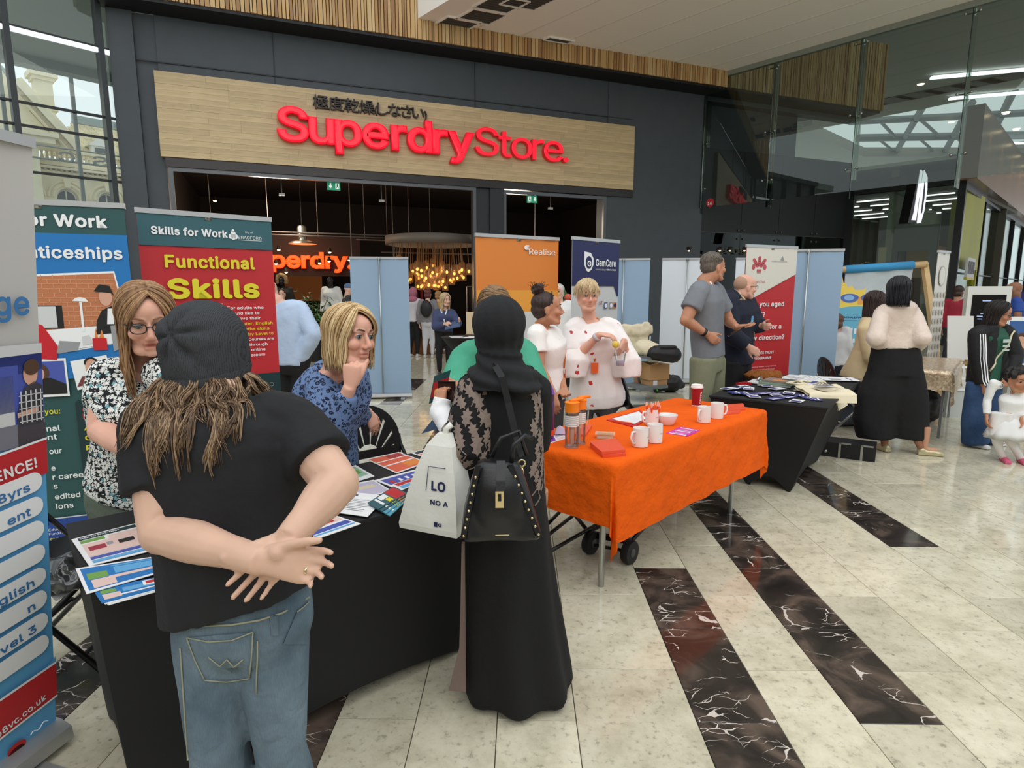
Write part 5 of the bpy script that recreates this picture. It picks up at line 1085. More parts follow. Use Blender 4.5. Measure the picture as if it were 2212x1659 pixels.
class Fig:
    def __init__(s,name,lab,x,y,hd,H,group=None,cat='person',z=0.0):
        s.t=thing(name,lab,cat,(x,y,z),0,group); s.o=V((x,y,z)); s.H=H; f=hvec(hd); r=V((f.y,-f.x,0)); s.f,s.r=f,r; u=V((0,0,1)); k=H
        def P(a,b,c): return s.o+r*a*k+f*b*k+u*c*k
        s.P=P
        J=dict(pel=P(0,0,.53),chest=P(0,.0,.72),neck=P(0,-.008,.835),head=P(0,.018,.925))
        for n,g in(('L',-1),('R',1)):
            J['sh'+n]=P(g*.105,-.006,.812); J['el'+n]=P(g*.135,-.025,.635); J['wr'+n]=P(g*.14,.03,.487)
            J['hip'+n]=P(g*.05,0,.52); J['kn'+n]=P(g*.055,.015,.285); J['an'+n]=P(g*.055,-.015,.045)
        s.J=J; s.hf=f.copy(); s.hu=V((0,0,1)); s.k=H/1.65
    def set(s,**kw):
        for k,v in kw.items(): s.J[k]=V(v)
        return s
    def look(s,hd,pitch=0,roll=0):
        f=hvec(hd); r=V((f.y,-f.x,0)); p=math.radians(pitch); s.hf=f*math.cos(p)-V((0,0,1))*math.sin(p); s.hu=V((0,0,1))*math.cos(p)+f*math.sin(p)
        if roll:
            R_=Matrix.Rotation(math.radians(roll),3,s.hf); s.hu=R_@s.hu
        return s
    def axes(s):
        f=s.hf.normalized(); u=(s.hu-f*s.hu.dot(f)).normalized(); r=f.cross(u); return r,f,u
    def hp(s,a,b,c):
        r,f,u=s.axes(); q=s.hs; return s.J['head']+r*a*q+f*b*q+u*c*q
    hs=1.0
FEM=((-.2,.15,.10,0),(-.1,.172,.115,-.005),(0,.175,.118,-.005),(.22,.155,.105,.0),(.42,.138,.097,.005),(.6,.152,.112,.018),(.74,.165,.118,.02),(.86,.162,.095,.0),(.94,.12,.075,-.004),(1.0,.062,.058,0))
MAL=((-.2,.15,.10,0),(-.1,.17,.112,0),(0,.172,.115,0),(.22,.168,.115,.0),(.42,.17,.115,.003),(.6,.182,.122,.008),(.74,.192,.124,.008),(.86,.185,.105,.0),(.94,.135,.08,-.004),(1.0,.068,.062,0))
def torso(mb,F,prof,bulk=1.0,inf=0.0,t0=-.2,t1=1.0,n=20,flare=0.0,tilt=0.0):
    J=F.J; k=F.k; pel,ch,nk=J['pel'],J['chest'],J['neck']; rs=(J['shR']-J['shL']); rs.normalize(); rh=(J['hipR']-J['hipL']).normalized()
    rings=[]
    def spine(t):
        if t<.6: return pel+(ch-pel)*(t/.6)
        return ch+(nk-ch)*((t-.6)/.4)
    ts=sorted(set([t0]+[p[0] for p in prof if t0<p[0]<t1]+[t1]))
    for t in ts:
        for a,b in zip(prof,prof[1:]):
            if a[0]<=t<=b[0]:
                q=(t-a[0])/(b[0]-a[0]); hw,hd,fo=[a[i]+(b[i]-a[i])*q for i in(1,2,3)]; break
        else: hw,hd,fo=prof[-1][1:] if t>=prof[-1][0] else prof[0][1:]
        tt=min(max(t,0),1); r=(rh.lerp(rs,tt)).normalized(); d=(spine(min(t+.05,1.0))-spine(t-.05)).normalized(); r=(r-d*r.dot(d)).normalized(); f=d.cross(r)
        fl_=1+flare*max(0,(.4-t)) 
        bk=1+(bulk-1)*(1 if t<.8 else max(0,(1-t)/.2))
        rg=ering(spine(t)+f*fo*k,r*(hw*k*bk*fl_+inf),f*(hd*k*bk*fl_+inf),n,.9)
        if tilt and t<.3: c_=spine(t); rg=[p+V((0,0,1))*(p-c_).dot(r)*tilt*min(1,(.3-t)/.3) for p in rg]
        rings.append(rg)
    mb.loft(rings); return spine
def arm(mb,J,s,k,r=(.05,.042,.036,.027),inf=0.0,frac=2.0,flat=True):
    a,b,c=J['sh'+s],J['el'+s],J['wr'+s]; pts=[];rs=[]
    # frac 1 = to elbow, 2 = to wrist
    n=6
    mb.cap(a+(J['neck']-a)*.25,a,r[0]*k*1.05+inf,r[0]*k*1.05+inf)
    for i in range(n*2+1):
        t=i/n
        if t>frac+1e-6: break
        pts.append(a.lerp(b,t) if t<=1 else b.lerp(c,t-1))
        if t<=1: bul=math.sin(PI*min(t*1.0,1))*.004; rr=r[0]+(r[1]-r[0])*t+bul
        else: bul=math.sin(PI*min((t-1)*1.6,1))*.007; rr=r[2]+(r[3]-r[2])*(t-1)+bul
        rs.append(rr*k+inf)
    if frac%1>1e-6 :
        t=frac; e=a.lerp(b,t) if t<=1 else b.lerp(c,t-1)
        if (e-pts[-1]).length>.005: pts.append(e); rs.append(rs[-1])
    mb.tube(pts,rs,14)
    if frac>1: mb.ell(b,r[1]*k+inf,r[1]*k+inf,r[1]*k+inf)
def leg(mb,J,s,k,r=(.085,.058,.05,.036),inf=0.0,flare=0.0,end=1.0):
    a,b,c=J['hip'+s],J['kn'+s],J['an'+s]; c=b.lerp(c,end); pts=[];rs=[]
    for i in range(13):
        t=i/6
        pts.append(a.lerp(b,t) if t<=1 else b.lerp(c,t-1))
        rr=r[0]+(r[1]-r[0])*t if t<=1 else r[2]+(r[3]-r[2])*(t-1)+math.sin(PI*min((t-1)*1.7,1))*.008
        rs.append(rr*k+inf+flare*max(0,t-.6))
    mb.tube(pts,rs,14)
def hand(mb,w,fd,pn,th=1,k=1.0,curl=(25,30,20),spread=4,tc=25,fr=.0082,curls=None,ta=36):
    # fd finger direction, pn palm normal (towards the palm side), th: +1 thumb on fd x pn side
    fd=V(fd).normalized(); pn=V(pn); pn=(pn-fd*pn.dot(fd)).normalized(); sd=fd.cross(pn)*th
    K=k
    pr=[]
    for d,wd,tk,of in((-.012,.026,.019,0),(.012,.029,.017,.001),(.045,.038,.0155,.002),(.075,.041,.0135,0),(.092,.039,.011,-.002)):
        pr.append(ering(w+fd*d*K+sd*of*K,sd*wd*K,pn*tk*K,14,.8))
    mb.loft(pr); FP_=[]
    mb.ell(w+fd*.03*K+sd*.02*K+pn*.006*K,.02*K,.02*K,.02*K)
    for i,(off,ln,r) in enumerate(((.030,.072,fr),(.010,.080,fr*1.03),(-.010,.074,fr),(-.029,.058,fr*.88))):
        a=math.radians((1.5-i)*spread); d=(fd*math.cos(a)+sd*math.sin(a)).normalized(); p=w+fd*(.088-.006*abs(i-1))*K+sd*off*K
        seg=(ln*.45,ln*.31,ln*.26); rr=r*K; pts=[p-d*.012*K,p]; rs=[rr*1.1,rr*1.08]
        cc=curls[i] if curls else curl; ang=0
        for j in range(3):
            ang+=math.radians(cc[j]); dd=d*math.cos(ang)+pn*math.sin(ang)
            q=pts[-1]+dd*seg[j]*K; pts+= [pts[-1].lerp(q,.5),q]; rs+=[rr*(1-.06*j),rr*(1.0-.07*(j+1))]
        mb.tube(pts,rs,8); mb.ell(pts[-1],rs[-1],rs[-1],rs[-1],nu=8,nv=6); FP_.append((pts,rs))
    b=w+fd*.022*K+sd*.026*K+pn*.004*K; a=math.radians(tc); d1=(fd*math.cos(math.radians(ta))+sd*math.sin(math.radians(ta))+pn*.25).normalized(); d2=(d1*math.cos(a)+(pn*.5+fd*.8-sd*.3).normalized()*math.sin(a)).normalized()
    q1=b+d1*.042*K; q2=q1+d2*.034*K; q3=q2+(d2+fd*.2).normalized()*.026*K
    mb.tube([b-d1*.01*K,b,q1,q2,q3],[.014*K,.0135*K,.0115*K,.0105*K,.008*K],8); mb.ell(q3,.0085*K,.0085*K,.0085*K,nu=8,nv=6); return FP_
def head(mb,F,s=1.0,male=False,jaw=1.0,nose=1.0,lid=0.0,mouth=0.0,smile=0.0,chub=1.0):
    F.hs=s; h=F.hp; R_=Matrix([list(x) for x in F.axes()]).transposed()
    E=lambda c,a,b_,d: mb.ell(h(*c),a*s,b_*s,d*s,R_,14,10)
    C=lambda a,b_,r1,r2: mb.cap(h(*a),h(*b_),r1*s,r2*s,8)
    E((0,-.014,.028),.074,.094,.086); E((0,.02,-.03),.059*chub,.066,.08*jaw); E((0,.035,.045),.058,.055,.05)
    E((0,.066,-.094*jaw),.024,.02,.018); C((-.03,.045,-.088*jaw),(.03,.045,-.088*jaw),.024*chub,.024*chub)
    for g in(-1,1):
        C((g*.05*chub,.0,-.055),(g*.028,.055,-.09*jaw),.022,.02); E((g*.036,.062,-.024),.026*chub,.024,.024); C((g*.014,.083,.028),(g*.043,.07,.027),.009,.009)
        E((g*.074,-.008,-.012),.008,.018,.031); E((g*.011,.097,-.034),.0085,.0095,.0075)
        E((g*.031,.071,.006),.0155,.0135,.0135)
    C((0,.084,.014),(0,.106*nose,-.026),.0075,.0115)
    C((-.017,.083-.003*smile,-.0555+smile*.003),(.017,.083-.003*smile,-.0555+smile*.003),.0062,.0062); C((-.014,.082,-.0675-mouth),(.014,.082,-.0675-mouth),.0078,.0078)
    C((0,.06,-.05),(0,.062,-.08*jaw),.022,.02)
    nk=F.J['neck']; nr=.062 if male else .054
    mb.tube([nk-V((0,0,.04)),nk+V((0,0,.015)),h(0,-.022,-.06),h(0,-.015,-.0)],[nr*1.25*F.k,nr*F.k,nr*F.k*.98,nr*.95*F.k],14)
def tint(me,F,lips=(196,110,104),cheek=1.0,brow=None,stubble=None,nails=(),mouth=None):
    n=len(me.vertices); a=np.empty(n*3); me.vertices.foreach_get('co',a); a=a.reshape(-1,3)
    r,f,u=F.axes(); c=np.array(F.J['head']); q=(a-c)/F.hs; X=q@np.array(r); Y=q@np.array(f); Z=q@np.array(u)
    col=np.ones((n,4)); 
    def app(mask,c3): 
        m=np.clip(mask,0,1)[:,None]; col[:,:3]=col[:,:3]*(1-m)+np.array(c3)[None,:]*m
    inb=(np.abs(X)<.1)&(np.abs(Z)<.13)&(Y>.0)
    if cheek: app(inb*.55*cheek*np.exp(-(((np.abs(X)-.038)/.02)**2+((Z+.028)/.022)**2)),(1.0,.78,.74)); app(inb*.5*np.exp(-((X/.014)**2+((Z+.028)/.014)**2)),(1,.82,.78))
    app(inb*(Y>.06)*.5*np.exp(-(((np.abs(X)-.031)/.02)**2+((Z-.012)/.014)**2)),(.8,.68,.64))
    if stubble: app(inb*.5*np.exp(-((np.abs(X)/.06)**4+((Z+.085)/.035)**4)),stubble)
    lipm=inb*(Y>.06)*np.exp(-((X/.025)**4+((Z+.061)/.0125)**4)); app(lipm*.85,(min(1,lips[0]/215),.2+lips[1]/215,.2+lips[2]/215))
    app(inb*(Y>.06)*np.exp(-((X/.021)**4+((Z+.0612-(.0015))/ (.0022 if not mouth else mouth))**4)),(.36,.16,.15))
    ca=me.color_attributes.new('tint','FLOAT_COLOR','POINT'); ca.data.foreach_set('color',col.reshape(-1))
def eyes(F,mats=EYEM,gaze=(0,0),open_=1.0,skin=None,brow=None,lash=(40,28,24),bt=1.0):
    h=F.hp; r,f,u=F.axes(); s=F.hs
    for g in(-1,1):
        ga=(f+r*gaze[0]+u*gaze[1]).normalized(); R_=ga.to_track_quat('Z','Y').to_matrix()
        k=MB(); rad=.0118*s; c=h(g*.031,.0745,.0065); pr=[(0,28,2),(28,52,1),(52,170,0)]
        for a0,a1,mi in((0.5,22,2),(22,50,1),(50,178,0)):
            n=5; k.loft([[c+R_@V((rad*math.sin(math.radians(t))*math.cos(2*PI*j/14),rad*math.sin(math.radians(t))*math.sin(2*PI*j/14),rad*math.cos(math.radians(t)))) for j in range(14)] for t in [a0+(a1-a0)*i/n for i in range(n+1)]],mi,False)
        part(k,'eye',mats,F.t,True,world=True)
        # upper lid with lash line
        k=MB(); lm=mat('lash_%d_%d_%d'%lash,lash,.6)
        for sg,zz,th_ in((1,.0075*open_,.0016),(-1,-.0062*open_,.0008)):
            k.tube([h(g*.031+dx,.0745+.0118*math.sqrt(max(0,1-(dx/.0165)**2))*1.02-.001,.0065+sg*abs(zz)*math.sqrt(max(.0,1-(dx/.017)**2))) for dx in(-.016,-.011,-.005,0,.005,.011,.016)],[.0006*s]+[th_*s]*5+[.0006*s],5)
        part(k,'eyelash',lm,F.t,True,world=True)
        if brow:
            k=MB(); k.tube([h(g*x,y,z) for x,y,z in((.013,.0915,.0285),(.022,.0905,.0325),(.034,.084,.0345),(.046,.073,.029))],[.0022*bt*s,.0034*bt*s,.003*bt*s,.001*bt*s],6); part(k,'eyebrow',brow,F.t,True,world=True)
def finish_body(F,mb,vs,m,sm=3,name='body',**tk):
    me=vox(mb,vs,sm,.5); tint(me,F,**tk); return part(me,name,m,F.t,True,world=True)
def wear(F,mb,name,m,vs=.011,sm=3,disp=(.004,7,.5),label=None):
    return part(vox(mb,vs,sm,.5,disp),name,m,F.t,True,world=True,label=label)
def shoe(F,s,m,k=1.0,sole=None,name='shoe',toe=None):
    a=F.J['an'+s]; d=(toe or F.f).normalized(); R_=Matrix((V((d.y,-d.x,0)),d,V((0,0,1)))).transposed(); c=V((a.x,a.y,F.o.z))
    mb=MB(); mb.ell(c+d*.045*k+V((0,0,.035*k)),.042*k,.085*k,.032*k,R_); mb.ell(c+d*.11*k+V((0,0,.03*k)),.042*k,.055*k,.026*k,R_); mb.ell(c-d*.02*k+V((0,0,.045*k)),.036*k,.045*k,.042*k,R_); mb.obox(c+d*.05*k+V((0,0,.012*k)),R_@V((.036*k,0,0)),d*.11*k,V((0,0,.01*k)))
    me=vox(mb,.009*k,2); 
    displace(me,lambda p,n:V((p.x,p.y,max(p.z,F.o.z+.004))))
    o=part(me,name,m,F.t,True,world=True)
    if sole: part(MB().loft([ering(c+d*.05*k+V((0,0,z)),R_@V((.043*k,0,0)),d*.13*k,18,.8) for z in(.002,.016*k)]),'sole',sole,F.t,True,world=True)
    return o
def hairmat(name,c,c2,rough=.5):
    m,N,out=nodes(name,rough,.4); tc=N('TexCoord'); mp=N('Mapping',{'Scale':(38,38,2.2)}); m.node_tree.links.new(tc.outputs['Object'],mp.inputs[0]); nz=N('TexNoise',{'Vector':mp.outputs[0],'Scale':3.0,'Detail':4.0}); out(ramp(N,nz.outputs['Fac'],[(.3,c),(.7,c2)]))
    bp=N('Bump',{'Height':nz.outputs['Fac'],'Strength':.5,'Distance':.006}); out(bp.outputs[0],'Normal'); return m
def longhair(F,m,length,gap=58,part_x=.0,n=240,thick=.0032,wave=0.0,wl=9,inward=.25,rad=(.087,.108,.099),m2=None,jit=.012,shell=True,back_extra=0.0,top=.075,fl=0.0,len_var=.12,ms=None,skip=0,elz=-.22,hs_=6,collide=None):
    h=F.hp; r,f,u=F.axes(); s=F.hs; c0=(0,-.012,.03)
    def surf(d,e=1.0): return h(c0[0]+d.x*rad[0]*e,c0[1]+d.y*rad[1]*e,c0[2]+d.z*rad[2]*e)
    def path(phi,e=1.0,L_=1.0,rnd=0.0,nseg=9,hs=None):
        hs=hs or hs_; p=math.radians(phi); sx=math.sin(p); fy=math.cos(p)
        st=V((part_x/rad[0]*.9,.28+.5*fy if fy>0 else .28+.62*fy,1)); st=V((st.x,st.y,math.sqrt(max(.05,1-min(.9,st.x**2+st.y**2))))).normalized()
        el=V((sx,fy,elz)).normalized()
        if abs(phi)<75: el=V((sx*1.02,fy,-.35)).normalized()
        pts=[]
        for i in range(nseg):
            t=i/(nseg-1); d=st.slerp(el,t) if st.angle(el)>.02 else el; pts.append(surf(d.normalized(),e*(1+.05*math.sin(PI*t))))
        last=pts[-1]; prev=pts[-2]; tan=(last-prev).normalized(); out=V((0,0,0)); cen=h(0,-.02,-.1)
        LL=length*L_*(1+back_extra*max(0,-fy)); step=LL/hs
        for i in range(1,hs+1):
            t=i/hs; g=V((0,0,-1)); dirn=(tan*(1-t)*.5+g*(.6+.4*t)); 
            axis=(V((cen.x,cen.y,0))-V((last.x,last.y,0))); axis=axis.normalized() if axis.length>1e-4 else V()
            dirn=(dirn+axis*inward*(t-.35)+f*fl).normalized()
            last=last+dirn*step
            if collide:
                hit=collide.find_nearest(last)
                if hit[0] and (last-hit[0]).dot(hit[1])<.006: last=hit[0]+hit[1]*(.006+.01*rnd)
            w_=wave*math.sin(wl*t*2+rnd*6.3)*min(1,t*1.6)
            pts.append(last+(r*math.cos(rnd*40)+f*math.sin(rnd*40))*w_)
        return pts
    span=360-2*gap
    if shell:
        k=MB(); nphi=40; rows=[path(gap+span*i/nphi,.965,.9)[skip:] for i in range(nphi+1)]
        w=len(rows[0]); k.add([p for row in rows for p in row],[(i*w+j,(i+1)*w+j,(i+1)*w+j+1,i*w+j+1) for i in range(nphi) for j in range(w-1)])
        part(k,'hair_underlayer',ms or m,F.t,True,world=True)
    ks=[MB(),MB()]
    for i in range(n):
        phi=gap+span*((i+.5)/n)+random.uniform(-3,3); e=random.uniform(.97,1.05); rnd=random.random()
        pts=path(phi,e,random.uniform(1-len_var,1+len_var*.4),rnd)
        jt=V((random.uniform(-1,1),random.uniform(-1,1),0))*jit
        pts=pts[skip:]; q=len(pts); pts=[p+jt*(j/q) for j,p in enumerate(pts)]
        ks[1 if (m2 and random.random()<.4) else 0].tube(pts,[thick*s*(.9 if j<q-3 else .9*(q-j)/3.2) for j in range(q)],5)
    o=part(ks[0],'hair',m,F.t,True,world=True); o['kind']='stuff'
    if m2: o=part(ks[1],'hair_highlights',m2,F.t,True,world=True); o['kind']='stuff'
def shorthair(F,m,lift=.0,front=.02,n=150,ln=.05,sweep=(.3,.2),thick=.0035,vol=1.0,back=-.03,m2=None,low=-.035,part_side=1):
    h=F.hp; s=F.hs; R_=Matrix([list(x) for x in F.axes()]).transposed()
    k=MB(); k.ell(h(0,back,.046+lift),.081*s*vol,.092*s*vol,.078*s*vol,R_); k.ell(h(0,back-.018,low+.03),.074*s*vol,.074*s*vol,.07*s,R_)
    part(vox(k,.007,2,.5,(.003,40,1)),'hair_cap',m,F.t,True,world=True)
    if n:
        ks=[MB(),MB()]
        for i in range(n):
            a=random.uniform(0,2*PI); z=random.uniform(.15,1); q=math.sqrt(1-z*z); d=V((math.cos(a)*q,math.sin(a)*q,z)); p=V((d.x*.08*vol,back+d.y*.092*vol,.046+lift+d.z*.078*vol))
            dirn=V((d.x*.12+sweep[0]*part_side,d.y*.12+sweep[1],-.55)); dirn=(dirn-d*dirn.dot(d)*.9).normalized(); pts=[h(*(p+dirn*ln*t-V((0,0,ln*.35*t*t)))) for t in(0,.33,.66,1)]
            ks[1 if m2 and random.random()<.4 else 0].tube(pts,[thick*s,thick*s,thick*s*.8,.0008],5)
        o=part(ks[0],'hair_strands',m,F.t,True,world=True); o['kind']='stuff'
        if m2: o=part(ks[1],'hair_highlights',m2,F.t,True,world=True); o['kind']='stuff'
def glasses(F,m,w=.0225,hh=.0165,y=.0985):
    h=F.hp; s=F.hs; k=MB()
    for g in(-1,1):
        k.tube([h(g*.0325+w*math.copysign(abs(math.cos(a))**.8,math.cos(a)),y-.10*(abs(g*.0325+w*math.cos(a))-.01)*.9,.003+hh*math.copysign(abs(math.sin(a))**.85,math.sin(a))) for a in[2*PI*i/22 for i in range(23)]],.0019*s,6)
        k.tube([h(g*.056,y-.05*.1,.008),h(g*.068,.06,.01),h(g*.077,.0,.006),h(g*.078,-.02,-.004)],.0019*s,6)
    k.tube([h(-.0105,y,.006),h(0,y+.003,.009),h(.0105,y,.006)],.0018*s,6)
    g_=part(k,'glasses',m,F.t,True,world=True)
    for g in(-1,1):
        k=MB(); k.add([h(g*.0325+w*.95*math.cos(a),y-.10*(abs(g*.0325+w*math.cos(a))-.01)*.9,.003+hh*.95*math.sin(a)) for a in[2*PI*i/16 for i in range(16)]],[tuple(range(16))]); part(k,'lens',M_CLEAR,g_,world=True)
def denim(name,c,c2):
    m,N,out=nodes(name,.8,.2); tc=N('TexCoord'); n1=N('TexNoise',{'Vector':tc.outputs['Object'],'Scale':5.0,'Detail':6.0}); mp=N('Mapping',{'Vector':tc.outputs['Object'],'Scale':(260,260,30)}); n2=N('TexNoise',{'Vector':mp.outputs[0],'Scale':2.0})
    a=ramp(N,n1.outputs['Fac'],[(.3,c),(.7,c2)]); mr=N('MapRange',{0:n2.outputs['Fac'],3:.75,4:1.2}); hs=N('HueSaturation',{'Color':a,'Value':mr.outputs[0]}); out(hs.outputs[0])
    n3=N('TexNoise',{'Vector':tc.outputs['Object'],'Scale':14.0,'Detail':3.0,'Distortion':1.0}); bp=N('Bump',{'Height':n3.outputs['Fac'],'Strength':.6,'Distance':.012}); out(bp.outputs[0],'Normal'); return m
def cloth_mat(name,c,rough=.8,bs=16,bstr=.5,var=.06,bd=.01,sheen=.0): return mat(name,c,rough,bump=(bs,bstr,bd),var=(6,var),sheen=sheen)
random.seed(21)
TEEBLK=cloth_mat('black_cotton',(24,25,28),.85,9,.6,.1,.02); JEANS=denim('blue_denim',(66,84,98),(118,136,148)); JEANS2=denim('dark_blue_denim',(40,62,96),(66,92,130))
# ------------------------------------------------------------------ 1 beanie man
p=at(515,1290,1.36)
F=Fig('person','man in grey beanie and black T-shirt seen from behind, hands clasped at his back',p.x,p.y,0,1.58)
J=F.J; F.set(pel=at(522,1305,1.36),chest=at(486,1020,1.37),neck=at(468,862,1.38),head=at(452,752,1.44),shL=at(330,925,1.37),shR=at(640,925,1.39),elL=at(352,1150,1.27),elR=at(728,1045,1.29),wrL=at(568,1212,1.125),wrR=at(622,1165,1.16),hipL=at(462,1350,1.36),hipR=at(585,1345,1.36),knL=at(470,1615,1.33),knR=at(606,1615,1.35))
J['anL']=V((J['knL'].x+.0,1.40,.07)); J['anR']=V((J['knR'].x+.01,1.40,.07))
F.look(-4,8)
mb=MB(); head(mb,F,1.0,True); torso(mb,F,MAL,1.0,-.012,-.1); arm(mb,J,'L',1.0,(.05,.050,.046,.03)); arm(mb,J,'R',1.0,(.05,.050,.046,.03)); leg(mb,J,'L',.8); leg(mb,J,'R',.8)
fp_=hand(mb,J['wrL'],V((.97,.05,-.1)),V((.05,-1,.25)),-1,.98,spread=3,curls=((14,22,14),(20,24,16),(24,28,18),(28,30,20)),tc=10,ta=22)
hand(mb,J['wrR'],V((-.62,-.05,-.78)),V((0,-1,.1)),1,.95,spread=5,curls=((12,18,14),(10,16,12),(10,16,12),(14,18,12)),tc=5)
finish_body(F,mb,.0048,SK_ARM,2)
mb=MB(); torso(mb,F,MAL,1.05,.016,.03,.97,flare=.02,tilt=.24); arm(mb,J,'L',1.0,(.062,.062,.05,.03),.012,.62); arm(mb,J,'R',1.0,(.062,.062,.05,.03),.012,.62); wear(F,mb,'black_t_shirt',TEEBLK,.0085,3,(.006,8,.45))
mb=MB(); torso(mb,F,MAL,1.0,.004,-.2,.12); leg(mb,J,'L',1.0,(.092,.066,.064,.06),.002); leg(mb,J,'R',1.0,(.09,.062,.06,.058),.002); jn=wear(F,mb,'jeans',JEANS,.0085,3,(.006,9,.5))
# back pockets, belt loop, seam as raised denim
from mathutils.bvhtree import BVHTree
def stick(F,o,pts2d,d0,off=.004):
    # project outline points (pixel, approx depth) onto the garment mesh along the line of sight, stand off by a few mm
    me=o.data; T=F.t.location; bv=BVHTree.FromPolygons([v.co+T for v in me.vertices],[tuple(p.vertices) for p in me.polygons]); out=[]
    for px,py in pts2d:
        q=at(px,py,d0); org=V((0,0,HC)); dr=(q-org).normalized(); hit=bv.ray_cast(org,dr)
        out.append((hit[0]-dr*off) if hit[0] else q)
    return out
def patch(F,o,rows,m,name,d0=1.2,off=.005,wires=None,wm=None):
    P=[stick(F,o,r,d0,off) for r in rows]; k=MB(); n=len(rows[0]); k.add([q for r in P for q in r],[(i*n+j,i*n+j+1,(i+1)*n+j+1,(i+1)*n+j) for i in range(len(rows)-1) for j in range(n-1)])
    pk=part(k,name,m,F.t,True,world=True)
    return pk
def lerp2(a,b,t): return (a[0]+(b[0]-a[0])*t,a[1]+(b[1]-a[1])*t)
def quadrows(tl,tr,br,bl,n=8): return [[lerp2(lerp2(tl,bl,i/n),lerp2(tr,br,i/n),j/n) for j in range(n+1)] for i in range(n+1)]
STI=mat('seam_stitch',(150,150,128),.7)
pk=patch(F,jn,quadrows((403,1378),(546,1366),(538,1466),(442,1470)),JEANS,'back_pocket')
for pts in([(403,1378),(450,1387),(500,1384),(546,1366)],[(403,1378),(420,1425),(442,1470)],[(442,1470),(490,1474),(538,1466)],[(546,1366),(543,1420),(538,1466)],[(450,1420),(475,1440),(490,1425),(505,1442),(525,1425)]):
    q=[]
    for a_,b_ in zip(pts,pts[1:]): q+=[lerp2(a_,b_,t/4) for t in range(4)]
    part(MB().tube(stick(F,jn,q+[pts[-1]],1.2,.008),.0018,4),'stitching',STI,pk,True,world=True)
pk=patch(F,jn,quadrows((642,1322),(668,1300),(664,1392),(612,1392)),JEANS,'back_pocket')
part(MB().tube(stick(F,jn,[(642,1322),(655,1312),(668,1300)],1.2,.008),.0018,4),'stitching',STI,pk,True,world=True)
k=MB(); q=[(378,1352),(440,1352),(500,1350),(560,1340),(610,1324),(668,1290)]; k.tube(stick(F,jn,q,1.2,.004),.0025,5); k.tube(stick(F,jn,[(389+i*1.5,1400+i*22) for i in range(12)],1.25,.004),.002,5); k.tube(stick(F,jn,[(556,1385),(556,1420),(554,1460),(553,1500)],1.25,.004),.002,5); part(k,'seam',STI,jn,True,world=True)
part(MB().obox((stick(F,jn,[(593,1330)],1.2,.006)[0]+stick(F,jn,[(593,1372)],1.2,.006)[0])/2,V((.008,0,0)),V((0,.003,0)),V((0,0,.024))),'belt_loop',JEANS,F.t,world=True)
for s_ in 'LR': shoe(F,s_,mat('dark_trainer',(40,40,44),.6))
# ring
pts_,rs_=fp_[2]; ra,rb_=pts_[1],pts_[2]; ax=(rb_-ra).normalized(); c=ra.lerp(rb_,.75); k=MB(); sx_=ax.orthogonal().normalized(); sy_=ax.cross(sx_)
k.loft([[c+ax*d_+(sx_*math.cos(a)+sy_*math.sin(a))*rr for a in[2*PI*i/18 for i in range(18)]] for d_,rr in((-.003,rs_[1]+.0004),(-.002,rs_[1]+.0016),(.002,rs_[1]+.0016),(.003,rs_[1]+.0004))],0,False); part(k,'ring',mat('gold_ring',(222,204,160),.2,.9),F.t,True,world=True)
# beanie
KNIT=None
m,N,out=nodes('grey_knit',.95,.1); tc=N('TexCoord'); w_=N('TexWave',{'Vector':tc.outputs['Object'],'Scale':95.0,'Distortion':3.0,'Detail':2.0}); nz=N('TexNoise',{'Vector':tc.outputs['Object'],'Scale':220.0}); ad=N('Math',{0:w_.outputs['Fac'],1:nz.outputs['Fac']},operation='ADD'); out(ramp(N,ad.outputs[0],[(.3,(40,42,45)),(.8,(66,68,71))])); bp=N('Bump',{'Height':ad.outputs[0],'Strength':.35,'Distance':.002}); out(bp.outputs[0],'Normal'); KNIT=m
hc=J['head']; mb=MB(); cc=hc+V((-.004,-.012,.018)); mb.ell(cc,.097,.112,.099,nu=24,nv=16); mb.loft([ering(hc+V((-.002,-.012,z_)),V((rx_,0,0)),V((0,rx_*1.14,0)),24) for z_,rx_ in((.02,.095),(-.02,.0965),(-.055,.0945),(-.083,.088))])
me=vox(mb,.0055,2); g=V((-.2,-.86,.2)).normalized(); gx=g.cross(V((0,0,1))).normalized(); gy=g.cross(gx)
def _bean(p,n_):
    d=p-cc; dn=d.normalized(); th=math.acos(max(-1,min(1,dn.dot(g)))); ph=math.atan2(dn.dot(gy),dn.dot(gx))
    ff=(ph*6/(2*PI)+.3)%1-.5; am=-.013*math.exp(-(ff/.16)**2)*math.exp(-((th-.4)/.42)**2)+.004*math.exp(-((th-.5)/.3)**2)-.012*math.exp(-(th/.14)**2); return p+dn*(am+.003*noise.noise(p*22))
displace(me,_bean)
bn=part(me,'beanie',KNIT,F.t,True,world=True)
k=MB(); rows=[]
for i,(dz,rr) in enumerate(((-.082,.084),(-.086,.09),(-.078,.0945),(-.066,.0965),(-.055,.0965),(-.05,.094),(-.052,.088))):
    rows.append([hc+V((math.cos(a)*rr*.96,-.012+math.sin(a)*rr*1.1,dz+.012+.02*-math.sin(a)*-1+.002*math.sin(7*a))) for a in[2*PI*j/40 for j in range(40)]])
k.loft(rows,0,False); k.loft([[p+(p-hc)*.02+V((0,0,-.001)) for p in rows[2]],[p+(p-hc)*.035 for p in rows[3]],[p+(p-hc)*.02 for p in rows[4]]],0,False); part(k,'folded_brim',KNIT,bn,True,world=True)
HB=hairmat('long_brown_hair',(64,48,36),(120,94,70)); HB2=hairmat('brown_hair_light',(128,102,76),(172,144,112))
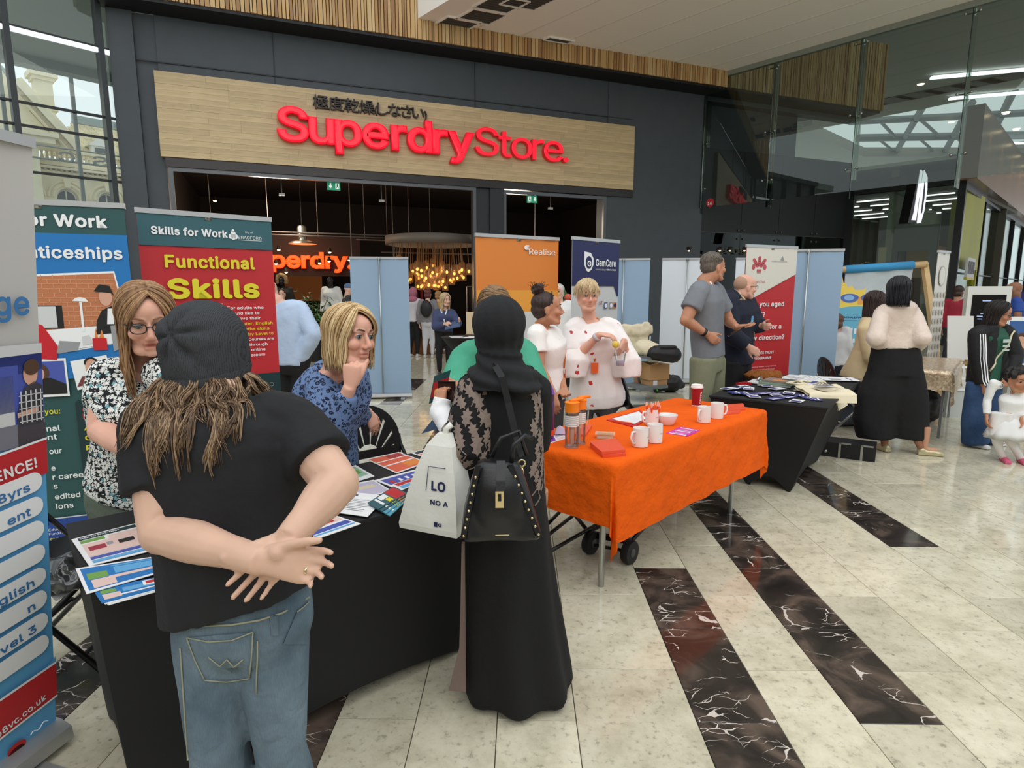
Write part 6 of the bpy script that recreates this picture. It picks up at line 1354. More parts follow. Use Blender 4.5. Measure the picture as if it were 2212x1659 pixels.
_sh=[o for o in F.t.children if o.name.startswith('black_t')][0]; _bv=BVHTree.FromPolygons([v.co+F.t.location for v in _sh.data.vertices],[tuple(p.vertices) for p in _sh.data.polygons])
ks=[MB(),MB()]; base=MB(); random.seed(8)
for gi in range(86):
    phi=math.radians(random.choice((1,-1))*random.triangular(55,180,168)); sx,fy=math.sin(phi),math.cos(phi); L_=random.choice((.07,.1,.12,.15,.18,.2))*random.uniform(.85,1.1)*(1.0 if fy<-.2 else .75)
    sp=random.uniform(.0,.03)+(.05 if sx>.5 else .025 if sx<-.6 else 0)*random.random(); rnd=random.random()*6.28; am=random.uniform(.006,.02); fr=random.uniform(.6,1.25); tang=V((fy,-sx,0)); nst=random.randint(9,20); wd0=random.uniform(.006,.013); lit=random.random()<.45
    for si in range(nst):
        o1,o2=random.uniform(-1,1)*wd0,random.uniform(-1,1)*.004; pts=[]; l2=L_*random.uniform(.8,1.05); ph2=rnd+random.uniform(-.35,.35)
        for q in range(16):
            t=q/15; R_=.078+.014*min(1,t*4)+sp*t**.8+o2; p_=hc+V((sx*R_,-.012+fy*R_*1.12,-.055-l2*t))+tang*(am*math.sin(fr*6.28*t+ph2)*min(1,t*1.8)+o1*(1-.55*t)+random.uniform(-.001,.001))
            if fy<0: p_=p_+V((0,-.02*t,0))
            hit=_bv.find_nearest(p_)
            if hit[0] and (p_-hit[0]).dot(hit[1])<.004: p_=hit[0]+hit[1]*(.004+.008*((si*7+gi*3)%11)/11)
            pts.append(p_)
        sm=[pts[0]]+[(pts[q-1]+pts[q]*2+pts[q+1])/4 for q in range(1,15)]+[pts[15]]
        ks[1 if (random.random()<(.7 if lit else .2)) else 0].tube(sm,[.0015]*12+[.0013,.001,.0008,.0004],4)
for k_,m_,nm in((ks[0],HB,'hair'),(ks[1],HB2,'hair_highlights')): part(k_,nm,m_,F.t,True,world=True)['kind']='stuff'
rows=[]
for z_,R_ in((-.03,.08),(-.08,.086),(-.115,.09),(-.15,.086),(-.19,.075)): rows.append([hc+V((math.sin(a)*R_,-.012+math.cos(a)*R_*1.1,z_)) for a in[math.radians(60+240*j/24) for j in range(25)]])
base.loft(rows,0,False,False); part(base,'hair_underlayer',HB,F.t,True,world=True)
# ------------------------------------------------------------------ 2 woman in black headscarf and robe
F=Fig('person','woman in black headscarf and leaf-embroidered black robe, seen from behind holding a phone',.0,2.14,-28,1.56)
J=F.J; F.set(pel=at(1088,1080,2.14),chest=at(1088,900,2.14),neck=at(1082,775,2.14),head=at(1078,712,2.12),shL=at(1032,838,2.1),shR=at(1150,838,2.16),elL=at(1008,985,2.02),wrL=at(950,888,2.16),elR=at(1150,960,2.3),wrR=at(1000,848,2.42)); F.look(-35,12)
mb=MB(); head(mb,F,.86); torso(mb,F,FEM,.74,-.01,-.12); arm(mb,J,'L',.9); arm(mb,J,'R',.9); leg(mb,J,'L',.45); leg(mb,J,'R',.45)
hand(mb,J['wrL'],V((.0,.35,.95)),V((.55,.6,-.1)),1,.85,curl=(34,46,30),tc=35); hand(mb,J['wrR'],V((-.9,.1,.42)),V((-.1,.55,-.75)),-1,.85,curl=(10,16,10),spread=7,tc=20)
finish_body(F,mb,.0065,SK_TAN,2)
ABAYA=cloth_mat('black_crepe',(13,13,15),.85,14,.5,.1,.012)
mb=MB(); rows=[]
for y,xl,xr,dp in((790,1030,1150,.10),(830,1003,1168,.125),(880,998,1172,.135),(960,1004,1172,.14),(1040,1000,1175,.145),(1120,995,1184,.15),(1200,992,1193,.16),(1290,988,1206,.175),(1380,985,1221,.19),(1440,990,1231,.2),(1478,1006,1236,.2)):
    a_,b_=at(xl,y,2.14),at(xr,y,2.14); rows.append(ering((a_+b_)/2,V(((b_-a_).length/2,0,0)),V((0,dp,0)),40))
mb.loft(rows)
rb=vox(mb,.011,3,.5)
def _robe(p,n_):
    if p.z<.8: p=p+n_*.012*(1-p.z/.8)*math.sin(math.atan2(p.y-2.14,p.x)*7+1.3*math.sin(p.z*4))
    return p
displace(rb,_robe)
robe=part(rb,'black_robe',ABAYA,F.t,True,world=True)
mb=MB(); mb.tube([J['shL']+V((.03,0,.02)),J['shL'],J['shL'].lerp(J['elL'],.5),J['elL'],J['elL']+V((-.005,.0,-.045))],[.07,.078,.085,.078,.03],16); mb.tube([J['elL']+V((0,0,.02)),J['elL'].lerp(J['wrL'],.35),J['elL'].lerp(J['wrL'],.62)],[.075,.058,.043],16)
slv=wear(F,mb,'embroidered_sleeve',ABAYA,.0085,3,(.008,9,.6))
mb=MB(); mb.tube([J['shR']+V((-.03,0,.02)),J['shR'],J['shR'].lerp(J['elR'],.5),J['elR']],[.07,.075,.08,.075],16); mb.tube([J['elR'],J['elR'].lerp(J['wrR'],.8)],[.07,.048],16); wear(F,mb,'sleeve',ABAYA,.011,3)
CUF=cloth_mat('white_jersey',(236,236,238),.8,30,.4)
mb=MB(); mb.tube([J['elL'].lerp(J['wrL'],.55),J['wrL'],J['wrL']+V((.01,.015,.045))],[.044,.04,.034],14); wear(F,mb,'white_cuff',CUF,.006,2,(.004,14,1)); mb=MB(); mb.tube([J['elR'].lerp(J['wrR'],.75),J['wrR'],J['wrR']+V((-.03,.0,.018))],[.034,.03,.031],14); wear(F,mb,'white_cuff',CUF,.006,2,(.004,14,1))
SCARF=cloth_mat('black_scarf',(27,28,30),.9,30,.5,.1,.008)
hd_=J['head']; mb=MB(); mb.ell(hd_+V((-.0,-.004,.022)),.096,.108,.1,nu=20,nv=14); mb.ell(hd_+V((.0,.01,-.03)),.088,.095,.09,nu=20,nv=14)
mb.loft([ering(hd_+V((.0,-.005,-.07)),V((.075,0,0)),V((0,.08,0)),20),ering(hd_+V((.0,-.01,-.105)),V((.08,0,0)),V((0,.085,0)),20),ering(hd_+V((.008,-.01,-.13)),V((.105,0,0)),V((0,.11,0)),20),ering(hd_+V((.012,-.01,-.165)),V((.132,0,0)),V((0,.135,0)),20),ering(hd_+V((.016,-.01,-.2)),V((.138,0,0)),V((0,.15,0)),20),ering(hd_+V((.016,-.005,-.205)),V((.10,0,0)),V((0,.12,0)),20)])
mb.ell(hd_+V((.075,-.075,-.19)),.06,.05,.05)
sc=vox(mb,.0065,2)
def _scarf(p,n_):
    dz=p.z-hd_.z; an=math.atan2(p.y-hd_.y,p.x-hd_.x)
    return p+n_*(.007*math.sin(dz*115+an*2.2+2*noise.noise(p*7)) if dz<-.08 else .0016*math.sin(an*13+dz*32+3*noise.noise(p*6)))
displace(sc,_scarf)
part(sc,'headscarf',SCARF,F.t,True,world=True)
# embroidery: oak leaf shapes stitched on sleeve and back
EMB=mat('taupe_embroidery',(132,116,106),.8,bump=(90,.5,.004)); LEAF=[(0,-.5),(.08,-.35),(.3,-.3),(.2,-.12),(.42,.02),(.22,.1),(.34,.3),(.12,.3),(0,.55),(-.12,.3),(-.34,.3),(-.22,.1),(-.42,.02),(-.2,-.12),(-.3,-.3),(-.08,-.35)]
def embroider(o,cond,n,lo,hi,seedv):
    random.seed(seedv); me=o.data; T=F.t.location; vs=[(v.co+T,V(q.vector)) for v,q in zip(me.vertices,me.vertex_normals) if cond(v.co+T,V(q.vector))]; k=MB(); taken=[]
    bv=BVHTree.FromPolygons([v.co+T for v in me.vertices],[tuple(p.vertices) for p in me.polygons]); tries=0
    while len(taken)<n and tries<n*14 and vs:
        tries+=1; p,nn=random.choice(vs); sz=random.uniform(lo,hi)
        if any((p-q).length<(sz+s2)*.34 for q,s2 in taken): continue
        taken.append((p,sz)); up=V((math.sin(p.z*9)*.6+random.uniform(-.5,.5),0,1)); up=(up-nn*up.dot(nn)).normalized(); sx=up.cross(nn); vs2=[]
        for a_,b_ in LEAF:
            q=p+sx*a_*sz*.9+up*b_*sz*1.2; hit=bv.find_nearest(q); vs2.append((hit[0]+hit[1]*.0025) if hit[0] else q)
        c=bv.find_nearest(p); k.add(vs2+[c[0]+c[1]*.0045],[(i,(i+1)%16,16) for i in range(16)])
        if random.random()<.5:
            st=[p+up*(-sz*(.6+.3*i))+sx*sz*.25*math.sin(i*1.5) for i in range(4)]; st=[(bv.find_nearest(q)[0]+bv.find_nearest(q)[1]*.002) for q in st]; k.tube(st,.0022,4)
    e=part(k,'leaf_embroidery',EMB,o,None,world=True); e['kind']='stuff'
sl0=J['shL']; embroider(slv,lambda p,n:n.y<.35 and p.z>J['elL'].z-.02,62,.05,.075,3)
embroider(robe,lambda p,n:n.y<.2 and p.x>.045+ .0 and .86<p.z<1.3 and p.x<.2,44,.042,.065,4)
# taupe under-panel at the robe slit
k=MB(); pl0=[at(997,1175,1.975),at(1003,1175,1.97),at(1004,1330,1.955),at(1006,1495,1.95),at(970,1492,1.99),at(992,1400,1.975),at(995,1300,1.97)]
k.add(pl0+[q+V((.0,.02,0)) for q in pl0],[tuple(range(7)),tuple(range(13,6,-1))]+[(i,(i+1)%7,7+(i+1)%7,7+i) for i in range(7)]); part(k,'taupe_underskirt',cloth_mat('taupe_cloth',(134,114,106),.8),F.t,world=True)
for s_ in 'LR': J['an'+s_].z=.05; shoe(F,s_,mat('black_shoe',(18,18,20),.5),.9)
# phone
t=thing('phone','dark phone held up in the robed woman\'s hand','phone',at(966,846,2.2)); R_=Matrix.Rotation(math.radians(-12),3,'Z')@Matrix.Rotation(math.radians(8),3,'X')
k=MB(); k.obox((0,0,0),R_@V((.034,0,0)),R_@V((0,.004,0)),R_@V((0,0,.04))); part(k,'body',mat('phone_black',(24,20,20),.15),t); part(MB().obox(R_@V((0,-.0045,-.002)),R_@V((.031,0,0)),R_@V((0,.0006,0)),R_@V((0,0,.036))),'bronze_back',mat('phone_bronze',(70,46,40),.12,.4),t)
for dx in(-.006,.008): part(MB().ell(R_@V((dx,-.006,.012)),.005,.002,.009),'lens',mat('lens_shine',(190,180,160),.1,.6),t)
t=thing('flyer','small red, yellow and teal flyer held behind the phone','flyer',at(950,836,2.28)); k=MB().obox((0,0,0),V((.03,.012,.01)),V((0,.001,0)),V((.012,0,.055))); part(k,'paper',TEAL2,t); part(MB().obox((0,-.0025,-.002),V((.027,.011,.009)),V((0,.0005,0)),V((.007,0,.03))),'print',PRED,t); part(MB().obox((0,-.004,-.012),V((.02,.008,.007)),V((0,.0005,0)),V((.002,0,.01))),'title',YEL,t)
solo(MB().prism([(-.06,-.05),(.04,-.02),(.05,.09)],at(940,912,2.5),(1,0,0),(0,.1,1),(0,.002,0)),'flyer',ink('slate_blue',(72,92,120)),'slate blue corner of a flyer below the white cuff','flyer')
# carrier bag hanging from the arm
c0=at(942,1060,2.0); t=thing('carrier_bag','white paper carrier bag with dark blue lettering hanging from the robed woman\'s arm','bag',(c0.x,c0.y,0),math.radians(-24))
zt,zb_=at(965,945,2.0).z,at(942,1138,2.0).z; PAPW=cloth_mat('white_paper_bag',(228,228,220),.55,7,.6,.04,.015)
def brow_(z,hx,hy,ox=0): return [V((ox-hx,-hy,z)),V((ox+hx,-hy,z)),V((ox+hx,hy,z)),V((ox,hy*.8,z)),V((ox-hx,hy,z)),V((ox-hx-.01*0,0,z))]
k=MB(); k.loft([brow_(zb_,.115,.06,.0),brow_(zb_+.02,.117,.062,.0),brow_(zb_+.12,.1,.055,.012),brow_(zb_+.22,.075,.045,.024),brow_(zt-.02,.05,.03,.034),brow_(zt+.02,.022,.014,.04)]); part(k,'bag_body',PAPW,t)
k=MB(); k.tube([V((.036,0,zt-.02)),V((.046,.0,zt+.035)),V((.062,.01,zt+.05))],[.016,.01,.012],6); part(k,'handle',PAPW,t,True)
nv_=ink('bag_navy',(34,42,84)); sl_=math.atan2(.03,.2)
Fm=Matrix.Translation((0,-.064,zb_+.02))@Matrix.Rotation(PI/2-.075,4,'X')
def btx(s,x,z,w,h,bo=.03): text(t,s,x,z,nv_,w,h,bo,frame=Fm)
btx('LO',.015,.135,.055,.06); btx('NO A',.012,.085,.07,.03); btx('G',.045,.012,.014,.022); part(MB().obox(Fm@V((.036,.018,.0015)),V((.007,0,0)),V((0,.0004,.008)),V((0,.0005,0))),'logo_block',nv_,t)
k=MB(); k.tube([Fm@V((-.005,.13,.002)),Fm@V((.003,.215,.002)),Fm@V((.07,.215,.002))],.0015,4); part(k,'print_frame',nv_,t)
# black handbag
LEA=mat('black_leather',(24,25,27),.32,bump=(220,.15,.002)); GOLDM=mat('pale_gold',(226,206,160),.2,.9)
c0=at(1083,1085,1.86); t=thing('handbag','black leather handbag with gold studs and turn lock on the robed woman\'s shoulder','handbag',(c0.x,c0.y,0),math.radians(4))
zb_=at(1083,1166,1.82).z; zt=at(1075,990,1.86).z; Hh=zt-zb_
def hb(z,x0,x1,dp,n=24): return ering(((x0+x1)/2,0,z),V(((x1-x0)/2,0,0)),V((0,dp,0)),n,.35)
k=MB(); k.loft([hb(zb_,-.128,.122,.06),hb(zb_+.015,-.132,.128,.072),hb(zb_+Hh*.35,-.122,.108,.07),hb(zb_+Hh*.7,-.1,.082,.052),hb(zb_+Hh*.93,-.078,.06,.035),hb(zt-.005,-.06,.045,.02)]); me=vox(k,.006,2)
def _bag(p,n_):
    x=(p.x+.01)/.06; z=(p.z-(zb_+Hh*.62))/.085
    return p-V((0,.022*math.exp(-(x*x+z*z*.8))-.008*math.exp(-((math.hypot(x,z*.8)-1.5)/.35)**2),0)) if p.y<-.01 else p
displace(me,_bag)
part(me,'bag_body',LEA,t,True)
for sg,xb_,xt_ in((-1,-.128,-.075),(1,.122,.028)):
    k=MB(); a_=V((xb_*.97,-.069,zb_+.02)); b_=V((xt_,-.05,zt-.01)); b_.y=-.042; k.obox((a_+b_)/2,(b_-a_)/2,V((.009,0,0)),V((0,.004,0))); st=part(k,'side_strap',LEA,t)
    for i in range(8): part(MB().ell(a_.lerp(b_,.04+i*.115)+V((0,-.006,0)),.0045,.003,.0045,nu=10,nv=6),'stud',GOLDM,st,True)
k=MB(); pts=[V((-.002,-.03,zt+.0)),V((-.004,-.07,zb_+Hh*.8)),V((-.008,-.088,zb_+Hh*.6)),V((-.01,-.09,zb_+Hh*.48))]
for i in range(3): a_,b_=pts[i],pts[i+1]; k.obox((a_+b_)/2,(b_-a_)/2*1.05,V((.014,0,0)),V((0,.003,0)))
tg=part(k,'closing_tongue',LEA,t); part(MB().obox((-.009,-.096,zb_+Hh*.6),V((.013,0,0)),V((0,.003,0)),V((0,0,.026))),'turn_lock',GOLDM,tg); part(MB().obox((-.009,-.1,zb_+Hh*.63),V((.005,0,0)),V((0,.003,0)),V((0,0,.011))),'lock_slot',LEA,tg)
k=MB(); k.tube([V((.03,-.02,zt-.02)),V((.04,-.02,zt+.05)),V((.075,.0,zt+.075)),V((.1,.02,zt+.06))],.008,8); k.tube([V((-.03,.02,zt)),V((.0,.03,zt+.06)),V((.06,.04,zt+.08)),V((.085,.03,zt+.0))],.007,8); part(k,'handle',LEA,t,True)
s0=V((.07,.0,zt+.03)); sw=at(1130,988,1.9)-V((c0.x,c0.y,0)); sp=[at(1128,985,1.9),at(1112,930,1.93),at(1098,870,1.95),at(1085,815,1.96),at(1070,790,2.0),at(1066,788,2.08)]
k=MB()
for a_,b_ in zip(sp,sp[1:]):
    d=(b_-a_); sd=d.cross(V((0,1,0))).normalized(); k.obox((a_+b_)/2,d/2*1.04,sd*.011,V((0,.0025,0)))
part(k,'shoulder_strap',LEA,t,world=True)
k=MB(); q=at(1127,1000,1.88); k.tube([q+V((.011*math.cos(a),-.002,.011*math.sin(a))) for a in[2*PI*i/12 for i in range(13)]],.003,6); k.tube([q+V((0,0,-.012)),q+V((.006,0,-.03)),q+V((.004,0,-.05)),q+V((-.004,0,-.03)),q+V((0,0,-.012))],.0028,6); part(k,'clasp',GOLDM,t,True,world=True)
k=MB().obox((.0,-.0735,zb_+.03),V((.022,0,0)),V((0,.0006,0)),V((0,0,.0016))); part(k,'gold_stamp',GOLDM,t)
# ------------------------------------------------------------------ patterned cloths
def pat(name,rough=.8):
    m,N,out=nodes(name,rough,.25); tc=N('TexCoord'); 
    n3=N('TexNoise',{'Vector':tc.outputs['Object'],'Scale':11.0,'Detail':3.0}); bp=N('Bump',{'Height':n3.outputs['Fac'],'Strength':.5,'Distance':.012}); out(bp.outputs[0],'Normal'); return m,N,out,tc.outputs['Object']
def daisies():
    m,N,out,co=pat('daisy_print')
    v=N('TexVoronoi',{'Vector':co,'Scale':66.0,'Randomness':.7}); d=N('VectorMath',{0:co,1:v.outputs['Position']},operation='SUBTRACT')
    # petals: angular ripple around each cell centre
    s=N('SeparateXYZ',{0:d.outputs[0]}); sx=N('Math',{0:s.outputs['X'],1:s.outputs['Y']},operation='ADD'); an=N('Math',{0:s.outputs['Z'],1:sx.outputs[0]},operation='ARCTAN2'); a8=N('Math',{0:an.outputs[0],1:7.0},operation='MULTIPLY'); sn=N('Math',{0:a8.outputs[0]},operation='SINE'); k=N('MapRange',{0:sn.outputs[0],1:-1.0,2:1.0,3:.4,4:.66})
    pet=N('Math',{0:v.outputs['Distance'],1:k.outputs[0]},operation='LESS_THAN'); cen=N('Math',{0:v.outputs['Distance'],1:.13},operation='LESS_THAN')
    tq=N('SeparateColor',{0:v.outputs['Color']}); isn=N('Math',{0:tq.outputs[0],1:.93},operation='GREATER_THAN')
    pc=N('MixRGB',{0:isn.outputs[0],1:L((228,230,226)),2:L((116,168,176))})
    a=N('MixRGB',{0:pet.outputs[0],1:L((28,30,34)),2:pc.outputs[0]}); b=N('MixRGB',{0:cen.outputs[0],1:a.outputs[0],2:L((120,128,110))}); out(b.outputs[0]); return m
def leopard():
    m,N,out,co=pat('blue_leopard_print')
    w=N('TexNoise',{'Vector':co,'Scale':18.0,'Detail':2.0}); wv=N('VectorMath',{0:w.outputs['Color'],1:(.03,.03,.03)},operation='MULTIPLY'); c2=N('VectorMath',{0:co,1:wv.outputs[0]},operation='ADD')
    v=N('TexVoronoi',{'Vector':c2.outputs[0],'Scale':52.0,'Randomness':.8}); n2=N('TexNoise',{'Vector':co,'Scale':70.0})
    rim=ramp(N,v.outputs['Distance'],[(.0,(0,0,0)),(.2,(0,0,0)),(.27,(255,255,255)),(.43,(255,255,255)),(.5,(0,0,0))]); g=N('Math',{0:n2.outputs['Fac'],1:.43},operation='GREATER_THAN'); q=N('MixRGB',{0:1.0,1:rim,2:g.outputs[0]},blend_type='MULTIPLY')
    inn=ramp(N,v.outputs['Distance'],[(.15,(70,90,132)),(.3,(104,128,170))]); a=N('MixRGB',{0:q.outputs[0],1:inn,2:L((24,30,50))}); out(a.outputs[0]); return m
DAISY=daisies(); LEO=leopard()
EYEBROW=mat('brow_brown',(96,70,52),.8); EYEBD=mat('brow_dark',(48,36,30),.8)
LASH=(52,38,34)
# ------------------------------------------------------------------ 3 woman with glasses and daisy top
p=at(270,1040,2.25)
F=Fig('person','woman with long brown hair, glasses and daisy print top looking down behind the table',p.x,p.y,135,1.64); J=F.J
F.set(pel=at(282,1075,2.27),chest=at(292,905,2.22),neck=at(305,800,2.2),head=at(316,692,2.12),shR=at(236,815,2.2),shL=at(372,815,2.1),elR=at(222,930,2.1),wrR=at(300,985,1.9),elL=at(395,930,2.0),wrL=at(360,990,1.85),hipR=at(255,1090,2.27),hipL=at(318,1090,2.24)); F.look(143,15,3)
for q in 'LR': J['kn'+q]=V((J['hip'+q].x,J['hip'+q].y,.46)); J['an'+q]=V((J['hip'+q].x,J['hip'+q].y+.02,.06))
mb=MB(); head(mb,F,1.04,jaw=.98,mouth=.004,chub=1.04); torso(mb,F,FEM,.95,-.012,-.1); arm(mb,J,'L',1.05,(.05,.045,.04,.028)); arm(mb,J,'R',1.05,(.052,.047,.041,.028)); leg(mb,J,'L',.8); leg(mb,J,'R',.8)
for q,g in(('L',-1),('R',1)): hand(mb,J['wr'+q],V((.3,-.7,-.6)),V((0,0,-1)),g,.9,curl=(20,25,18))
finish_body(F,mb,.0047,SK_PINK,4,lips=(186,96,92),cheek=.9,mouth=.006)
eyes(F,EYEB,(0,-.45),.55,brow=mat('brow_sandy',(150,112,84),.8),lash=LASH)
glasses(F,mat('dark_glasses',(38,32,36),.3),.0235,.0175)
mb=MB(); torso(mb,F,FEM,1.0,.014,.05,.955,flare=.1); arm(mb,J,'L',1.0,(.06,.062,.05,.03),.012,.5); arm(mb,J,'R',1.0,(.06,.064,.05,.03),.014,.52); wear(F,mb,'daisy_top',DAISY,.009,3,(.005,9,.5))
mb=MB(); torso(mb,F,FEM,1.04,.0,-.22,.06); leg(mb,J,'L',.98); leg(mb,J,'R',.98); wear(F,mb,'sage_jeans',denim('sage_denim',(84,96,86),(112,122,110)),.011,3,(.004,8,.5))
for q in 'LR': shoe(F,q,mat('dark_trainer',(40,40,44),.6),.9)
longhair(F,hairmat('light_brown_hair',(112,82,58),(164,126,90)),.27,48,-.012,330,.0030,.008,5,.16,(.084,.106,.098),hairmat('honey_strands',(150,112,78),(196,156,112)),.012,True,.05,.078,.0,.12)
mb=MB(); q0=F.P(-.04,.08,.8); part(MB().tube([F.hp(-.07,.0,-.13),F.hp(-.03,.08,-.2),J['chest']+F.f*.14+V((0,0,.06))],.005,6),'lanyard',mat('purple_lanyard',(70,60,120),.6),F.t,True,world=True)
# ------------------------------------------------------------------ 4 woman in blue leopard top
p=at(690,1040,2.95)
F=Fig('person','blonde woman in blue leopard print top leaning forward with her hand at her chin',p.x,p.y,100,1.66); J=F.J
F.set(pel=at(706,1040,2.95),chest=at(708,880,2.82),neck=at(724,800,2.62),head=at(757,728,2.5),shR=at(698,835,2.56),elR=at(712,948,2.42),wrR=at(756,835,2.36),shL=at(752,845,2.8),elL=at(772,900,2.95),wrL=at(795,890,3.06),hipR=at(690,1050,2.85),hipL=at(715,1050,3.02)); F.look(122,2,-4)
for q in 'LR': J['kn'+q]=V((J['hip'+q].x,J['hip'+q].y+.05,.46)); J['an'+q]=V((J['hip'+q].x,J['hip'+q].y+.05,.06))
mb=MB(); head(mb,F,1.07,jaw=1.02,chub=1.0,mouth=.002); torso(mb,F,FEM,.95,-.012,-.1); arm(mb,J,'L',1.0); arm(mb,J,'R',1.0); leg(mb,J,'L',.8); leg(mb,J,'R',.8)
hand(mb,J['wrR'],V((.12,.05,.97)),V((.1,.95,.2)),-1,.95,curl=(58,70,40),spread=2,tc=30,ta=24)
hand(mb,J['wrL'],V((.35,.1,-.93)),V((-.5,.4,-.2)),1,.9,curl=(18,22,15))
finish_body(F,mb,.0048,SK_PINK,4,lips=(190,106,98),cheek=.9)
eyes(F,EYEB,(.1,-.05),.85,brow=EYEBROW,lash=LASH)
mb=MB(); torso(mb,F,FEM,1.08,.022,-.02,.965,flare=.05)
mb.tube([J['shR'].lerp(J['neck'],.3),J['shR'],J['shR'].lerp(J['elR'],.6),J['elR']],[.075,.082,.085,.075],16); mb.ell(J['elR'],.08,.08,.075); mb.tube([J['elR'],J['elR'].lerp(J['wrR'],.5),J['elR'].lerp(J['wrR'],.86)],[.07,.062,.042],16)
mb.tube([J['shL'].lerp(J['neck'],.3),J['shL'],J['elL']],[.075,.08,.068],16); mb.tube([J['elL'],J['elL'].lerp(J['wrL'],.8)],[.062,.036],16)
wear(F,mb,'leopard_top',LEO,.009,3,(.008,10,.55))
mb=MB(); torso(mb,F,FEM,1.02,.0,-.22,.06); leg(mb,J,'L',.98); leg(mb,J,'R',.98); wear(F,mb,'dark_trousers',cloth_mat('charcoal_trousers',(46,48,54)),.013,3)
for q in 'LR': shoe(F,q,mat('dark_trainer',(40,40,44),.6),.9)
HBL=hairmat('blonde_hair',(150,116,76),(206,174,126)); HBL2=hairmat('pale_blonde_strands',(196,166,120),(234,210,166)); 
longhair(F,HBL,.145,50,.02,300,.0032,.005,4,.12,(.088,.110,.1),HBL2,.008,True,.1,.08,.0,.08)
# ------------------------------------------------------------------ generic helper for the other people
def stand(name_lab,x,y,hd,H,skin,male,joints,look,top,bottom,shoes,vs=.0075,hs=1.0,bulk=1.0,topargs={},legw=(.092,.066,.058,.046),longsl=False,frac=.5,hem=-.06,slr=(.058,.06,.05,.04),topname='top',botname='trousers',cat='person',eye=EYEM,browm=EYEBROW,z=0.0,tk={},headk={},disp=(.006,7,.5),gaze=(0,0),leg_end=1.0,hands=True,group=None,dohead=True,handk={},inf=.012,botflare=0.0):
    F=Fig('person',name_lab,x,y,hd,H,group,z=z); F.set(**joints); F.look(*look); J=F.J; prof=MAL if male else FEM; k=F.k
    mb=MB(); 
    if dohead: head(mb,F,hs,male,**headk)
    torso(mb,F,prof,bulk*.97,-.012,-.12); arm(mb,J,'L',k); arm(mb,J,'R',k); leg(mb,J,'L',.85*k); leg(mb,J,'R',.85*k)
    if hands:
        for q,g in(('L',-1),('R',1)):
            fd=(J['wr'+q]-J['el'+q]).normalized(); hk=handk.get(q,{}); 
            hand(mb,J['wr'+q],hk.get('fd',fd),hk.get('pn',-F.r*g+F.f*.2),hk.get('th',g if hk.get('flip') else -g*1),hs*.92,curl=hk.get('curl',(24,30,20)),fr=.0086,spread=hk.get('spread',4))
    finish_body(F,mb,vs,skin,2,**tk)
    if dohead: eyes(F,eye,gaze,.8,brow=browm)
    mb=MB(); torso(mb,F,prof,bulk*1.02,inf,hem,.965,**topargs)
    for q in 'LR':
        arm(mb,J,q,k,(slr[0],slr[1],slr[1]*.92,slr[2]) if longsl else (slr[0],slr[1],.05,.04),.008,1.93 if longsl else frac)
    wear(F,mb,topname,top,vs*1.5,3,disp)
    if bottom:
        mb=MB(); torso(mb,F,prof,bulk*1.03,.004,-.22,.08)
        for q in 'LR': leg(mb,J,q,k,legw,.003,botflare,leg_end)
        wear(F,mb,botname,bottom,vs*1.6,3,(.006,8,.5))
    if shoes:
        for q in 'LR': shoe(F,q,shoes,k*.95)
    return F
def joints_px(**kw): return {k:at(*v) for k,v in kw.items()}
# ------------------------------------------------------------------ 5 person in green top behind the robed woman
F=stand('person in sea green top with light brown hair bending down behind the robed woman',-.12,3.5,185,1.6,SK_PALE,False,joints_px(pel=(1068,900,3.55),chest=(1068,800,3.5),neck=(1068,728,3.42),head=(1068,672,3.32),shR=(1002,775,3.42),shL=(1132,765,3.42),elR=(978,850,3.25),elL=(1160,850,3.3),wrR=(985,840,3.05),wrL=(1120,930,3.1)),(180,42),cloth_mat('sea_green_cotton',(72,160,130)),cloth_mat('charcoal_trousers',(46,48,54)),mat('dark_trainer',(40,40,44),.6),.009,1.0,1.1,longsl=True,slr=(.075,.08,.06,.05),topname='green_top')
longhair(F,hairmat('light_brown_hair2',(118,92,66),(160,128,94)),.1,60,0,170,.0036,.004,4,.2,(.088,.108,.1),None,.008)
# ------------------------------------------------------------------ 6 woman with hair bun
F=stand('woman with dark hair bun and white T-shirt, in profile at the orange table',.22,4.3,98,1.6,SK_TAN,False,joints_px(pel=(1185,850,4.35),chest=(1180,765,4.33),neck=(1172,705,4.3),head=(1184,668,4.26),shR=(1158,725,4.16),shL=(1196,725,4.45),elR=(1165,795,4.1),wrR=(1196,852,3.95),elL=(1206,800,4.4),wrL=(1218,840,4.2)),(92,-2),cloth_mat('white_tee',(238,234,230)),cloth_mat('dark_grey_trousers',(60,60,62)),mat('dark_trainer',(40,40,44),.6),.0072,1.0,1.08,topname='white_t_shirt',frac=.55,slr=(.062,.066,.05,.04),tk=dict(lips=(176,92,86)),headk=dict(smile=1.5),handk={'R':dict(fd=V((.1,-.3,-.95)))})
DKH=hairmat('dark_brown_hair',(36,26,24),(70,50,44)); shorthair(F,DKH,.002,n=0,vol=1.03,back=-.03,low=-.03)
k=MB(); h0=F.hp(0,-.07,.135); k.ell(h0,.045,.045,.038); k.ell(F.hp(.02,-.06,.16),.03,.035,.03); k.ell(F.hp(-.02,-.085,.15),.03,.03,.03); part(vox(k,.006,2,.5,(.01,30,1)),'hair_bun',DKH,F.t,True,world=True)
k=MB()
for i in range(26):
    a=random.random()*6.28; d=V((math.cos(a),math.sin(a),random.uniform(.1,1))); k.tube([h0+d*.03,h0+d*.05+V((0,0,.01)),h0+d*.06+V((random.uniform(-.02,.02),0,random.uniform(-.01,.02)))],[.002,.002,.0006],4)
part(k,'loose_strands',DKH,F.t,True,world=True)['kind']='stuff'
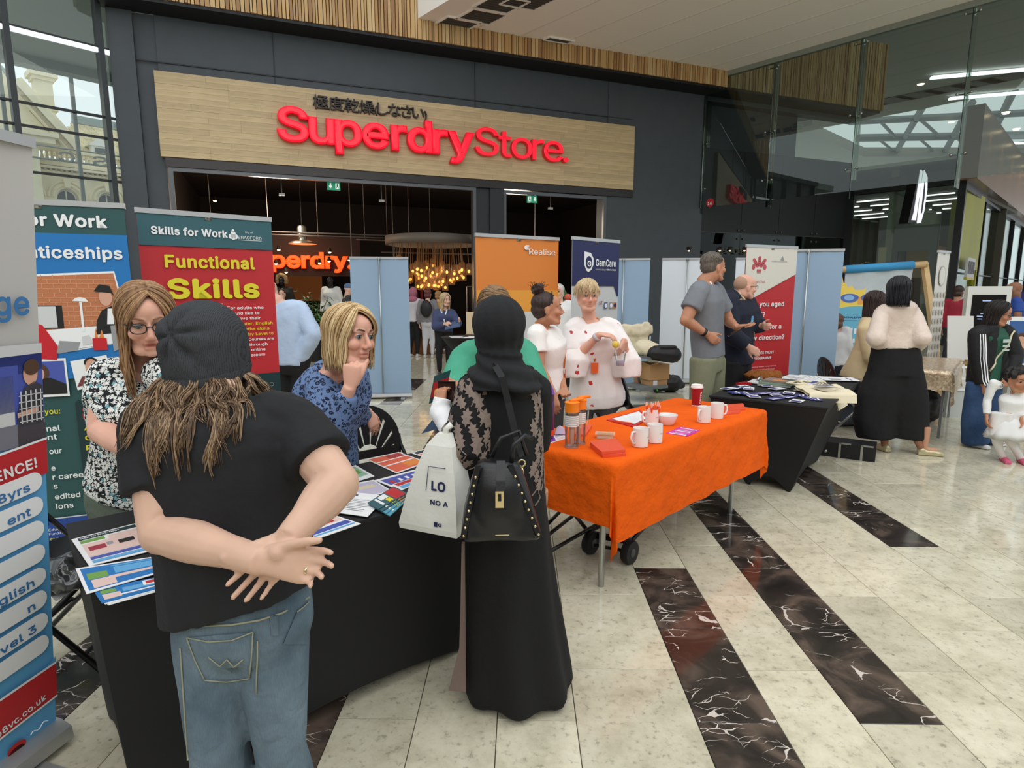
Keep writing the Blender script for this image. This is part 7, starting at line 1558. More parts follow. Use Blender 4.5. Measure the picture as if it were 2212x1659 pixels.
part(MB().tube([F.hp(g*.078*math.cos(a) if False else .084*math.sin(a),.03,.03+.095*math.cos(a)) for g in(1,) for a in[(-1.5+3*i/14) for i in range(15)]],.004,6),'sunglasses_band',mat('black_gloss',(20,20,22),.2),F.t,True,world=True)
LANY=mat('orange_lanyard',(236,140,60),.6)
def lanyard(F,m,drop=.33,card=None,w=.006):
    J=F.J; n=J['neck']; f=(F.f); k=MB(); q=J['chest']+f*(.135*F.k)+V((0,0,-drop*.3)); 
    for g in(-1,1): k.tube([n-f*.05+F.r*g*.03+V((0,0,.03)),n+F.r*g*.075+V((0,0,.01)),J['chest'].lerp(n,.55)+F.r*g*.06+f*.115*F.k,J['chest'].lerp(n,.2)+F.r*g*.03+f*.15*F.k,q],w,6)
    o=part(k,'lanyard',m,F.t,True,world=True)
    if card: part(MB().obox(q-V((0,0,.05))+f*.01,F.r*.028,f*.002,V((0,0,.04))),'badge',card,o,world=True)
lanyard(F,LANY,.33,mat('orange_badge',(226,96,40),.5))
# ------------------------------------------------------------------ 7 lady in white blouse
m,N,out,co=pat('butterfly_print'); v=N('TexVoronoi',{'Vector':co,'Scale':9.5}); w_=N('TexNoise',{'Vector':co,'Scale':55.0}); ds=N('Math',{0:w_.outputs['Fac'],1:.35},operation='MULTIPLY'); d2=N('Math',{0:v.outputs['Distance'],1:ds.outputs[0]},operation='ADD'); lt=N('Math',{0:d2.outputs[0],1:.31},operation='LESS_THAN'); sc_=N('SeparateColor',{0:v.outputs['Color']}); pc=ramp(N,sc_.outputs[0],[(.0,(190,60,56)),(.55,(206,96,84)),(.75,(84,92,140)),(.9,(214,140,130))],'CONSTANT'); ke=N('Math',{0:sc_.outputs[1],1:.35},operation='GREATER_THAN'); mm=N('Math',{0:lt.outputs[0],1:ke.outputs[0]},operation='MULTIPLY'); out(N('MixRGB',{0:mm.outputs[0],1:L((238,232,230)),2:pc}).outputs[0]); BFLY=m
F=stand('lady with short blonde hair and red-dotted white blouse standing behind the orange table',.60,4.72,182,1.62,SK_PINK,False,joints_px(pel=(1288,850,4.75),chest=(1282,752,4.72),neck=(1274,692,4.72),head=(1269,640,4.66),shR=(1238,712,4.7),shL=(1322,712,4.72),elR=(1240,775,4.62),wrR=(1296,722,4.48),elL=(1350,775,4.65),wrL=(1348,735,4.5)),(172,2),BFLY,cloth_mat('dark_grey_trousers',(60,60,62)),mat('dark_trainer',(40,40,44),.6),.0068,1.0,1.18,topname='white_blouse',frac=.8,slr=(.075,.1,.05,.04),hem=-.16,topargs=dict(flare=.12),tk=dict(lips=(196,110,104)),headk=dict(smile=1.5,chub=1.06),eye=EYEB,disp=(.01,8,.4),handk={'R':dict(fd=V((.85,-.2,-.1)),pn=V((0,.3,-1)),th=1),'L':dict(fd=V((-.3,-.3,-.8)),pn=V((-.6,.4,0)),th=1)})
J=F.J
BLH=hairmat('ash_blonde_hair',(176,146,106),(226,204,164)); shorthair(F,BLH,.012,n=260,ln=.07,sweep=(.35,.35),thick=.003,vol=1.06,back=-.014,low=-.02)
lanyard(F,LANY,.3,mat('orange_badge',(226,96,40),.5))
for q in 'LR':
    k=MB(); k.tube([J['sh'+q].lerp(J['el'+q],.3),J['sh'+q].lerp(J['el'+q],.75),J['el'+q]+V((0,-.02,-.02)),J['el'+q]+V((-.01 if q=='R' else .01,-.03,-.14))],[.07,.1,.12,.1],16); wear(F,k,'wing_sleeve',BFLY,.012,3,(.014,9,.4))
k=MB(); w_=J['wrR'].lerp(J['elR'],.12); ax=(J['elR']-J['wrR']).normalized(); part(MB().tube([w_-ax*.012,w_+ax*.012],.034,14),'watch_strap',mat('pale_strap',(196,186,190),.5),F.t,True,world=True)
t=thing('plastic_cup','clear plastic tumbler with yellow inside held in the white blouse lady\'s hands','cup',at(1340,770,4.42)); part(MB().lathe([(.03,-.07),(.045,.06)],n=18,cap=False),'cup',M_CLEAR,t,True); part(MB().lathe([(.0,-.068),(.031,-.068),(.033,-.03),(0,-.03)],n=14),'contents',mat('pale_pastel',(210,200,220),.4),t,True)
solo(MB().ell(at(1330,744,4.4),.028,.02,.026,nu=12,nv=8),'wrapped_sweet',mat('yellow_wrap',(220,190,80),.3),'small yellow wrapped sweet between the white blouse lady\'s fingers','sweet')
# ------------------------------------------------------------------ 8 man in grey T-shirt
F=stand('tall man with short grey hair, grey T-shirt and khaki trousers, hand on hip',1.66,5.2,92,1.88,SK_TAN,True,joints_px(pel=(1530,768,5.2),chest=(1524,672,5.2),neck=(1524,610,5.2),head=(1541,578,5.2),shR=(1508,632,5.03),shL=(1545,632,5.35),elR=(1481,692,4.95),wrR=(1527,722,5.0),elL=(1575,695,5.4),wrL=(1590,706,5.2),hipR=(1520,775,5.12),hipL=(1538,775,5.28),knR=(1512,868,5.1),knL=(1540,868,5.3),anR=(1506,950,5.15),anL=(1540,950,5.35)),(68,-2),cloth_mat('grey_marl',(118,122,128)),cloth_mat('khaki',(128,130,104)),mat('brown_shoe',(90,70,54),.6),.0075,1.06,.88,topname='grey_t_shirt',botname='khaki_trousers',frac=.62,slr=(.066,.066,.05,.04),hem=-.02,tk=dict(stubble=(.72,.68,.66),lips=(170,104,90)),handk={'R':dict(fd=V((.75,-.1,-.55)),pn=V((0,1,.1)),th=1),'L':dict(fd=V((.9,-.2,.1)),pn=V((.1,-.3,1)),th=1,curl=(8,12,10))},legw=(.1,.082,.075,.066))
J=F.J
for q in 'LR': J['an'+q].z=.06
shorthair(F,hairmat('grey_brown_hair',(74,66,58),(116,106,96)),.004,n=220,ln=.022,sweep=(.0,.3),thick=.0026,vol=1.0,back=-.022,low=-.02)
part(MB().tube([J['wrR'].lerp(J['elR'],.1),J['wrR'].lerp(J['elR'],.2)],.036,14),'watch',mat('watch_black',(24,24,26),.4),F.t,True,world=True)
k=MB(); k.tube([J['neck']+V((-.05,.02,.02)),J['neck']+V((.02,-.07,.0)),J['chest']+V((.14,-.03,.05)),J['chest']+V((.15,-.02,-.16))],.008,6); part(k,'white_lanyard',WH,F.t,True,world=True)
t=thing('phone','dark phone lying in the grey T-shirt man\'s open hand','phone',at(1585,716,5.1)); part(MB().obox((.02,0,0),V((.06,-.01,.04)),V((.005,.035,0)),V((-.003,0,.004))),'body',mat('phone_black',(24,20,20),.15),t)
# ------------------------------------------------------------------ 9 man in navy hoodie
NAVYC=cloth_mat('navy_fleece',(28,32,48),.9)
F=stand('bald man with glasses in navy hoodie and black trousers beside the red banner',2.12,5.75,84,1.76,SK_PINK,True,joints_px(pel=(1592,772,5.75),chest=(1592,688,5.75),neck=(1594,640,5.72),head=(1610,620,5.7),shR=(1572,655,5.58),shL=(1614,655,5.9),elR=(1578,722,5.5),wrR=(1616,748,5.45),elL=(1632,700,5.85),wrL=(1646,704,5.65),hipR=(1585,780,5.65),hipL=(1600,780,5.82),knR=(1582,860,5.65),knL=(1604,860,5.85),anR=(1580,935,5.7),anL=(1604,935,5.9)),(78,4),NAVYC,cloth_mat('black_trousers',(22,22,24)),mat('dark_trainer',(40,40,44),.6),.0078,1.02,1.0,longsl=True,topname='navy_hoodie',slr=(.072,.074,.056,.04),hem=-.1,tk=dict(stubble=(.74,.7,.68)),inf=.02)
J=F.J
for q in 'LR': J['an'+q].z=.06
glasses(F,mat('dark_glasses',(38,32,36),.3)); k=MB(); k.ell(J['neck']+V((-.06,.0,.0)),.09,.11,.06); wear(F,k,'hood',NAVYC,.012,3,(.01,9,1))
k=MB(); k.ell(F.hp(0,-.04,.028),.0755,.074,.075,Matrix([list(x) for x in F.axes()]).transposed()); part(vox(k,.008,2),'cropped_hair',mat('cropped_grey_hair',(176,140,118),.9,bump=(300,.5,.002)),F.t,True,world=True)
k=MB(); k.tube([J['neck']+V((-.02,-.07,.04)),J['chest']+V((.09,-.1,.1)),J['chest']+V((.15,-.05,-.05)),J['chest']+V((.14,-.06,-.2))],.009,6); part(k,'cream_lanyard',mat('cream_cord',(206,196,160),.7),F.t,True,world=True); part(MB().obox(J['chest']+V((.06,-.145,.0)),V((.035,-.01,0)),V((0,.003,0)),V((0,0,.03))),'blue_logo',mat('sky_logo',(110,170,214),.6),F.t,world=True)
# ------------------------------------------------------------------ 10 woman in satin blouse and black wide trousers
SATIN=cloth_mat('champagne_satin',(222,204,190),.32,10,.6,.05,.03); BLKT=cloth_mat('black_crepe2',(18,18,20),.85,8,.5,.1,.02)
F=stand('woman with black bob, champagne satin blouse and wide black trousers, seen from behind',3.54,5.68,4,1.70,SK_BROWN,False,joints_px(pel=(1934,752,5.68),chest=(1938,690,5.66),neck=(1938,650,5.64),head=(1940,628,5.6),shL=(1904,676,5.66),shR=(1973,676,5.66),elL=(1892,730,5.55),elR=(1990,730,5.55),wrL=(1915,760,5.95),wrR=(1972,756,5.98),anL=(1912,965,5.74),anR=(1990,968,5.6)),(2,8),SATIN,None,None,.009,1.0,.92,longsl=True,topname='satin_blouse',slr=(.054,.074,.055,.04),hem=.03,disp=(.009,8,.6),inf=.016)
J=F.J; J['anL']=V((3.57,5.74,.075)); J['anR']=V((3.86,5.6,.075))
rows=[]; k=MB(); pz=[(738,1888,1980,.12),(770,1882,1990,.135),(810,1874,1992,.14)]
k.loft([ering((at(a,y,5.68)+at(b,y,5.68))/2,V(((at(b,y,5.68)-at(a,y,5.68)).length/2,0,0)),V((0,d,0)),24) for y,a,b,d in pz])
for xs in(((1914,36),(1902,48),(1890,48),(1893,40)),((1956,34),(1956,45),(1960,44),(1964,40))):
    L_=[]
    for (cx_,hw),y,d in zip(xs,(800,850,905,945),(5.69,5.69,5.7,5.7)): c=at(cx_,y,d); w=hw*d/1290; L_.append(ering(c,V((w*1.02,0,0)),V((0,.13 if y<900 else .12,0)),20))
    k.loft(L_)
wear(F,k,'wide_trousers',BLKT,.014,3,(.012,6,.25))
mb=MB(); 
for q,z in(('L',.2),('R',.2)): mb.tube([J['an'+q]+V((0,0,z)),J['an'+q]+V((0,0,.05)),J['an'+q]+V((0,0,-.02))],[.036,.03,.028],12)
mb.ell(J['anR']+V((.06,-.02,-.02)),.06,.03,.025); part(vox(mb,.008,2),'ankle',mat('ankle_skin',(196,146,118),.5),F.t,True,world=True)
shoe(F,'L',mat('gold_leather',(196,186,150),.3,.4),.92,toe=V((-.15,1,0))); shoe(F,'R',mat('gold_leather',(196,186,150),.3,.4),.98,toe=V((1,-.35,0)))
longhair(F,hairmat('black_hair',(14,14,18),(40,40,46),.35),.15,55,0,300,.0034,.003,4,.05,(.088,.108,.1),None,.006,True,.1,.075,.0,.1)
# ------------------------------------------------------------------ 11 seated woman in beige
F=stand('woman with long dark hair in beige top sitting on the silver legged chair, partly hidden',3.72,6.62,88,1.62,SK_BROWN,False,dict(hipR=V((3.74,6.54,.56)),hipL=V((3.74,6.7,.56)),knR=V((4.08,6.52,.52)),knL=V((4.08,6.72,.52)),anR=V((4.1,6.52,.08)),anL=V((4.1,6.72,.08)),pel=V((3.72,6.62,.62)))|joints_px(chest=(1874,735,6.6),neck=(1884,680,6.6),head=(1892,655,6.58),shR=(1868,712,6.45),shL=(1890,712,6.75),elR=(1880,770,6.4),wrR=(1915,785,6.35),elL=(1905,770,6.7),wrL=(1930,780,6.5)),(88,10),cloth_mat('beige_knit',(212,190,148)),cloth_mat('charcoal_trousers',(46,48,54)),mat('dark_trainer',(40,40,44),.6),.011,1.0,1.05,longsl=True,topname='beige_top',slr=(.066,.07,.056,.04))
J=F.J
longhair(F,DKH,.34,60,0,150,.005,.006,4,.1,(.088,.108,.1),None,.01)
# ------------------------------------------------------------------ 12 small child
F=stand('small child with brown hair and pale grey top, back turned, before the sun board',4.2,8.05,10,1.28,SK_PALE,False,joints_px(head=(1808,697,8.05),neck=(1808,715,8.06),chest=(1808,743,8.06),pel=(1808,785,8.06)),(30,8),cloth_mat('pale_grey_jersey',(206,204,204)),cloth_mat('dark_navy',(36,38,52)),mat('dark_trainer',(40,40,44),.6),.011,.94,1.15,longsl=True,topname='pale_top',slr=(.056,.056,.05,.04))
shorthair(F,hairmat('child_brown_hair',(70,48,34),(104,76,54)),.0,n=0,vol=1.1,back=-.016,low=-.06)
# ------------------------------------------------------------------ 13 girl in black jacket
BJ=cloth_mat('black_track_jacket',(20,20,22),.7)
F=stand('girl with glasses and black jacket with three white sleeve stripes',4.6,5.95,158,1.5,SK_TAN,False,joints_px(pel=(2128,815,5.95),chest=(2140,745,5.95),neck=(2148,702,5.95),head=(2158,678,5.92),shR=(2112,722,5.9),shL=(2176,720,5.98),elR=(2113,775,5.86),wrR=(2122,832,5.82),elL=(2190,770,5.95),wrL=(2180,815,5.85),hipR=(2112,825,5.9),hipL=(2142,825,5.97),knR=(2104,895,5.9),knL=(2136,895,6.0),anR=(2106,955,5.92),anL=(2140,950,6.05)),(135,14),cloth_mat('bottle_green_tee',(36,84,66)),JEANS2,mat('white_trainer',(226,228,228),.5),.0085,.98,.86,topname='green_t_shirt',botname='wide_jeans',legw=(.1,.1,.1,.1),botflare=.02,longsl=False,tk=dict(lips=(176,96,92)),headk=dict(smile=2),eye=EYEM,browm=EYEBD,gaze=(0,-.4))
J=F.J
longhair(F,hairmat('near_black_hair',(22,18,18),(52,42,40)),.24,62,0,170,.0036,.008,4,.02,(.086,.108,.1),None,.01,True,.1,.078,-.05)
glasses(F,mat('dark_glasses',(38,32,36),.3))
mb=MB()
for q,g in(('R',1),('L',-1)):
    arm(mb,J,q,1.0,(.066,.07,.062,.05),.01,1.95)
    a=J['neck']+F.r*g*.06; rows=[]
    for t in range(7):
        c=J['neck'].lerp(J['pel'],t/6*1.12)+F.r*g*(.075+.025*t/6)-F.f*.01; rows.append(ering(c,F.r*(.05+.012*t/6),F.f*(.1+.02*math.sin(t/6*PI)),16))
    mb.loft(rows)
rows=[]
for t in range(7): rows.append(ering(J['neck'].lerp(J['pel'],t/6*1.12)-F.f*.07,F.r*(.1+.03*t/6),F.f*.05,16))
mb.loft(rows); mb.cap(J['shR'],J['neck']-F.f*.02,.05,.045); mb.cap(J['shL'],J['neck']-F.f*.02,.05,.045)
jk=wear(F,mb,'track_jacket',BJ,.011,3,(.007,8,.5))
k=MB(); o_=F.r*.9-F.f*.1
me=jk.data; T=F.t.location; bv=BVHTree.FromPolygons([v.co+T for v in me.vertices],[tuple(p.vertices) for p in me.polygons])
for sidx in range(3):
    ps=[]
    for i in range(15):
        t=i/14; c=J['shR'].lerp(J['elR'],t*2) if t<.5 else J['elR'].lerp(J['wrR'],t*2-1); dr=(V((-.15,-1,.1))).normalized(); q=c+V((-.022+.022*sidx,0,0)); hit=bv.ray_cast(q+dr*.5,-dr); ps.append((hit[0]+dr*.003) if hit[0] else q+dr*.08)
    k.add([p for p in ps]+[p+V((.012,0,0)) for p in ps],[(i,i+15,i+16,i+1) for i in range(14)])
part(k,'white_stripes',WH,jk,world=True)
k=MB()
sh_=[o for o in F.t.children if o.name.startswith('green_t')][0]; b2=BVHTree.FromPolygons([v.co+T for v in sh_.data.vertices],[tuple(p.vertices) for p in sh_.data.polygons]); cr=[]
for i in range(12):
    q=(J['shL']+V((-.03,0,.03))).lerp(J['pel'].lerp(J['chest'],.25)+F.r*.12,i/11); hit=b2.ray_cast(q+F.f*.5,-F.f); h2=bv.ray_cast(q+F.f*.5,-F.f); cc_=[a[0] for a in(hit,h2) if a[0]]; cr.append(max(cc_,key=lambda c:c.dot(F.f))+F.f*.006 if cc_ else q+F.f*.12)
k.tube(cr,.009,6); part(k,'crossbody_strap',mat('cream_strap',(216,204,174),.7),F.t,True,world=True)
for i,(s_,z,w,h) in enumerate((('ZANZ',.06,.1,.05),('EST 98',.01,.09,.028),('NATION',-.035,.1,.026))):
    pass
k=MB()
for i,(z,w,h) in enumerate(((.05,.055,.016),(.0,.05,.008),(-.04,.05,.008))): k.obox(J['chest']+F.f*(.137)+V((0,0,z)),F.r*w,F.f*.002,V((0,0,h)))
part(k,'shirt_print',mat('print_pale',(190,206,198),.7),F.t,world=True)['kind']='stuff'
# ------------------------------------------------------------------ 14 toddler at the right edge
F=stand('toddler with dark curly hair, white tutu dress and pink clogs at the right frame edge',4.36,5.36,200,.9,SK_TAN,False,joints_px(head=(2199,822,5.33),neck=(2194,850,5.36),chest=(2190,872,5.37),pel=(2186,920,5.37),anL=(2206,992,5.36),anR=(2168,992,5.4)),(185,8),cloth_mat('white_cotton',(234,234,232)),cloth_mat('white_leggings',(226,224,222)),None,.0085,.92,1.2,topname='white_top',legw=(.085,.07,.06,.05),longsl=True,slr=(.05,.05,.045,.035))
J=F.J; J['anL'].z=J['anR'].z=.05
for q in 'LR': shoe(F,q,mat('pink_clog',(222,96,134),.5),.72,toe=V((-.35,-1,0)))
k=MB(); c=J['pel']; n=40
k.loft([[c+V((math.cos(a)*r*(1+.06*math.sin(9*a)*q),math.sin(a)*r*.8*(1+.06*math.sin(9*a)*q),z)) for a in[2*PI*j/n for j in range(n)]] for r,z,q in((.1,.08,0),(.14,.03,.4),(.19,-.05,1),(.215,-.11,1),(.21,-.105,1),(.1,.06,0))]); part(k,'tutu_skirt',mat('white_tulle',(240,240,238),.8,alpha=.85),F.t,True,world=True)
k=MB(); 
for i in range(60): d=V((random.gauss(0,1),random.gauss(0,1),random.gauss(.3,.8))).normalized(); k.ell(F.hp(d.x*.085,-.01+d.y*.1,.04+d.z*.085),.03,.03,.03,nu=8,nv=6) if d.y<.55 or d.z>.5 else None
part(vox(k,.01,1,.5,(.012,45,1)),'curly_hair',hairmat('curly_dark_hair',(16,14,14),(44,38,36)),F.t,True,world=True); part(MB().ell(F.hp(.13,-.02,-.06),.02,.02,.02,nu=10,nv=8),'silver_hair_tie',M_STEEL,F.t,True,world=True)
# ------------------------------------------------------------------ 15 far man in blue, 16 woman by the entrance, 17 man in blue shirt
F=stand('bald man in royal blue T-shirt far at the right edge beside the black screen kiosk',7.35,9.1,-60,1.72,SK_BROWN,True,joints_px(head=(2190,626,9.1)),(-40,10),cloth_mat('royal_blue',(44,76,156)),JEANS2,mat('dark_trainer',(40,40,44),.6),.012,1.0,1.05,topname='blue_t_shirt')
F=stand('blonde woman in navy blouse and black trousers holding papers by the shop entrance',-1.44,11.15,168,1.6,SK_PALE,False,joints_px(head=(962,648,11.1),neck=(960,668,11.15),chest=(960,690,11.15),shR=(942,676,11.1),shL=(978,676,11.15),elR=(940,706,11.0),wrR=(960,700,10.92),elL=(990,700,11.0),wrL=(992,694,10.92)),(140,4),cloth_mat('navy_blouse',(66,74,108)),cloth_mat('black_trousers',(22,22,24)),mat('black_white_trainer',(60,60,62),.5),.011,1.0,1.0,longsl=True,topname='navy_blouse',slr=(.06,.062,.05,.04),hem=-.14)
longhair(F,BLH,.27,52,0,130,.005,.004,4,.05,(.088,.108,.1),None,.01); J=F.J
k=MB(); k.tube([J['neck']+V((-.06,-.08,0)),J['chest']+V((.02,-.14,-.02)),J['chest']+V((.0,-.13,-.1))],.012,6); k.tube([J['neck']+V((.06,-.08,0)),J['chest']+V((.0,-.14,-.02))],.012,6); part(k,'white_lanyard',WH,F.t,True,world=True)
solo(MB().obox(at(978,702,10.9),V((.14,-.01,.03)),V((0,.06,.05)),V((0,0,.008))),'folder',mat('blue_folder',(74,94,130),.5),'blue folder held by the blonde woman at the shop entrance','folder')
F=stand('man in pale blue shirt, hand on hip, half hidden behind the red banner',-2.3,6.0,12,1.76,SK_PALE,True,joints_px(pel=(624,780,6.0),chest=(622,705,6.0),neck=(600,652,6.0),head=(580,628,6.0),shR=(648,668,6.0),shL=(570,668,6.0),elR=(678,722,5.92),wrR=(648,778,5.95),elL=(560,722,5.92),wrL=(575,775,6.0),knR=(640,870,6.0),knL=(610,870,6.0)),(20,0),cloth_mat('pale_blue_shirt',(184,204,230),.7,10,.6,.05,.02),cloth_mat('black_trousers',(22,22,24)),mat('dark_trainer',(40,40,44),.6),.009,1.0,1.0,longsl=True,topname='blue_shirt',slr=(.07,.07,.058,.045),disp=(.009,8,.5))
shorthair(F,DKH,n=0)
# ================================================================== things further back on the right
random.seed(9)
WOODP=mat('pale_beech',(206,172,122),.5,var=(8,.08)); SKYB=mat('deckchair_blue',(60,146,196),.6)
dk=thing('giant_deckchair','giant wooden deckchair frame with blue roller and pale canvas behind the black trouser woman','deckchair',(5.3,9.1,0))
tl,tr_=at(1812,583,9.0),at(1998,571,9.0)
part(MB().tube([tl.lerp(tr_,-.01),tl.lerp(tr_,1.02)],.045,12),'top_rail',WOODP,dk,True,world=True); part(MB().tube([tl.lerp(tr_,.07),tl.lerp(tr_,.86)],.06,14),'blue_roll',SKYB,dk,True,world=True)
for a_,b_ in((at(1808,580,9.05),at(1850,800,8.5)),(at(1997,570,9.05),at(2022,760,8.6))): part(MB().obox((a_+b_)/2,(b_-a_)/2,V((.035,0,0)),V((0,.04,.0))),'side_rail',WOODP,dk,world=True)
for a_,b_ in((at(1828,640,9.3),at(1822,760,9.9)),(at(1978,600,9.3),at(1974,770,9.9))): part(MB().obox((a_+b_)/2,(b_-a_)/2,V((.05,0,0)),V((0,.04,.0))),'back_leg',mat('dark_deck_frame',(52,50,46),.6),dk,world=True)
q=[at(1826,588,9.0),at(1974,580,9.0),at(1972,775,8.75),at(1842,785,8.75)]; k=MB(); k.grid(lambda u,v:q[0].lerp(q[1],u).lerp(q[3].lerp(q[2],u),v)+V((0,.12*math.sin(PI*v)+.012*math.sin(u*14),0)),24,16); part(k,'canvas',cloth_mat('pale_canvas',(196,204,208),.8,5,.5,.05,.03),dk,True,world=True)
for z0 in(.0,): 
    for a_ in(at(1850,800,8.5),at(2022,760,8.6)): part(MB().obox(V((a_.x,a_.y,a_.z/2)),V((.035,0,0)),V((0,.04,0)),V((0,0,a_.z/2))),'front_leg',WOODP,dk,world=True)
# sunshine board
c0=at(1850,700,8.3); sb_=thing('sun_board','cut-out board of a smiling sun in sunglasses above a pale blue disc','board',(c0.x,c0.y,0),math.radians(-32))
def S(px,py): p=at(px,py,8.3); return ((px-1850)*8.3/1290*1.05,HC+(629-py)*8.3/1290)
def shape(pts,m,y,name,th=.012): k=MB(); k.prism([S(*p) for p in pts],(0,y,0),(1,0,0),(0,0,1),(0,th,0)); return part(k,name,m,sb_)
SUNY=mat('sun_yellow',(246,214,96),.5); SUNO=mat('sun_orange',(240,170,84),.5); DISC=mat('disc_blue',(112,184,212),.5); LENS=mat('sunglass_blue',(96,118,184),.3); LEN2=mat('sunglass_glint',(150,190,236),.3)
shape([(1775,720),(1775,640),(1796,628),(1801,617),(1810,622),(1817,610),(1825,612),(1829,622),(1836,617),(1842,627),(1856,626),(1862,622),(1860,634),(1854,644),(1866,670),(1860,720)],SUNY,.0,'sun_face')
shape([(1846,641),(1858,640),(1860,655),(1850,657)],SUNO,-.003,'sun_nose')
for cx in(1834,1870): 
    shape([(cx+16*math.cos(a),642+11*math.sin(a)*(1 if math.sin(a)>0 else .7)) for a in[2*PI*i/20 for i in range(20)]],LENS,-.006,'sunglass_lens',.008); shape([(cx-1+9*math.cos(a),643+6*math.sin(a)) for a in[2*PI*i/16 for i in range(16)]],LEN2,-.008,'lens_glint',.003)
shape([(1776,663),(1794,655),(1804,660),(1800,666),(1785,672)],mat('sun_lips',(196,60,46),.5),-.003,'sun_mouth')
shape([(1850+95*math.cos(a),752+92*math.sin(a)) for a in[2*PI*i/40 for i in range(40)]],DISC,-.012,'blue_disc')
def st(s,px,py,w,h,m,bo=.0): x,z=S(px,py); text(sb_,s,x,z,m,w*8.3/1290,h*8.3/1290*1.3,bo,y=-.014)
st('THE',1843,680,9,3,ink('disc_navy',(40,80,120))); st('BROADWAY',1818,686,58,5,ink('disc_navy',(40,80,120)),.02); st('BRADFORD, BD1',1828,692,36,2.4,ink('disc_navy',(40,80,120)))
for i in range(5): shape([(1826+i*7,708),(1830+i*7,706),(1830+i*7,719),(1826+i*7,719)],WH,-.014,'white_stroke',.002)
for i in range(3): shape([(1840+i*6,730),(1843+i*6,729),(1844+i*6,738),(1840+i*6,738)],WH,-.014,'white_stroke',.002)
part(MB().obox((0,.1,.35),V((.25,0,0)),V((0,.04,.0)),V((0,.0,.35))),'prop_back',WOODP,sb_)
# kiosk with black screen
c0=at(2130,700,8.8); kk=thing('screen_kiosk','white framed kiosk with tall black screen behind the girl','kiosk',(c0.x,c0.y,0),math.radians(-14)); 
part(MB().bx(-.27,.27,0,.12,.0,1.62),'housing',mat('kiosk_white',(224,224,218),.4),kk); part(MB().bx(-.21,.21,-.006,.0,.55,1.5),'screen',mat('screen_black',(10,10,12),.15),kk)
sw=mat('screen_text',(170,190,240),.5,emit=.6)
for z,w in((1.41,.06),(1.23,.07),(1.19,.11),(1.15,.1)): part(MB().bx(-w-.02,w-.02,-.009,-.006,z-.005,z+.006),'text_line',sw,kk)
t=thing('screen','wide dark blue display screen at the right frame edge','screen',at(2206,655,9.6)); part(MB().bx(-.25,.6,0,.06,-.22,.18),'panel',mat('screen_navy',(24,28,84),.2,emit=.1),t); part(MB().bx(-.3,.65,.0,.08,-.3,-.24),'ledge',mat('kiosk_white',(224,224,218),.4),t); part(MB().bx(.0,.3,.02,.06,-1.55,-.3),'pedestal',M_BLACK,t)
# easel with white board
c0=at(2078,730,7.9); es=thing('easel','wooden easel holding a white board between the dotted banner and the girl','easel',(c0.x,c0.y,0),math.radians(-12))
for x0,x1,y0,y1 in((-.18,-.02,-.02,.12),(.2,.03,-.02,.12)): part(MB().obox(V(((x0+x1)/2,(y0+y1)/2,.6)),V(((x1-x0)/2,(y1-y0)/2,.6)),V((.018,0,0)),V((0,.014,0))),'leg',WOODP,es)
part(MB().obox((0,.32,.55),V((0,-.2,.55)),V((.018,0,0)),V((0,.014,.0))),'leg',WOODP,es)
for z in(.62,.92): part(MB().bx(-.16,.17,-.0,.03,z-.02,z+.02),'cross_bar',WOODP,es)
part(MB().obox((-.02,.0,.95),V((.15,0,0)),V((0,.006,0)),V((0,.06,.28))),'board',mat('board_pale',(212,210,204),.6),es)
t=thing('leaflet_rack','stack of white leaflets on low stand under the easel','rack',at(2066,792,7.4))
for z in(-.28,-.14,.0): part(MB().obox((0,0,z),V((.1,0,0)),V((0,.07,0)),V((0,0,.012))),'leaflets',WH,t)
part(MB().bx(-.1,.1,-.05,.05,-.64,-.28),'stand',mat('pale_stand',(196,200,196),.5),t)
# poster with photo at the right edge
c0=at(2200,740,7.2); po=thing('poster','poster with a portrait photo of a smiling person in blue, at the right frame edge','poster',(c0.x,c0.y,0),math.radians(-20)); 
part(MB().bx(-.12,.4,0,.02,.5,1.25),'board',WH,po); part(MB().bx(-.11,.39,-.004,0,.7,1.2),'photo',ink('photo_blue',(60,100,160)),po)
k=MB(); k.prism([(.02+.09*math.cos(a),.93+.13*math.sin(a)) for a in[2*PI*i/18 for i in range(18)]],(0,-.006,0),(1,0,0),(0,0,1),(0,.002,0)); part(k,'print_hair',BRI,po); k=MB(); k.prism([(.02+.055*math.cos(a),.94+.08*math.sin(a)) for a in[2*PI*i/18 for i in range(18)]],(0,-.009,0),(1,0,0),(0,0,1),(0,.002,0)); part(k,'print_face',SKINI,po)
part(MB().bx(-.05,-.02,.0,.3,0,.6).bx(.3,.33,.0,.3,0,.6),'stand',M_ALU,po)
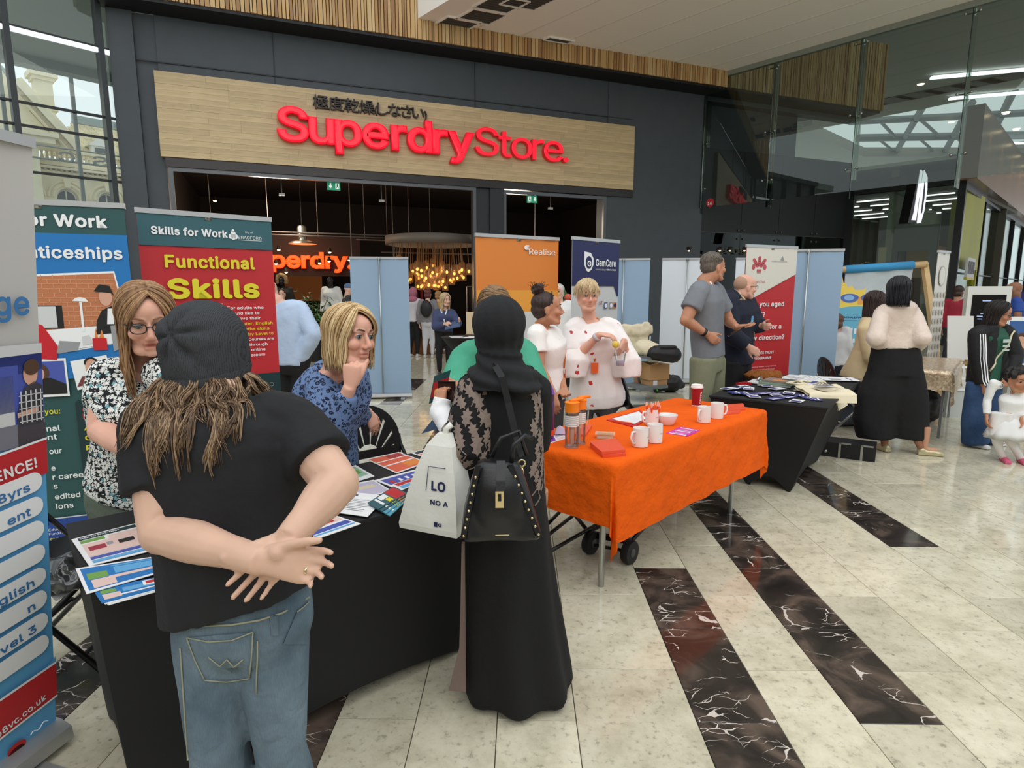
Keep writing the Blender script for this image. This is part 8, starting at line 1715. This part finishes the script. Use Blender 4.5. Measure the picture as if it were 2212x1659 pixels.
# low promo panels and stock inside the far glazed shop
def CW(s,y,z): return V((CP[0]+s*math.cos(CA)-y*math.sin(CA),CP[1]+s*math.sin(CA)+y*math.cos(CA),z))
for i,(s,col,lab) in enumerate(((1.2,(200,196,180),'first'),(2.6,(226,224,214),'second'),(4.4,(206,210,204),'third'),(6.2,(190,176,140),'fourth'),(8.2,(230,228,222),'fifth'))):
    t=thing('clothes_rail',lab+' pale clothes rail inside the far glazed shop, counting from the corner','rail',CW(s,.9,0),CA,'clothes rails in the far shop'); part(MB().tube([(-.6,0,1.5),(.6,0,1.5)],.02,6).tube([(-.6,0,0),(-.6,0,1.5)],.02,6).tube([(.6,0,0),(.6,0,1.5)],.02,6),'frame',M_STEEL,t)
    for j in range(7): part(MB().loft([ering((-.5+j*.16,0,1.46),V((.03,0,0)),V((0,.08,0)),8),ering((-.5+j*.16,0,1.35),V((.05,0,0)),V((0,.22,0)),8),ering((-.5+j*.16,0,.75),V((.06,0,0)),V((0,.24,0)),8)]),'garment',mat('garment_%d_%d'%(i,j%3),tuple(min(255,max(30,c+(-30,0,14)[j%3]*(1+i%2))) for c in col),.8),t,True)
t=thing('shop_promo_sign','yellow edged white promotional sign board on the corner post of the far shop','sign',CW(.9,-.25,0),CA); part(MB().bx(-.5,.7,0,.06,1.95,2.5),'panel',mat('sign_pale',(226,224,218),.5),t); part(MB().bx(-.5,.7,-.01,.07,1.88,1.95),'yellow_edge',mat('sign_yellow',(226,200,60),.5),t)
for i in range(6): part(MB().bx(-.42+i*.18,-.32+i*.18,-.008,0,2.05,2.4),'print_bar',ink('sign_ink',(60,50,60)),t)
solo(MB().obox(CW(3.3,1.2,2.75),V((.25,.1,0)),V((-.1,.25,0)),V((0,0,.25))),'hanging_cube',mat('cube_orange',(176,112,60),.6),'orange cube hanging inside the far glazed shop','display')
for i,(s,z) in enumerate(((5.2,2.7),(5.4,2.6),(5.0,2.6))): solo(MB().ell(CW(s,1.2,z),.14,.14,.16,nu=10,nv=8),'globe_lamp',mat('warm_globe',(255,190,110),.4,emit=1.2),('upper globe lamp glowing warm in the far shop','right globe lamp glowing warm in the far shop','left globe lamp glowing warm in the far shop')[i],'lamp',True)
for i in range(6):
    for j in range(2): struct(MB().obox(CW(2+i*3.2,.6+j*.6,4.9),V((1.2*math.cos(CA),1.2*math.sin(CA),0)),V((-.05*math.sin(CA),.05*math.cos(CA),0)),V((0,0,.03))),'strip_lamp',MATS['strip_white'],G)
# far shoppers on the right
for px,py,d,hd,col,lab in((2068,650,11.5,60,(160,40,60),'distant person in dark red top left of the screen kiosk'),(2092,645,12.0,30,(180,176,172),'distant person in pale grey top left of the screen kiosk')):
    q=at(px,py,d); F=stand(lab,q.x,d,hd,1.66,SK_TAN,False,{},(hd,0),cloth_mat('far_top_%d'%px,col),cloth_mat('charcoal_trousers',(46,48,54)),mat('dark_trainer',(40,40,44),.6),.018,1.0,1.0,longsl=True); shorthair(F,DKH,n=0,vol=1.05,low=-.06)
# ================================================================== inside the clothes shop
warm=(1,.62,.28)
RSIGN=mat('neon_orange',(255,88,30),.4,emit=1.1,ec=(255,80,24))
ns=thing('neon_word','glowing orange-red letters perdry hanging inside the dark shop','sign',FW(1.5,5.0,0),FA)
text(ns,'uperdry.',.0,2.25,RSIGN,2.75,.85,.035,y=0,ext=.05,res=3)
part(MB().bx(-.2,3.0,.12,.16,2.0,3.2),'backing',mat('dark_sign_backing',(40,24,18),.7),ns)
tb=thing('glow_lamp','orange glowing slatted panel high inside the shop above the neon word','light',FW(1.25,3.2,0),FA); 
for i in range(5): part(MB().obox((.04*i,0,3.05+i*.1),V((.12,0,.0)),V((0,.02,0)),V((.02,0,.03))),'slat',mat('orange_glow',(220,70,30),.5,emit=.7),tb)
def shop_beam(s0,s1,y,z): return [FW(s0,y,z),FW(s1,y,z)]
bs=thing('pipe_rail','grey pipes hung across the dark shop ceiling','pipe',FW(1.2,3,0),FA)
for s0,s1,y,z in((1.3,6.8,2.6,3.05),(1.3,6.2,2.6,2.98),(4.2,10.5,3.6,3.0),(5.0,10.2,4.2,2.7)): part(MB().tube(shop_beam(s0,s1,y,z),.022,6),'pipe',mat('pipe_grey',(84,76,74),.5),bs,True,world=True)
for s in(.6,1.9,3.1,4.3,4.9,5.5,6.1,8.2,9.3): part(MB().tube([FW(s,2.6,4.7),FW(s,2.6,2.95)],.008,5),'drop_rod',mat('rod_grey',(110,104,100),.5),bs,world=True)
pl_=at(653,512,16.0); t=thing('pendant_lamp','large silver industrial pendant lamp inside the shop entrance','lamp',(pl_.x,pl_.y,0)); z=pl_.z
part(MB().lathe([(.36,z-.18),(.34,z-.14),(.12,z-.08),(.11,z-.02),(.12,z+.22),(.1,z+.28),(.03,z+.3)],n=24),'shade',mat('pewter',(150,146,136),.3,.8),t,40); part(MB().tube([(0,0,z+.3),(0,0,4.7)],.012,6),'rod',M_BLACK,t)
for i,(px,py) in enumerate(((602,538),(712,543),(711,562),(618,586),(755,560),(596,568),(690,566),(464,432))):
    p=at(px,py,17.0); t=thing('spot_lamp','small bright spot lamp in the shop, '+('at the left end above the neon word','above the letter y of the neon word','just below the one above letter y','under the letter p of the neon word','right of the neon word','at the left end of the neon word','over the middle of the neon word','alone high at the left behind the doorway')[i],'lamp',p,0,'spot lamps in the shop'); part(MB().lathe([(.03,.1),(.06,.0),(.07,-.02)],n=10),'housing',M_BLACK,t,40); part(MB().ell((0,0,-.01),.05,.05,.045,nu=8,nv=6),'bulb',mat('spot_lit',(255,220,160),.4,emit=7),t)
# chandelier
c0=at(935,540,16.6); rg=thing('ring_chandelier','round pale ring canopy with a cluster of warm glass bulb pendants in the shop','chandelier',(c0.x,c0.y,0)); zr=at(935,530,16.6).z
part(MB().lathe([(1.2,zr+.0),(1.27,zr+.0),(1.27,zr+.22),(1.2,zr+.22),(1.2,zr+.0)],n=40,cap=False),'ring',mat('ring_taupe',(112,104,94),.6),rg,True)
BULB=mat('filament_bulb',(255,190,96),.3,emit=3.6,ec=(255,180,80)); GLS=mat('amber_glass',(150,110,70),.15,alpha=.35)
bm=MB().ell((0,0,0),.034,.034,.042,nu=8,nv=6).mesh('bulb'); bm.materials.append(BULB); gm_=MB().lathe([(.04,.22),(.085,.18),(.085,-.09)],n=10,cap=False).mesh('jar'); gm_.materials.append(GLS)
for i in range(62):
    a=random.random()*2*PI; r=1.1*math.sqrt(random.random()); x,y=r*math.cos(a),r*math.sin(a)*.8; z=zr-.4-.7*(1-r/1.2)*random.uniform(.6,1)-random.uniform(0,.35)
    t=thing('pendant_bulb','warm glass jar pendant bulb in the hanging cluster under the ring','lamp',(c0.x+x,c0.y+y,z),0,'pendant bulbs under the ring'); 
    for me,nm in((bm,'bulb'),(gm_,'glass_jar')): o=bpy.data.objects.new(nm,me); COL.objects.link(o); o.parent=t
    part(MB().tube([(0,0,.2),(-x*.05,-y*.05,zr+.05-z)],.006,4),'flex',mat('flex_brown',(120,90,56),.6),t)
spot_pt('chandelier_glow',(c0.x,c0.y,zr-.9),60,warm,.5)
spot_pt('neon_glow',tuple(FW(2.8,4.4,2.9)),35,(1,.35,.12),.6)
spot_pt('shop_fill_light',tuple(FW(2.0,2.2,3.5)),160,(1,.8,.6),.4); spot_pt('shop_fill_light',tuple(FW(8.6,2.4,3.5)),90,(1,.8,.6),.4)  # added fill points that lift the dark interior, no fixtures here
# plant by the entrance
c0=at(680,720,13.3); pt=thing('potted_plant','tall leafy green potted plant inside the shop entrance','plant',(c0.x,c0.y,0)); part(MB().lathe([(.2,0),(.26,.5),(.24,.5),(.0,.46)],n=18),'pot',M_BLACK,pt,40)
LF=[mat('leaf_green',(72,120,56),.45,var=(6,.2)),mat('leaf_dark',(44,84,44),.45,var=(6,.2))]
st_=MB(); lfs=[MB(),MB()]
for i in range(16):
    a=random.random()*6.28; h=random.uniform(.7,1.75); r=.1+.35*random.random(); top=V((r*math.cos(a),r*math.sin(a)*.6,h)); mid=V((r*.3*math.cos(a),r*.3*math.sin(a),h*.6)); st_.tube([V((0,0,.45)),mid,top],[.012,.009,.005],5)
    for j in range(13):
        b=random.random()*6.28; q=mid.lerp(top,random.random()); ln=random.uniform(.12,.3); d=V((math.cos(b),math.sin(b),random.uniform(-.5,.5))); e=q+d*ln-V((0,0,ln*.3)); s=d.cross(V((0,0,1))).normalized()*ln*.13; m_=q.lerp(e,.5)+V((0,0,.03)); k=lfs[random.random()<.4]; k.add([q,m_+s,e,m_-s,m_+V((0,0,.008))],[(0,1,4),(1,2,4),(2,3,4),(3,0,4)])
part(st_,'stems',LF[1],pt,True)['kind']='stuff'
for k,m in zip(lfs,LF): part(k,'leaves',m,pt)['kind']='stuff'
# mannequins and garments
def mannequin(lab,px,d,top,bottom,hd,headcol,extra=None):
    q=at(px,650,d); F=stand(lab,q.x,d,hd,1.78,headcol,False,{},(hd,0),top,bottom,None,.016,.95,1.0,longsl=True,cat='mannequin',z=.15); F.t.name='mannequin'; F.t['category']='mannequin'; part(MB().lathe([(.25,-.15),(.25,-.02),(.2,.0)],(q.x,d,.15),18),'base',M_BLACK,F.t,40,world=True); return F
SKB=skin_mat('mannequin_black',(30,28,28))
mannequin('black mannequin in white sweater and dark checked skirt beside the plant',716,15.0,cloth_mat('white_knit',(222,222,216)),cloth_mat('dark_plaid',(70,40,48)),190,SKB)
F=mannequin('black mannequin in fur-hooded dark parka left of the plant',612,15.4,cloth_mat('dark_parka',(40,40,36)),cloth_mat('black_trousers',(22,22,24)),180,SKB); k=MB(); k.tube([F.hp(.12*math.cos(a),-.01,.02+.15*math.sin(a)) for a in[-.6+(PI+1.2)*i/14 for i in range(15)]],.055,8); part(vox(k,.02,1,.5,(.02,20,1)),'fur_hood',mat('tan_fur',(150,124,84),.9),F.t,True,world=True)
def shopper(lab,px,py,d,hd,male,top,bot,hair,H=1.68,skin=SK_PALE):
    q=at(px,py,d); F=stand(lab,q.x,d,hd,H,skin,male,{},(hd,0),top,bot,mat('pale_trainer',(200,200,198),.6),.016,1.0,1.0,longsl=True); 
    if hair: shorthair(F,hair,n=0,vol=1.06,low=-.06)
    return F
F=shopper('woman with dark hair and glasses under the fur-hooded mannequin',613,690,13.4,170,False,cloth_mat('dark_parka2',(50,46,44)),cloth_mat('black_trousers',(22,22,24)),DKH,1.6)
F=shopper('man in blue cap and dark T-shirt partly behind the blue-grey banner back',752,650,13.0,70,True,cloth_mat('charcoal_tee',(56,54,56)),cloth_mat('black_trousers',(22,22,24)),None,1.72); R_=Matrix([list(x) for x in F.axes()]).transposed(); k=MB(); k.ell(F.hp(0,-.01,.06),.085,.105,.07,R_); k.ell(F.hp(0,.1,.04),.06,.07,.012,R_); part(vox(k,.009,2),'cap',mat('denim_cap',(92,112,146),.8),F.t,True,world=True)
F=shopper('shopper in dusty pink headscarf and white top among the far shoppers',893,690,14.2,10,False,cloth_mat('pale_top',(206,200,204)),cloth_mat('black_trousers',(22,22,24)),None,1.62); k=MB(); k.ell(F.hp(0,-.01,.02),.1,.115,.13); k.ell(F.J['neck'],.14,.12,.08); part(vox(k,.012,3),'headscarf',cloth_mat('dusty_pink_scarf',(172,104,122)),F.t,True,world=True)
F=shopper('shopper in grey hoodie and pale grey joggers with a black backpack, seen from behind',925,690,14.0,5,False,cloth_mat('mid_grey_hoodie',(128,124,126)),cloth_mat('pale_grey_joggers',(196,196,200)),hairmat('auburn_hair',(80,40,38),(120,66,60)),1.6); k=MB(); k.ell(F.J['chest']-F.f*.18,.14,.09,.2); part(vox(k,.015,3),'backpack',BN,F.t,True,world=True)
F=shopper('shopper in mustard top bending at the far back between the shoppers and the blonde woman',948,690,15.5,40,False,cloth_mat('mustard_top',(200,150,50)),cloth_mat('black_trousers',(22,22,24)),hairmat('fair_hair',(150,110,70),(190,150,100)),1.55)
q=at(1207,660,9.2); F=shopper('grey-haired man in white shirt far behind the woman with the bun',1207,660,9.2,200,True,cloth_mat('white_shirt',(232,232,230)),cloth_mat('black_trousers',(22,22,24)),hairmat('white_hair',(190,186,178),(220,216,210)),1.66)
for i,(s,y,cs,lab) in enumerate(((5.6,5.4,((24,22,24),(40,30,28),(150,110,30)),'clothes rail of dark jackets at the right of the chandelier'),(6.3,6.6,((130,24,34),(30,26,26),(60,40,30)),'clothes rail with red and dark coats behind the chandelier'),(1.0,6.2,((40,36,34),(70,50,40),(26,26,28)),'clothes rail of dark coats deep in the shop at left'),(8.6,5.0,((36,34,34),(60,44,36),(30,30,34)),'clothes rail seen through the narrow right opening'))):
    t=thing('clothes_rail',lab,'rail',FW(s,y,0),FA,'clothes rails in the dark shop'); part(MB().tube([(-.7,0,1.7),(.7,0,1.7)],.02,6).tube([(-.7,0,0),(-.7,0,1.7)],.02,6).tube([(.7,0,0),(.7,0,1.7)],.02,6),'frame',M_STEEL,t)
    for j in range(8): part(MB().loft([ering((-.6+j*.17,0,1.66),V((.03,0,0)),V((0,.08,0)),8),ering((-.6+j*.17,0,1.5),V((.06,0,0)),V((0,.24,0)),8),ering((-.6+j*.17,0,.8),V((.07,0,0)),V((0,.26,0)),8)]),'garment',mat('coat_%d_%d'%(i,j%3),cs[j%3],.8),t,True)
t=thing('shop_mirror','orange lit framed mirror on the back wall of the shop','mirror',FW(2.9,8.9,0),FA); part(MB().bx(-.7,.7,-.05,0,1.2,2.5).bx(-.6,.6,-.06,-.05,1.3,2.4),'frame',mat('lit_oak',(150,86,40),.5,emit=.15),t)
F=thing('flower_plant','red flowering plant in pot behind the Realise banner','plant',at(1228,640,9.8)-V((0,0,at(1228,640,9.8).z))); 
k=MB(); part(MB().lathe([(.12,0),(.16,.35),(.0,.33)],n=14),'pot',M_BLACK,F,40); 
for i in range(60): b=random.random()*6.28; q=V((0,0,.4+1.0*random.random())); d=V((math.cos(b),math.sin(b),random.uniform(.0,1))); e=q+d*.3; s=d.cross(V((0,0,1))).normalized()*.035; k.add([q,q.lerp(e,.5)+s,e,q.lerp(e,.5)-s],[(0,1,2,3)])
part(k,'leaves',LF[1],F)['kind']='stuff'
for i in range(3): part(MB().ell((random.uniform(-.15,.15),-.15,1.35+.1*i),.07,.07,.06,nu=8,nv=6),'flower',mat('coral_flower',(206,92,70),.6),F,True)
bpy.data.scenes.remove(TS)
